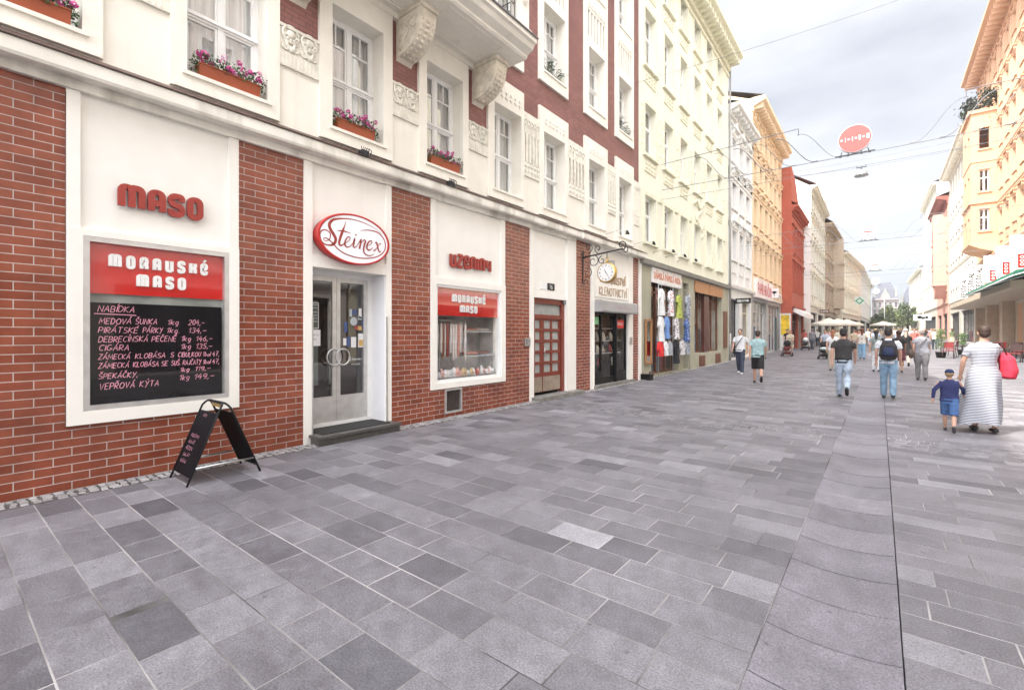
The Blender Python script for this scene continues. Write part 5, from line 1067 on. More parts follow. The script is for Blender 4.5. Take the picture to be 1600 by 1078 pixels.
person(-.1,24.5,0,'dark-haired woman in grey top and white trousers left of the backpack',1.68,cloth('grey_green_top',(.22,.25,.25)),cloth('white_trousers',(.66,.66,.68)),fem=True,hair=(.03,.02,.015),hairlen=.8,lg=.15,knee=.2)
person(-1.55,24.0,0,'woman in a white blouse with ginger hair beyond the charcoal shirt',1.70,W_,cloth('beige_trousers',(.5,.44,.36)),fem=True,hair=(.30,.12,.05),hairlen=.5,lg=.12,knee=.2)
person(.62,24.3,0,'slim woman with brown hair and bare legs half hidden by the backpack',1.66,BK,cloth('dark_red',(.12,.03,.04)),'skirt',fem=True,hair=(.06,.025,.02),hairlen=.8,skin='tan',lg=.2,knee=.3)
r1=person(-2.55,33.6,180,'woman in a pale blue-grey top pushing the black pushchair this way',1.74,cloth('blue_grey_top',(.36,.40,.48)),cloth('slate',(.1,.11,.13)),fem=True,hair=(.03,.012,.012),arms=[(.55,.6,.05),(.55,.6,.05)],wide=1.1)
person(-4.62,35.5,175,'woman in a flowered cream dress pushing the left-hand pushchair',1.72,mat('flowered_cream',(.55,.48,.36),.9,.6,9),mat('flowered_cream',(.55,.48,.36)),'skirt',fem=True,hair=(.2,.12,.07),hairlen=.5,arms=[(.55,.6,.05),(.55,.6,.05)])
person(-4.5,47.2,0,'stooping person in a grey hooded coat pushing a pale pram',1.80,cloth('grey_coat',(.20,.19,.21)),cloth('slate',(.1,.11,.13)),hair=(.2,.19,.2),wide=1.35,sleeve=2,arms=[(.6,.5,.05),(.6,.5,.05)])
# crowd farther down the street
tops=[('salmon',(.6,.16,.13),'salmon red'),('white2',(.72,.72,.7),'white'),('powder',(.35,.45,.6),'powder blue'),('sand',(.52,.42,.3),'sand coloured'),('ink',(.03,.035,.06),'ink blue'),('rose',(.62,.36,.38),'rose pink'),('moss',(.16,.2,.1),'moss green'),('grey3',(.32,.32,.33),'mid grey'),('cream3',(.66,.6,.48),'cream'),('black3',(.02,.02,.02),'black')]
bots=[('dark jeans',DJ,'trousers'),('pale jeans',JN,'trousers'),('black shorts',BK,'shorts'),('beige skirt',cloth('beige_skirt',(.5,.42,.32)),'skirt'),('grey trousers',GTR,'trousers')]
spots=[(2.1,47,'beyond the woman in grey'),(1.5,52,'behind the fair-haired woman'),(-.2,42,'left of the channel'),(-1.5,44,'near the auburn-haired woman'),(-2.4,50,'close to the parasols'),(-3.2,45,'in front of the parasols'),(.8,60,'on the channel'),(2.6,58,'near the potted plant'),(3.6,52,'by the café chairs'),(-5.4,40,'outside the ochre house'),(-5.6,52,'under the white awning'),(-5.0,57,'by the pale green house'),(-1.0,64,'right of the parasols'),(.1,70,'in the middle of the street'),(1.8,72,'in the sunlight'),(3.2,76,'outside the white house'),(-1.9,78,'past the parasols'),(-.6,84,'before the cream house'),(1.0,90,'far down the street'),(2.4,96,'far down the sunny side'),(4.4,66,'near the peach house'),(-2.9,60,'under the parasols'),(-.4,104,'furthest but three'),(.9,112,'close to the square'),(-1.2,98,'along the grey-white house'),(2.0,120,'at the edge of the square'),(5.2,58,'by the stone piers'),(4.8,74,'against the shop windows')]
_q=random.Random(31)
for k in range(22):
    y_=_q.uniform(46,118); x_=_q.uniform(-3.6 if y_<80 else -1.6,4.6)
    spots.append((round(x_,1),round(y_,1),('left of the crowd','amid the crowd','right of the crowd')[0 if x_<-1 else 1 if x_<2 else 2]+(', nearer part' if y_<70 else ', halfway along' if y_<95 else ', far end')))
BASE={}
for k,(x,y,where) in enumerate(spots):
    tn,tc_,tw=tops[k%10]; bn,bm,bs=bots[(k*3+k//5)%5]; dg=0 if k%3 else 180
    lb='distant walker in %s top and %s %s'%(tw,bn,where); tm=cloth(tn,tc_)
    fem=bs=='skirt' or k%4==1; key=(bs,fem,dg)
    if key not in BASE:
        r,_,_=person(x,y,dg,lb,1.74,tm,bm,bs,fem=fem,hair=[(.03,.02,.015),(.12,.07,.04),(.3,.22,.12)][k%3],hairlen=.6 if fem else 0,group='walkers far down the street',lg=.25,knee=.35); BASE[key]=r
    else:
        b=BASE[key]; r=b.copy(); C.objects.link(r); r.location=(x,y,gz(y)); tag(r,lb,'person','walkers far down the street')
        s_=1.68/1.75+.06*((k*7)%5)/5; r.scale=(s_,s_,s_)
        for ch in b.children:
            c=ch.copy(); C.objects.link(c); c.parent=r
            if ch.name.startswith(('shirt',)): c.material_slots[0].link='OBJECT'; c.material_slots[0].material=tm
            if ch.name.startswith(('trousers','shorts','skirt')): c.material_slots[0].link='OBJECT'; c.material_slots[0].material=bm
# ------------------------------------------------ pushchairs
def pushchair(x,y,rz,label,hood,seat):
    r=empty('pushchair',(x,y,gz(y)),rz,label,'pushchair'); AL=mat('dark_tube',(.06,.06,.065),.4)
    m=MB(); 
    for sd in (-1,1):
        m.tube([(sd*.24,.35,.12),(sd*.24,0,.45),(sd*.24,-.35,.85),(sd*.22,-.5,1.02)],.014,6); m.tube([(sd*.24,-.35,.14),(sd*.24,0,.45),(sd*.24,.1,.6)],.014,6)
    m.tube([(-.22,-.5,1.02),(.22,-.5,1.02)],.018,6); m.tube([(-.24,-.35,.14),(.24,-.35,.14)],.012,6); m.build('frame',AL,r)
    for sd in (-1,1):
        for yy,rr in ((.37,.10),(-.37,.13)):
            m=MB(); m.lathe([(rr*.6,-.02),(rr,-.022),(rr,.022),(rr*.6,.02)],(sd*.27,yy,rr),14,'x'); w_=m.build('wheel',mat('rubber',(.02,.02,.02),.8),r)
    m=MB(); m.tube([(0,.28,.45),(0,.05,.5),(0,-.12,.62),(0,-.25,.85)],[(.2,.1),(.2,.14),(.2,.1),(.17,.05)],10,ref=(0,1,0)); m.build('seat',seat,r)
    m=MB(); m.ball((0,-.14,.85),(.22,.28,.2),12,8); inst('hood',remesh(m,'hood',hood,.02,1),r,(0,0,.0))
    m=MB(); m.box(-.18,.18,-.25,.2,.16,.3); m.build('basket',seat,r); return r
pushchair(-2.55,32.9,pi,'black pushchair with pale blanket pushed by the woman in blue-grey',BK,BK); 
m=MB(); m.ball((-2.55,32.65,gz(33)+.62),(.2,.16,.09),10,6); tag(m.build('blanket',cloth('mint_blanket',(.5,.6,.58))),'pale mint blanket lying on the black pushchair','blanket')
pushchair(-4.7,34.8,pi,'red and black pushchair nearest the ochre house',BK,cloth('maroon',(.12,.02,.02)))
pushchair(-4.9,46.2,pi,'small pram with white hood ahead of the grey coat',W_,BK)
print('people done')
# ================================================ street things
def WL(s,i,z): return Vector((-6.74-i,s,z))     # a point beside the left facade: s along, i inward
# folding chalkboard: two leaves leaning together
AF=empty('pavement_board',(-6.14,2.16,0),0,'black folding A-frame chalkboard standing on the pavement under the big menu board','sign')
for sg in (-1,1):
    f=MB()
    for x_ in (-.27,.27):
        f.tube([(x_,sg*.38,0),(x_,sg*.055,.80),(x_*.93,sg*.03,.835),(x_*.8,sg*.012,.855)],.012,6)
    f.tube([(-.22,sg*.012,.855),(.22,sg*.012,.855)],.012,6); fr=f.build('leg_frame',BLK,AF)
    b=MB(); p=lambda x_,t,o=0: (x_,sg*(.38-.325*t+o),.80*t); b.poly([p(-.258,.1),p(.258,.1),p(.258,.93),p(-.258,.93)]); b.poly([p(-.258,.1,-.012),p(.258,.1,-.012),p(.258,.93,-.012),p(-.258,.93,-.012)])
    for e in ((-.258,.1,.258,.1),(-.258,.93,.258,.93)): b.poly([p(e[0],e[1]),p(e[2],e[3]),p(e[2],e[3],-.012),p(e[0],e[1],-.012)])
    bo=b.build('board_leaf',BOARD,fr)
    if sg<0:
        x=MB(); r_=random.Random(4)
        for k,t in enumerate(('MENU','POLÉVKA','GULÁŠ','ŘÍZEK','SALÁT','KÁVA')):
            y_=MB(); w_=[.12,.30,.22,.25,.24,.2][k]; thin_text(y_,t,-.2,-.2+w_*.8,0,.032,0,.003,.2,.06,k)
            tt=.86 if k==0 else .66-.085*k
            for v in y_.v: pass
            o=len(x.v)
            for v in y_.v:
                q=tt+v[2]/.87; x.v.append((v[0]*1.0+(.1 if k==0 else 0),-(.38-.325*q+.003),.80*q))
            for ff in y_.f: x.face(tuple(o+i_ for i_ in ff))
        x.build('chalk_writing',CHALK,bo)
x=MB(); x.tube([(.275,-.30,.18),(.275,.30,.18)],.011,6); x.tube([(-.275,-.30,.18),(-.275,.30,.18)],.011,6); x.build('tie_bar',STEEL,AF)
x=MB(); x.box(-.12,.12,-.006,.006,.80,.84); x.build('brass_plate',mat('brass_label',(.35,.22,.06),.4,.2,metal=.5),AF)
# flower boxes
LEAF=mat('geranium_leaves',(.045,.10,.025),.7,.5,30); PINK=mat('pink_petals',(.62,.07,.30),.7,.35,40); PAL=mat('pale_pink_petals',(.72,.45,.58),.7,.2,40); TER=mat('terracotta_plastic',(.34,.075,.025),.5,.1,4)
def flowers(mb,n,L,rx,H,droop,r_,kinds):
    for k in range(n):
        c=Vector((r_.uniform(-L,L)*1.08,r_.uniform(-rx,rx),r_.uniform(-.02,H)))
        if abs(c.x)>L*.9: c.z-=r_.random()*droop
        s_=r_.uniform(.010,.020); mb.cm=kinds(r_,c)
        n_=Vector((r_.uniform(-1,1),r_.uniform(-1.2,.3),r_.uniform(-.2,1))).normalized(); a=n_.orthogonal().normalized(); b=n_.cross(a)
        q=r_.uniform(0,6.28); a,b=a*math.cos(q)+b*math.sin(q),b*math.cos(q)-a*math.sin(q)
        mb.poly([c+a*s_,c+b*s_,c-a*s_,c-b*s_])
def flower_box(s,z,L,label,seed,i=.02):
    r=empty('flower_box',WL(s,i,z),pi/2,label,'flower box','flower boxes on the window sills')
    m=MB(); m.prism([(-.07,0),(.07,0),(.095,.15),(-.095,.15)],-L,L); m.box(-L-.01,L+.01,-.105,.105,.15,.165); m.build('trough',TER,r)
    r_=random.Random(seed); m=MB(); flowers(m,900,L*1.12,.13,.16,.12,r_,lambda q,c: 0)
    o=m.v; m.v=[(a,b,c+.15) for a,b,c in o]; m.build('foliage',LEAF,r)
    m=MB()
    for k in range(26):
        c=(r_.uniform(-L,L)*1.1,r_.uniform(-.13,.06),.22+r_.uniform(-.05,.13)); m.cm=0 if r_.random()<.78 else 1; cm=m.cm
        for q in range(26):
            d=Vector((r_.gauss(0,1),r_.gauss(0,1),r_.gauss(0,1))).normalized(); p_=Vector(c)+d*.036*Vector((1,1,.7)).length/1.6
            a=d.orthogonal().normalized(); b=d.cross(a); s_=.014; m.cm=cm; m.poly([p_+a*s_,p_+b*s_,p_-a*s_,p_-b*s_])
    m.build('blossoms',[PINK,PAL],r)
flower_box(.62,4.885,.36,'terracotta flower box with pink geraniums, top left corner of the view',1)
flower_box(2.53,4.885,.36,'terracotta box of pink flowers on the sill above the MASO letters',2)
flower_box(4.40,4.885,.34,'terracotta box of pink flowers in the window above the oval sign',3)
flower_box(6.38,4.885,.38,'terracotta box of pink flowers directly below the balcony, farthest along the wall',4)
def green_plants(s,z,L,label,seed):
    r=empty('window_plants',WL(s,.1,z),pi/2,label,'plants','green plants on upper sills'); r_=random.Random(seed); m=MB()
    m.prism([(-.06,0),(.06,0),(.08,.12),(-.08,.12)],-L,L); m.build('trough',mat('dark_trough',(.05,.06,.04),.7),r); m=MB()
    for k in range(60):
        a=r_.uniform(-L,L); t=r_.uniform(.08,.3); dx=r_.uniform(-.2,.3); dy=r_.uniform(-.25,.05); p0=Vector((a,0,.1)); p1=p0+Vector((dx*.5,dy*.5,t)); p2=p0+Vector((dx,dy,t*.9)); w_=Vector((.02,.012,0))
        m.poly([p0-w_*.4,p0+w_*.4,p1+w_,p1-w_]); m.poly([p1-w_,p1+w_,p2])
    m.build('leaves',LEAF,r)
green_plants(10.3,8.37,.42,'tuft of green leaves on the second floor sill right of the balcony',5); green_plants(14.65,8.37,.42,'small green plants on the second floor sill at the house\'s far end',6)
# hanging pocket-watch clock on a scrolled bracket
HC=empty('hanging_clock',WL(11.85,0,0),pi/2,'golden pocket-watch clock hanging from a scrolled black iron bracket by the jeweller','clock')
GOLD=mat('gilt_metal',(.62,.42,.14),.3,.15,6,metal=.8)
m=MB(); m.tube([(0,0,3.1),(0,-.03,4.05)],.022,6); m.tube([(0,0,3.85),(0,-1.25,3.98)],.022,6)
def scroll(cy,cz,r0,a0,a1,th=.012):
    n=22; m.tube([(0,cy+r0*(1-.75*k/n)*math.cos(R(a0+(a1-a0)*k/n)),cz+r0*(1-.75*k/n)*math.sin(R(a0+(a1-a0)*k/n))) for k in range(n+1)],th,5,ref=(1,0,0))
scroll(-1.22,4.08,.14,-90,-500,.016); scroll(-1.32,3.93,.10,60,400); scroll(-.35,3.72,.18,90,520); scroll(-.62,3.72,.12,90,-300); scroll(-.16,3.4,.16,90,460); scroll(-.13,3.15,.09,-60,300); scroll(-.5,4.06,.12,-90,300); scroll(-.2,4.12,.14,-90,-480)
m.tube([(0,-.78,3.92),(0,-.78,3.74)],.012,6); m.build('iron_bracket',IRON,HC)
cz=3.36; cy=-.78
m=MB(); m.lathe([(.2,-.05),(.26,-.07),(.285,-.04),(.285,.04),(.26,.07),(.2,.05)],(0,cy,cz),32,'x'); m.tube([(0,cy,cz+.28),(0,cy,cz+.36)],.03,8); m.tube([(0,cy+.05*math.cos(t),cz+.38+.05*math.sin(t)) for t in [2*pi*k/16 for k in range(17)]],.011,6,ref=(1,0,0)); 
case=m.build('case',GOLD,HC)
for sg in (-1,1):
    m=MB(); m.poly([(sg*.072,cy+.245*math.cos(2*pi*k/32),cz+.245*math.sin(2*pi*k/32)) for k in range(32)]); dl=m.build('dial',mat('clock_dial',(.78,.78,.76),.4,.02),HC)
    m=MB()
    for k in range(12):
        t=R(30*k); 
        for off in ((-.012,.012) if k%3 else (-.02,0,.02)):
            c,s_=math.cos(t),math.sin(t); y0=cy+.17*c-off*s_; z0=cz+.17*s_+off*c; y1=cy+.215*c-off*s_; z1=cz+.215*s_+off*c; m.tube([(sg*.075,y0,z0),(sg*.075,y1,z1)],.0045,4)
    m.build('numerals',BLK,dl)
    m=MB(); m.tube([(sg*.078,cy,cz),(sg*.078,cy-.06*sg*1.0,cz+.11)],[.009,.004],4); m.tube([(sg*.08,cy,cz),(sg*.08,cy+.09*sg,cz-.14)],[.008,.003],4); m.ball((sg*.076,cy,cz),(.008,.014,.014),6,4); m.build('hands',BLK,dl)
# gooseneck spotlights over the shop fronts
def spot(s,z,label,L=.75):
    r=empty('sign_spotlight',WL(s,0,z),pi/2,label,'spotlight','spotlights over the shop signs')
    m=MB(); m.tube([(0,0,.02),(0,-L*.6,.10),(0,-L,.02)],.010,5); m.lathe([(.045,0),(.045,-.02)],(0,-.0,.02),8,'y'); m.build('arm',STEEL,r)
    m=MB(); m.tube([(0,-L,.05),(0,-L-.03,-.02),(0,-L-.02,-.06)],[.03,.05,.075],8); m.build('lamp_head',BLK,r)
for k,(s,l) in enumerate(((13.2,'above the HODINÁŘSTVÍ letters'),(15.3,'at the end of the brick house'),(17.2,'left over the white fashion sign'),(18.5,'mid way over the white fashion sign'),(19.9,'right over the white fashion sign'))): spot(s,4.72,'small black spotlight on a thin arm '+l)
for s,lab in ((4.42,'black wrought lantern-like fitting on the cornice above the oval sign'),(6.35,'rusty wire fitting on the cornice below the last flower box')):
    r=empty('cornice_fitting',WL(s,-.18,4.50),pi/2,lab,'wall fitting'); m=MB(); m.box(-.07,.07,-.1,.04,.0,.02); m.box(-.055,.055,-.09,.03,.02,.1); m.build('housing',IRON,r); m=MB()
    for q in range(5): m.tube([(-.08+.04*q,-.11,.02),(-.09+.045*q,-.12,.1),(-.07+.035*q,-.08,.14)],.008,4)
    m.build('cage',IRON,r)
m=MB(); m.box(-.22,.22,-.14,.14,0,.2); m.box(-.24,.24,-.16,.16,.2,.225); m.tube([(.1,.1,.225),(.1,.12,.32)],.02,6); tag(m.build('downpipe_box',BLK,None,(-6.55,16.05,.0)),'small black box on the ground where the brick and yellow houses meet','box')
m=MB(); m.tube([(0,0,0),(0,0,17)],.055,8); m.tube([(0,0,.0),(0,-.0,1.6)],.065,8); tag(m.build('downpipe',mat('zinc_pipe',(.35,.34,.32),.5,.1,2,metal=.3),None,(-6.65,28.45,.1)),'grey zinc downpipe between the pale yellow and whitish houses','downpipe')
# garments hung outside the fashion shop
GC={'white':(.72,.72,.72),'sky blue':(.16,.28,.55),'denim blue':(.05,.10,.28),'lime':(.42,.46,.10),'red':(.62,.03,.03),'black':(.015,.015,.018),'grey':(.33,.35,.38),'print':(.6,.57,.57)}
def garment(s,z,kind,col,label,H=.85,Wd=.36,i=-.30,print_=False):
    r=empty('hanging_garment',WL(s,i,z),pi/2,label,'garment','clothes hung outside the fashion shop')
    base=GC[col]
    if print_:
        nm='print_'+col
        if nm not in MATS:
            m_=mat(nm,base,.9,.2,10); nt=m_.node_tree; p=nt.nodes['Principled BSDF']; t=nt.nodes.new('ShaderNodeTexCoord'); v=nt.nodes.new('ShaderNodeTexVoronoi'); v.inputs['Scale'].default_value=11
            c_=nt.nodes.new('ShaderNodeValToRGB'); c_.color_ramp.interpolation='CONSTANT'; dk={'white':(.55,.03,.05),'lime':(.12,.2,.03),'print':(.03,.03,.04),'denim blue':(.4,.45,.6),'grey':(.05,.07,.2)}.get(col,(.05,.05,.05)); c_.color_ramp.elements[0].color=(*dk,1); c_.color_ramp.elements[1].color=(*base,1); c_.color_ramp.elements[1].position=.33
            nt.links.new(t.outputs['Object'],v.inputs[0]); nt.links.new(v.outputs['Distance'],c_.inputs[0]); nt.links.new(c_.outputs[0],p.inputs['Base Color'])
        cm=MATS[nm]
    else: cm=cloth('garment_'+col.replace(' ','_'),base)
    m=MB(); n=24; rows=[(0,.10,.04),(-.05,Wd*.5,.06),(-.16,Wd*.5,.08),(-H*.5,Wd*.46,.09),(-H,Wd*(.75 if kind=='dress' else .52),.12)]
    for z_,a,b in rows:
        for j in range(n): t=2*pi*j/n; f=1+.16*math.sin(t*6+s*3)*(-z_/H); m.v.append((a*f*math.cos(t),b*f*math.sin(t),z_))
    m.smooth=True
    for k in range(len(rows)-1):
        for j in range(n): m.face((k*n+j,k*n+(j+1)%n,(k+1)*n+(j+1)%n,(k+1)*n+j))
    m.smooth=False
    for sd in (-1,1): m.tube([(sd*Wd*.42,0,-.08),(sd*Wd*.62,0,-.28),(sd*Wd*.66,-.01,-.34 if kind!='shirt' else -.42)],[.06,.06,.065],8)
    m.build('cloth',cm,r)
    m=MB(); m.tube([(-Wd*.4,0,-.03),(0,0,.04),(Wd*.4,0,-.03)],.008,4); m.tube([(0,0,.04),(0,0,.1),(.02,0,.14),(.04,0,.11)],.005,4); m.build('hanger',STEEL,r)
g_=[(17.25,3.35,'shirt','white','plain white blouse, top left of the hung clothes',1,0),(18.25,3.35,'shirt','white','white top with red pattern in the upper row',1,1),(19.2,3.25,'dress','lime','lime green patterned dress in the upper row',.95,1),(20.3,3.3,'shirt','grey','grey-blue printed shirt, top right of the hung clothes',.95,1),
(17.2,2.32,'shirt','white','long white shirt at the left of the middle row',.95,0),(17.8,2.32,'shirt','sky blue','sky blue blouse in the middle row beside a white shirt',.85,0),(18.9,2.3,'dress','print','black and white spotted dress in the middle row',.85,1),(20.2,2.3,'dress','denim blue','deep blue flowered tunic, right end of the middle row',.95,1),
(17.15,1.42,'shirt','red','red shirt at the bottom left of the hung clothes',.6,0),(17.65,1.38,'shirt','white','white shirt next to the red one in the bottom row',.55,0),(18.1,1.38,'shirt','grey','grey shirt in the bottom row',.55,0),(18.85,1.42,'dress','black','black long dress in the middle of the bottom row',.95,0),(19.6,1.4,'shirt','white','white top with dark print in the bottom row',.6,1),(20.2,1.4,'shirt','grey','bluish grey top, right end of the bottom row',.6,1)]
for s,z,kd,c,l,H_,p_ in g_: garment(s,z,kd,'print' if (c=='white' and p_ and z<2) else c,l,H_,print_=bool(p_))
m=MB()
for z in (3.5,2.47,1.56): m.tube([(0,16.95,z),(0,20.6,z)],.014,6)
for y in (16.95,18.5,20.6): m.tube([(0,y,.1),(0,y,3.5)],.016,6)
tag(m.build('clothes_rail',STEEL,None,(-6.44,0,0)),'three-tier steel rail carrying the hung clothes','clothes rail')
r=empty('standing_mirror',WL(16.62,-.04,.55),pi/2,'tall wooden framed mirror on the olive wall left of the hung clothes','mirror')
m=MB(); m.box(-.3,-.23,-.05,0,0,1.65); m.box(.23,.3,-.05,0,0,1.65); m.box(-.23,.23,-.05,0,0,.07); m.box(-.23,.23,-.05,0,1.58,1.65); m.build('frame',WOODO,r)
m=MB(); m.poly([(-.23,-.02,.07),(.23,-.02,.07),(.23,-.02,1.58),(-.23,-.02,1.58)]); m.build('mirror_glass',mat('mirror',(.7,.66,.55),.06,.05,metal=1),r)
# blade signs
def blade(x,y,z,W,H,m_,label,txt=None,col=None,extra=None,th=.12):
    r=empty('projecting_sign',(x,y,z),0,label,'sign'); q=MB(); q.box(0,W,-th/2,th/2,0,H); q.build('panel',m_,r)
    q=MB(); q.tube([(-.25,0,H*.5),(0,0,H*.5)],.02,6); q.build('bracket',IRON,r); q=MB()
    if txt: thin_text(q,txt,W*.12,W*.9,H*.3,H*.4,-th/2-.002,H*.08,0,0,3)
    if extra: extra(q,W,H,-th/2-.003)
    q.build('lettering',col,r)
blade(-6.55,29.3,3.42,.8,.29,BLK,'long black sign with white lettering over the whitish house front','OBUVNIK',WHT)
def eye(q,W,H,i): q.ball((W*.5,i,H*.6),(W*.3,.01,H*.12),14,6); q.ball((W*.5,i-.005,H*.52),(W*.12,.01,H*.14),10,6); q.ball((W*.5,i,H*.22),(W*.06,.01,H*.06),8,5)
blade(-6.5,40.0,4.4,.55,.68,mat('sign_white',(.8,.79,.77)),'square white sign with a black eye-like mark on the ochre house',None,BLK,eye)
def cross(q,W,H,i): 
    P=[(.5,.12),(.88,.5),(.5,.88),(.12,.5)]; stroke(q,[(W*a,H*b) for a,b in P],.16,i,i,True)
blade(-3.0,90,6.2,1.2,1.2,mat('pale_sign',(.6,.68,.62),.5),'small pale sign with green diamond mark beyond the parasols',None,mat('pharmacy_green',(.02,.25,.10),.4),cross)
blade(-5.3,63,4.0,.9,.4,mat('brown_sign',(.12,.05,.03),.5),'dark brown hanging sign on the pale green house','CAFE',WHT)
AS=empty('advertising_stand',(-6.2,45,gz(44)),0,'tall advertising case with a yellow poster before the red house','advertising stand')
m=MB(); m.box(-.4,.4,-.1,.1,.1,3.1); m.box(-.45,.45,-.12,.12,0,.1); m.build('case',ALU,AS); m=MB(); m.box(-.31,.31,-.115,-.1,1.3,2.95); po=m.build('poster',mat('yellow_poster',(.75,.5,.02),.4,.5,2.5),AS)
m=MB(); m.box(-.75,-.6,-.1,.1,0,2.7); tag(m.build('totem_sign',mat('slate_totem',(.07,.10,.10),.4),None,(-6.0,43.4,gz(43))),'narrow dark upright panel left of the yellow poster','sign')
# ------------------------------------------------ goods in the windows
r_=random.Random(12)
MEAT=[mat('sausage_red',(.30,.05,.035),.4,.3,20),mat('salami_white',(.66,.60,.56),.5,.2,20),mat('ham_pink',(.55,.24,.18),.4,.3,15),mat('sausage_brown',(.22,.08,.04),.4,.3,20),mat('herb_green',(.10,.16,.05),.7,.3,20)]
def hang(s,i,z,L,m_,lab):
    q=MB(); q.tube([(0,0,0),(0,0,-.05),(.005,.0,-.08),(0,0,-L*.5),(-.004,0,-L+.04),(0,0,-L)],[.004,.006,.026,.03,.027,.006],8); q.cm=0
    tag(q.build('hanging_salami',m_,None,WL(s,i,z),(0,0,pi/2)),lab,'salami','salamis hanging in the sausage shop window')
q=MB(); q.tube([(6.25,.2,1.93),(7.25,.2,1.93)],.012,6); tag(q.build('hanging_rail',STEEL,None,(-6.74,0,0),(0,0,pi/2)),'steel rail across the left half of the sausage window','rail')
for k in range(13): hang(6.33+k*.07,.2+r_.uniform(-.03,.03),1.92,r_.uniform(.55,.85),MEAT[(0,1,1,3,1,0,1,1,1,2,1,1,1)[k]],['red salami first on the window rail','white-skinned salami hanging among others on the window rail','','dark brown salami on the window rail','','red salami in the middle of the window rail','','','','pink salami on the right half of the window rail','','',''][k] or 'white-skinned salami hanging among others on the window rail')
def tray(s,i,z,lab,mk,W=.42):
    r=empty('meat_tray',WL(s,i,z),pi/2,lab,'tray','trays of meat in the sausage shop window'); q=MB(); q.box(-W/2,W/2,-.12,.12,0,.015); q.build('dish',STEEL,r); q=MB()
    for k in range(10): q.tube([(-W/2+.04+W*.09*k,-.1,.03),(-W/2+.05+W*.09*k,0,.05),(-W/2+.04+W*.09*k,.1,.03)],[.015,.022,.014],7)
    q.build('sausages',MEAT[mk],r)
for k,(s,i,z,mk,w_) in enumerate(((7.45,.35,1.72,2,'upper shelf, left'),(7.87,.35,1.72,1,'upper shelf, right'),(7.40,.3,1.2,2,'middle shelf, left'),(7.85,.3,1.2,3,'middle shelf, right'),(6.45,.3,.8,1,'bottom row, far left'),(6.95,.3,.8,0,'bottom row, second'),(7.42,.3,.8,1,'bottom row, third'),(7.9,.3,.8,3,'bottom row, far right'))): tray(s,i,z,'steel tray of sausages on the '+w_,mk)
q=MB(); q.box(7.2,8.1,.2,.5,1.69,1.71); q.box(7.2,8.1,.15,.5,1.17,1.19); q.box(6.2,8.1,.12,.5,.765,.79); q.tube([(7.2,.2,.8),(7.2,.2,2.5)],.01,5); q.build('display_shelves',mat('glass_shelf',(.55,.57,.56),.2),B1)
for k,(s,z,c,l) in enumerate(((12.75,1.1,0,'lowest shelf, left bay'),(12.8,1.5,1,'upper shelf, left bay'),(13.4,1.05,0,'lowest shelf, middle bay'),(13.75,1.05,1,'lowest shelf, right of the middle bay'),(13.35,1.45,1,'middle shelf, under the white bust'),(13.8,1.45,0,'middle shelf, right of centre'),(13.55,1.85,0,'top shelf, centre'),(14.3,1.05,2,'lowest shelf, right bay'),(14.65,1.05,0,'lowest shelf, far right'),(14.35,1.45,0,'middle shelf, right bay'),(14.7,1.45,0,'middle shelf, far right'),(14.5,1.85,1,'top shelf under the red poster'),(13.5,.62,2,'floor of the middle window'),(14.5,.62,0,'floor of the right window'))):
    r=empty('jewellery_stand',WL(s,.33,z),pi/2,'velvet jewellery stand on the '+l,'jewellery','jewellery displays in the dark shop window')
    q=MB(); q.tube([(0,0,0),(0,.0,.05),(0,.03,.2),(0,.05,.27)],[(.12,.07),(.1,.05),(.09,.04),(.03,.03)],10,ref=(0,1,0)); q.build('bust',[mat('cream_velvet',(.6,.56,.48),.8),mat('grey_velvet',(.35,.34,.33),.8),mat('wine_velvet',(.25,.04,.05),.8)][c],r)
    q=MB(); q.tube([(.07*math.cos(t),-.05+.02*math.sin(t),.12+.06*math.sin(t)) for t in [pi+pi*j/8 for j in range(9)]],.008,5); q.build('necklace',GOLD,r)
PK=[mat('film_white',(.68,.66,.64),.25,.15,20),mat('film_pink',(.60,.33,.28),.25,.3,20),mat('film_red',(.42,.07,.05),.3,.3,20),mat('film_grey',(.45,.46,.46),.2,.2,20),mat('film_ochre',(.50,.36,.18),.3,.3,20)]
for k in range(22):
    s=6.28+.083*k; c=r_.choice((0,0,1,3,0,2,4)); q=MB(); h=r_.uniform(.08,.17); q.tube([(-.035,0,.0),(-.01,0,h*.5),(.03,.02,h)],[(.05,.03),(.065,.045),(.035,.02)],7,ref=(0,1,0)); q.box(-.05,.05,-.03,.03,0,.012)
    tag(q.build('wrapped_meat',PK[c],None,WL(s,.08+r_.uniform(0,.06),.79),(0,0,pi/2+r_.uniform(-.6,.6))),'%s wrapped pack in the row along the bottom of the sausage window'%('white','pink','red','greyish','ochre')[c] if 0 else '%s shrink-wrapped pack at the bottom of the sausage window'%('white','pink','red','greyish','ochre')[c],'meat pack','wrapped packs along the window bottom')
q=MB()
for k in range(14): q.tube([(6.28+k*.07,.55,2.0),(6.28+k*.07+.01*math.sin(k),.55,.9)],.028,6)
q.build('pale_curtain_folds',mat('lace_white',(.62,.61,.58),.8,.2,12),B1)
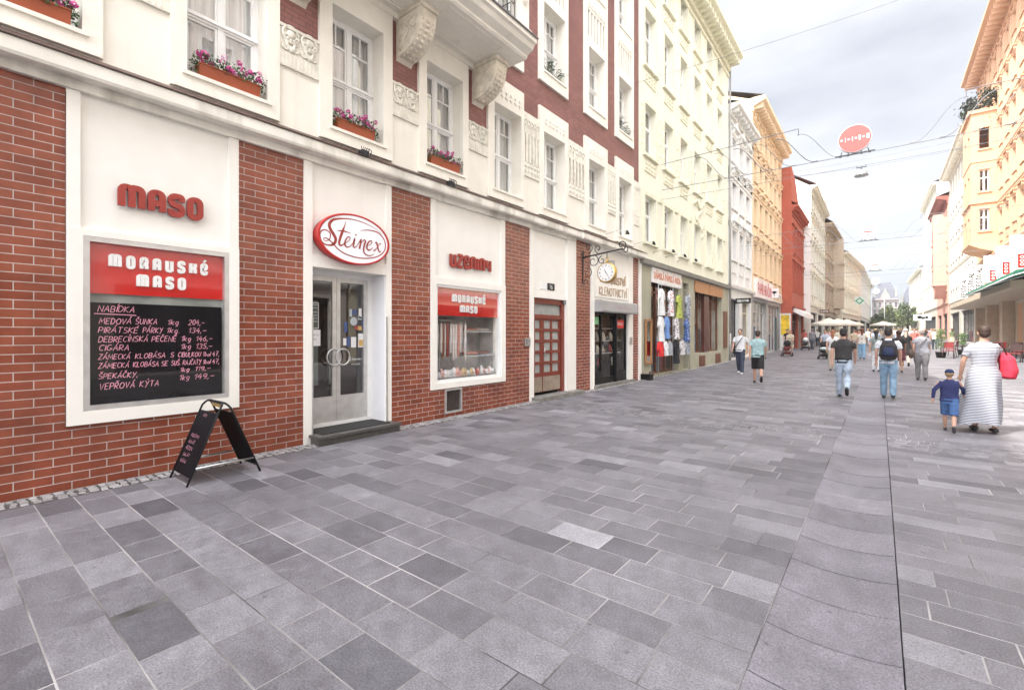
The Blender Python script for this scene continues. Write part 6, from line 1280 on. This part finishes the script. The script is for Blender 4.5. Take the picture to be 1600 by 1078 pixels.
# ------------------------------------------------ overhead decorations
WIRE=mat('grey_wire',(.22,.22,.23),.5)
def cable(name,pts,r,lab,cat='cable',group='cables across the street'): 
    q=MB(); q.tube(pts,r,4); return tag(q.build(name,WIRE),lab,cat,group)
def span(y0,z0,y1,z1,sag,x0=-6.7,x1=8.3): return [(x0+(x1-x0)*t,y0+(y1-y0)*t,z0+(z1-z0)*t-sag*4*t*(1-t)) for t in [k/16 for k in range(17)]]
DR_=mat('decor_red',(.68,.10,.09),.45,.03); DW=mat('decor_white',(.74,.74,.75),.5,.04)
def disc(y,x,z,red,lab,ts,rad=.43):
    r=empty('street_decoration',(x,y,z),0,lab,'street decoration','round decorations hung over the street')
    q=MB(); q.lathe([(rad*.95,-.05),(rad,-.04),(rad,.04),(rad*.95,.05)],(0,0,0),40,'y'); q.build('disc',DW,r)
    q=MB(); q.poly([(rad*.95*math.cos(2*pi*k/40),-.053,rad*.95*math.sin(2*pi*k/40)) for k in range(40)]); q.build('face',DR_ if red else DW,r); q=MB()
    if red:
        X=[-.33,-.235,-.15,-.055,.03,.125,.22,.33]
        for k,x_ in enumerate(X):
            if k%2==0: q.ball((x_,-.055,0+.0),(.034 if k<5 else .04,.004,.032),10,4)
            else: w_=(.006,.011,.022,.033)[k//2]; q.box(x_-w_,x_+w_,-.058,-.054,-.072,.072)
        q.build('white_marks',DW,r)
    else:
        q.box(-.24,.24,-.058,-.054,.02,.11); q.poly([(-.12,-.056,-.06),(.12,-.056,-.06),(.03,-.056,-.15),(-.03,-.056,-.15)]); q.build('red_marks',DR_,r)
    q=MB()
    for a in (-.32,-.15,.15,.32): q.tube([(a,0,-.28-.1*(1-abs(a))),(a*1.15,0,-.47)],.012,4); q.box(a*1.15-.03,a*1.15+.03,-.03,.03,-.5,-.46)
    q.tube([(-.5,0,-rad-.03),(.5,0,-rad-.03)],.016,5); q.build('clamps',IRON,r)
def waves(y,zt,zb,lab):
    for sg in (-1,1):
        q=MB(); 
        edge=-2.1 if sg<0 else 1.9
        end=-6.7 if sg<0 else 8.3
        q.tube([(end,y,zt-.15),(edge,y,zt)],.013,4); q.tube([(edge,y,zt),(edge,y,zt-.22)],.012,4)
        for k in range(6):
            a=edge-(-sg)*(-.1) + sg*(.15+.65*k); b=a-sg*1.25
            q.tube([(a+(b-a)*t,y,(zt-.2)+(zb-zt+.22)*(.5-.5*math.cos(pi*t))+.05*math.sin(2*pi*t)) for t in [j/10 for j in range(11)]],.013 if k%2 else .009,4)
        tag(q.build('wave_ornament',WIRE),lab%('left' if sg<0 else 'right'),'street decoration','wire waves hung over the street')
for y,x,red,lab,zz in ((18,-.6,1,'red disc with a row of white marks, nearest decoration over the street',7.72),(36,-.52,0,'white disc with red bar, second decoration along the street',7.85),(54,-.3,0,'small white disc with red bar, third decoration along the street',7.9),(72,-.35,0,'tiny white disc, farthest decoration but one over the street',8.05),(92,-.35,0,'faintest white disc at the far end of the street',8.3)):
    disc(y,x,zz,red,lab,1)
    zl=zz-.48
    cable('support_cable',span(y,zl+.05,y,zl+.05,.06),.011,'lower cable carrying the decoration at %d metres'%y if 0 else ('taut lower cable carrying the '+lab.split(',')[0])[:90])
    cable('support_cable',span(y+.02,zl-.32,y+.02,zl-.25,.1),.007,'thin second cable under the '+lab.split(',')[0])
    if y<60: waves(y,zz+.72,zl,'thin wavy wires on the %s of the '+('red disc' if red else lab.split(',')[0]))
cable('lamp_cable',span(24.5,9.3,23.5,9.2,.75),.006,'slack cable carrying the silver street lamp')
for y,z,l in ((28,10.2,'high plain cable running over the pale yellow house'),(31,7.0,'plain cable beyond the silver lamp'),(44,8.8,'plain cable near the red house'),(64,8.2,'plain cable far along the street'),(15.8,10.6,'highest plain cable near the brick house'),(48,6.9,'low plain cable over the parasols')): cable('plain_cable',span(y,z,y+.5,z+.4,.3),.006,l)
LP=empty('street_lamp',(-.58,24,8.16),0,'silver dome lamp hanging on a cable below the red disc','street lamp')
q=MB(); q.lathe([(.06,.26),(.14,.22),(.2,.14),(.235,.03),(.24,0)],(0,0,0),20); q.build('shade',mat('lamp_aluminium',(.28,.28,.29),.4,.05,metal=.3),LP); q=MB(); q.lathe([(.215,.0),(.15,-.03),(.01,-.04)],(0,0,.0),16); q.build('glass_bowl',mat('lamp_glass',(.5,.5,.5),.3),LP); q=MB(); q.tube([(0,0,.26),(0,0,.36)],.02,6); q.box(-.16,.16,-.015,.015,.34,.37); q.tube([(-.15,0,.36),(-.15,0,.44)],.01,4); q.tube([(.15,0,.36),(.15,0,.44)],.01,4); q.build('hanger',IRON,LP)
# ------------------------------------------------ parasols, café furniture, plants
CANV=mat('cream_canvas',(.74,.70,.60),.8,.04,2)
def parasol(x,y,S,H,lab,m_=CANV,grp='white parasols in the middle of the street'):
    r=empty('parasol',(x,y,gz(y)),0,lab,'parasol',grp); q=MB(); n=8; c=[(S*math.cos(pi/8+pi/4*k),S*math.sin(pi/8+pi/4*k)) for k in range(n)]
    for k in range(n):
        a=c[k];b=c[(k+1)%n]; m0=((a[0]+b[0])/2*.93,(a[1]+b[1])/2*.93)
        q.poly([(0,0,H),(a[0]*.5,a[1]*.5,H-.36),(b[0]*.5,b[1]*.5,H-.36)]); q.poly([(a[0]*.5,a[1]*.5,H-.36),(a[0],a[1],H-.62),(b[0],b[1],H-.62),(b[0]*.5,b[1]*.5,H-.36)]); q.poly([(a[0],a[1],H-.62),(a[0],a[1],H-.82),(b[0],b[1],H-.82),(b[0],b[1],H-.62)])
    q.build('canopy',m_,r); q=MB(); q.tube([(0,0,0),(0,0,H)],.035,8); q.build('pole',WHT,r); q=MB(); q.lathe([(.35,0),(.35,.08),(.05,.12)],(0,0,0),16); q.build('base',IRON,r); q=MB()
    for a in c: q.tube([(0,0,H-.9),(a[0]*.5,a[1]*.5,H-.38)],.012,4)
    q.build('ribs',WHT,r)
parasol(-4.1,58,1.75,2.9,'cream parasol nearest the pale green house'); parasol(-3.6,62.5,1.75,2.9,'middle cream parasol in front of the tan house'); parasol(-3.0,67,1.75,2.9,'cream parasol on the right of its group'); parasol(.5,100,1.9,3.0,'small cream parasol far down the street')
CHW=mat('dark_rattan',(.045,.02,.018),.5,.3,30); CRD=mat('dark_red_seat',(.22,.02,.02),.6,.2,10)
def chair(x,y,rz,lab,back=CHW):
    r=empty('cafe_chair',(x,y,gz(y)),rz,lab,'chair','café chairs on the right'); 
    for sx in (-.22,.22):
        for sy in (-.2,.2):
            q=MB(); q.tube([(sx*1.1,sy*1.25,0),(sx,sy,.44)] if sy>0 else [(sx*1.1,sy*1.3,0),(sx,sy,.44),(sx,sy*1.25,.9)],.018,6); q.build('leg',CHW,r)
    q=MB(); q.box(-.24,.24,-.22,.24,.43,.47); q.build('seat',CRD,r); q=MB(); q.poly([(-.22,-.225,.6),(.22,-.225,.6),(.22,-.25,.92),(-.22,-.25,.92)]); q.poly([(-.22,-.245,.6),(.22,-.245,.6),(.22,-.27,.92),(-.22,-.27,.92)]); q.tube([(-.24,-.25,.92),(0,-.27,.95),(.24,-.25,.92)],.02,6); q.build('backrest',back,r)
    for sx in (-.25,.25): q=MB(); q.tube([(sx,-.24,.68),(sx,0,.70),(sx,.2,.66),(sx,.2,.45)],.016,6); q.build('armrest',CHW,r)
def table(x,y,lab):
    r=empty('cafe_table',(x,y,gz(y)),0,lab,'table','café tables on the right'); q=MB(); q.lathe([(.36,.72),(.37,.735),(.36,.75)],(0,0,0),20); q.build('table_top',CHW,r); q=MB(); q.tube([(0,0,.02),(0,0,.72)],.03,8); q.build('column',IRON,r); q=MB()
    for k in range(4): q.tube([(0,0,.1),(.3*math.cos(pi/2*k),.3*math.sin(pi/2*k),.02)],.02,5)
    q.build('foot',IRON,r)
chair(5.45,38.8,pi*.1,'café chair with dark red back under the canopy edge',CRD); chair(5.5,35.0,pi*.9,'dark rattan café chair at the right edge, facing this way'); chair(6.4,35.3,-pi/2,'dark café chair behind the nearest table'); table(6.1,35.9,'round café table at the right edge of the view'); chair(6.2,38.6,pi,'café chair by the stone pier, turned this way'); table(6.3,39.7,'round café table in front of the stone pier')
chair(3.2,37.5,pi*.95,'red café chair beside the potted plant',CRD); chair(3.6,40.2,pi*.4,'café chair half hidden behind the striped dress',CRD); table(3.9,38.6,'café table beside the red chair')
def pot(x,y,lab,H=1.6,seed=1):
    r=empty('potted_plant',(x,y,gz(y)),0,lab,'potted plant'); q=MB(); q.lathe([(.2,0),(.25,.3),(.27,.36),(.24,.36)],(0,0,0),14); q.build('pot',BLK,r); q=MB(); rr=random.Random(seed); q.tube([(0,0,.3),(.02,0,.8),(0,.02,H)],[.03,.022,.012],6); q.build('stem',mat('bark',(.12,.08,.05),.9,.4,12),r); q=MB()
    for k in range(420):
        z=rr.uniform(.55,H+.12); t=rr.uniform(0,6.28); d=rr.uniform(.05,.34)*(1-.45*(z/H-.4)); p_=Vector((d*math.cos(t),d*math.sin(t),z)); a=Vector((rr.gauss(0,1),rr.gauss(0,1),rr.gauss(0,1))).normalized()*.055; b=a.orthogonal().normalized()*.025; q.poly([p_-a,p_+b,p_+a,p_-b])
    q.build('leaves',mat('plant_leaves',(.10,.17,.05),.6,.5,20),r)
pot(2.9,37.9,'leafy plant in a black pot left of the red café chair'); pot(4.3,42.5,'second leafy plant in a dark pot behind the striped dress',1.3,4)
# banners, shop lettering flags and green awning on the peach house
for k,(x_,y_,z0,h_,lab) in enumerate(((7.6,57,6.1,2.3,'white banner with a red panel, farthest of three'),(7.6,51.8,6.15,2.3,'white banner with a red panel, middle of three'),(7.6,46.7,6.1,2.35,'white banner with a red panel, nearest of three'))):
    r=empty('banner',(x_,y_,z0),0,lab,'banner','white and red banners on the peach house'); q=MB(); q.box(-.5,.5,-.02,.02,0,h_); q.build('cloth',DW,r); q=MB(); q.box(-.12,.28,-.026,-.02,.1,1.05); c=q.build('red_panel',REDB,r); q=MB()
    for z_ in (.32,.575,.83): q.tube([(.08+.085*math.cos(t),-.03,z_+.08*math.sin(t)) for t in [2*pi*j/12 for j in range(13)]],.024,5,ref=(0,1,0))
    q.build('white_rings',DW,c); q=MB(); q.tube([(-.6,0,h_),(.8,0,h_)],.025,6); q.build('pole',STEEL,r)
for k,(x_,y_,z0,lab) in enumerate(((7.2,70,5.5,'tall white flag with black vertical lettering, farthest of three'),(7.2,65,5.6,'tall white flag with black vertical lettering, middle of three'),(7.2,60.2,5.65,'tall white flag with black vertical lettering, nearest of three'))):
    r=empty('banner',(x_,y_,z0),0,lab,'banner','white lettered flags'); q=MB(); q.box(-.33,.33,-.02,.02,0,2.3); q.build('cloth',DW,r); y0=MB(); thin_text(y0,'FESTIVAL',0,2.0,0,.36,0,.075,.1,.0,3); q=MB()
    q.v=[(.18-b,-.026,.12+a) for a,_,b in y0.v]; q.f=y0.f; q.m=y0.m; q.t=y0.t; q.sm=y0.sm; q.build('lettering',BLK,r); q=MB(); q.tube([(-.4,0,2.3),(1.1,0,2.3)],.025,6); q.build('pole',STEEL,r)
GA=empty('awning',(0,0,0),0,'dark green folding awning above the flat canopy','awning')
q=MB(); q.prism([(8.35,5.6),(5.2,4.75),(5.1,4.55),(8.35,5.5)],33,49,'y'); q.build('canvas',mat('green_canvas',(.015,.12,.075),.8,.15,3),GA)
q=MB()
for y_ in (33,38.5,44,49): q.tube([(8.3,y_,4.7),(6.6,y_,5.0),(5.1,y_,4.5)],.025,5)
q.tube([(5.1,33,4.5),(5.1,49,4.5)],.03,6); q.build('arms',WHT,GA)
r=empty('balcony_plants',(7.0,60.2,gz(60)+21.9),0,'dark bushy plants on the oriel balcony of the peach house','plants'); q=MB(); rr=random.Random(3)
for k in range(900):
    c=Vector(((0,3,.2)if k%3 else (.9,.1,.1)))+Vector((rr.gauss(0,.35),rr.gauss(0,1.0 if k%3 else .4),rr.uniform(.1,1.6))); a=Vector((rr.gauss(0,1),rr.gauss(0,1),rr.gauss(0,1))).normalized()*.16; b=a.orthogonal().normalized()*.09; q.poly([c-a,c+b,c+a,c-b])
q.build('foliage',mat('dark_foliage',(.02,.035,.015),.7,.5,3),r); q=MB(); q.box(-.4,.4,1.5,4.5,0,.3); q.build('trough',IRON,r)
# ================================================ the square at the end: trees, column, palace
TL=[mat('leaf_light',(.12,.155,.055),.7,.5,1.5),mat('leaf_dark',(.045,.07,.025),.7,.5,1.5)]
def tree(x,y,H,Rr_,lab,seed):
    rr=random.Random(seed); r=empty('tree',(x,y,gz(y)),0,lab,'tree','trees on the square'); q=MB(); q.tube([(0,0,0),(.1,0,H*.3),(0,.1,H*.6)],[.3,.22,.12],8); lb=[]
    for k in range(7): t=k*.9; p=(Rr_*.6*math.cos(t),Rr_*.6*math.sin(t),H*rr.uniform(.5,.85)); lb.append(p); q.tube([(0,0,H*.28),(p[0]*.5,p[1]*.5,H*.45),p],[.14,.09,.03],5)
    q.build('trunk',mat('bark',(.12,.08,.05)),r); q=MB(); cl=[(Vector((rr.gauss(0,Rr_*.45),rr.gauss(0,Rr_*.45),H*.62+rr.gauss(0,H*.15))),rr.uniform(.5,1.2)*Rr_*.33) for _ in range(26)]
    for c,s_ in cl:
        q.cm=rr.random()<.45
        cm=int(q.cm)
        for k in range(110):
            d=Vector((rr.gauss(0,1),rr.gauss(0,1),rr.gauss(0,1))).normalized()*s_*rr.random()**.4; p_=c+d; a=Vector((rr.gauss(0,1),rr.gauss(0,1),rr.gauss(0,1))).normalized()*.24; b=a.orthogonal().normalized()*.15; q.cm=cm; q.poly([p_-a,p_+b,p_+a,p_-b])
    q.build('crown',TL,r)
for k,(x,y,H,R_,l) in enumerate(((3.0,146,8.2,3.6,'largest leafy tree at the right of the square'),(-.6,150,6.8,3.0,'rounded tree behind the tall white pole'),(1.0,142,5.6,2.2,'low tree between the larger two'),(5.4,150,9.2,3.6,'tall tree closest to the right-hand houses'),(-4.8,158,6.4,2.2,'narrow tree beside the stone column'))): tree(x,y,H*.85,R_,l,k+3)
LG=mat('pale_stone',(.24,.23,.21),.8,.1,2); SL=mat('grey_slate_mansard',(.075,.08,.10),.7,.25,2)
def palace(x0,x1,y,h,lab,wall,rh,nw,fl_,zb=1.5,rm=SL,gable=False):
    r=empty('palace_building',(x0,y,zb),0,lab,'building'); L=x1-x0; q=MB(); cols=[(L*(k+.3)/nw,L*.4/nw) for k in range(nw)]
    hs=[(s,s+w_,c,d,.3) for s,w_ in cols for c,d in fl_]; q.wall(0,L,-1,h,hs,0,.3); q.box(0,L,.9,12,-1,h,'f'); q.box(0,L,-.5,.9,h,h+.5); q.poly([(0,0,-1),(0,.9,-1),(0,.9,h),(0,0,h)]); q.build('walls',wall,r)
    q=MB(); 
    for s,w_ in cols:
        for c,d in fl_: q.poly([(s,.29,c),(s+w_,.29,c),(s+w_,.29,d),(s,.29,d)])
    q.build('window_panes',mat('grey_pane',(.10,.11,.13),.2),r); q=MB()
    for c,d in fl_: q.box(0,L,-.3,0,c-.6,c-.35)
    for s,w_ in cols:
        for c,d in fl_: q.box(s-.15,s+w_+.15,-.25,0,d+.15,d+.4)
    q.build('mouldings',LG,r); q=MB(); q.poly([(0,-.3,h+.5),(L,-.3,h+.5),(L-rh*.35,2,h+.5+rh),(rh*.35,2,h+.5+rh)]); q.poly([(0,-.3,h+.5),(rh*.35,2,h+.5+rh),(rh*.35,9,h+.5+rh),(0,11,h+.5)]); q.poly([(L,-.3,h+.5),(L-rh*.35,2,h+.5+rh),(L-rh*.35,9,h+.5+rh),(L,11,h+.5)]); q.poly([(rh*.35,2,h+.5+rh),(L-rh*.35,2,h+.5+rh),(L-rh*.35,9,h+.5+rh),(rh*.35,9,h+.5+rh)]); q.build('mansard_roof',rm,r)
    for s,w_ in cols[::2]:
        q=MB(); q.box(s,s+w_,-.1,1.6,h+.7,h+.7+rh*.42); q.prism([(s-.1,h+.7+rh*.42),(s+w_+.1,h+.7+rh*.42),(s+w_/2,h+.7+rh*.62)],-.15,1.6,'y'); q.build('dormer',LG,r)
    if gable: q=MB(); q.prism([(L*.3,h+.5),(L*.7,h+.5),(L*.62,h+2.2),(L*.5,h+3.4),(L*.38,h+2.2)],-.35,.4,'y'); q.build('gable',LG,r)
    return r
F3=[(2,4.2),(6,8.2),(9.6,11.6)]
palace(-6.5,-2.3,192,14.2,'narrow white corner house closing the street behind the column',mat('far_white',(.32,.315,.30),.8,.1,1),3,3,F3)
palace(-1.9,5.0,198,11.4,'pale pinkish palace with grey mansard roof closing the street',mat('far_pink',(.27,.23,.225),.8,.1,1),5.5,5,F3[:2]+[(9,10.6)],gable=True)
palace(5.2,20,204,8.8,'low cream palace with a long grey mansard roof behind the trees',mat('far_cream',(.34,.30,.23),.8,.1,1),6.5,9,[(2,4),(5.6,7.6)])
palace(-22,-7,186,14,'grey house seen past the left row at the square',mat('far_grey',(.3,.29,.28),.8,.1,1),3,7,F3)
palace(20.5,44,196,14,'broad pale house closing the square on the right',mat('far_cream',(.34,.30,.23)),5,10,F3)
PC=empty('plague_column',(-3.2,160,1.3),0,'pale baroque stone column with figures in the square','monument')
q=MB(); q.box(-1.8,1.8,-1.8,1.8,0,.8); q.box(-1.2,1.2,-1.2,1.2,.8,2.4); q.box(-1.4,1.4,-1.4,1.4,2.4,2.7); q.build('pedestal',LG,PC); q=MB(); q.lathe([(.5,2.7),(.42,3.2),(.36,8.2),(.52,8.6),(.5,8.9)],(0,0,0),14); q.build('shaft',LG,PC)
def figure(name,x,z,k):
    q=MB(); q.tube([(x,0,z),(x,0,z+.5*k),(x+.03,0,z+1.0*k),(x,0,z+1.35*k),(x,0,z+1.5*k)],[.32*k,.26*k,.2*k,.24*k,.09*k],9); q.ball((x,0,z+1.66*k),(.12*k,.13*k,.16*k),8,6); q.tube([(x+.2*k,0,z+1.3*k),(x+.4*k,-.1,z+1.5*k),(x+.42*k,-.1,z+1.8*k)],[.07*k,.06*k,.04*k],6); q.build(name,LG,PC)
figure('statue',0,8.9,1.2); 
for x in (-1.3,1.3): figure('statue',x,.8,1.1)
q=MB(); q.tube([(0,0,0),(0,0,9.2)],[.09,.06],8); q.ball((0,0,9.25),.1); tag(q.build('flagpole',WHT,None,(.95,140,gz(140))),'tall thin white pole rising before the trees','pole')
KI=empty('traffic_sign',(5.0,92,gz(92)),0,'grey post carrying a white panel with black symbols near the right-hand houses','sign'); q=MB(); q.box(-.25,.25,-.2,.2,0,2.9); q.build('post',mat('grey_post',(.5,.5,.49),.6),KI); q=MB(); q.box(-1.0,1.0,-.1,.1,2.9,3.8); pn=q.build('panel',DW,KI); q=MB(); q.ball((-.3,-.12,3.4),(.28,.03,.24),8,5); q.ball((.1,-.12,3.28),(.24,.03,.18),8,5); q.ball((.5,-.12,3.36),(.18,.03,.2),8,5); q.build('symbols',BLK,pn)

# ================================================ thin summer haze
HZ=bpy.data.materials.new('haze_air'); HZ.use_nodes=True; n=HZ.node_tree.nodes; n.remove(n['Principled BSDF']); v=n.new('ShaderNodeVolumePrincipled'); v.inputs['Color'].default_value=(.93,.95,1,1); v.inputs['Density'].default_value=.0005; v.inputs['Anisotropy'].default_value=.2
HZ.node_tree.links.new(v.outputs[0],n['Material Output'].inputs['Volume'])
mb=MB(); mb.box(-60,70,-60,240,-2.5,40); hz=mb.build('haze',HZ); tag(hz,kind='stuff'); sc.cycles.volume_bounces=1
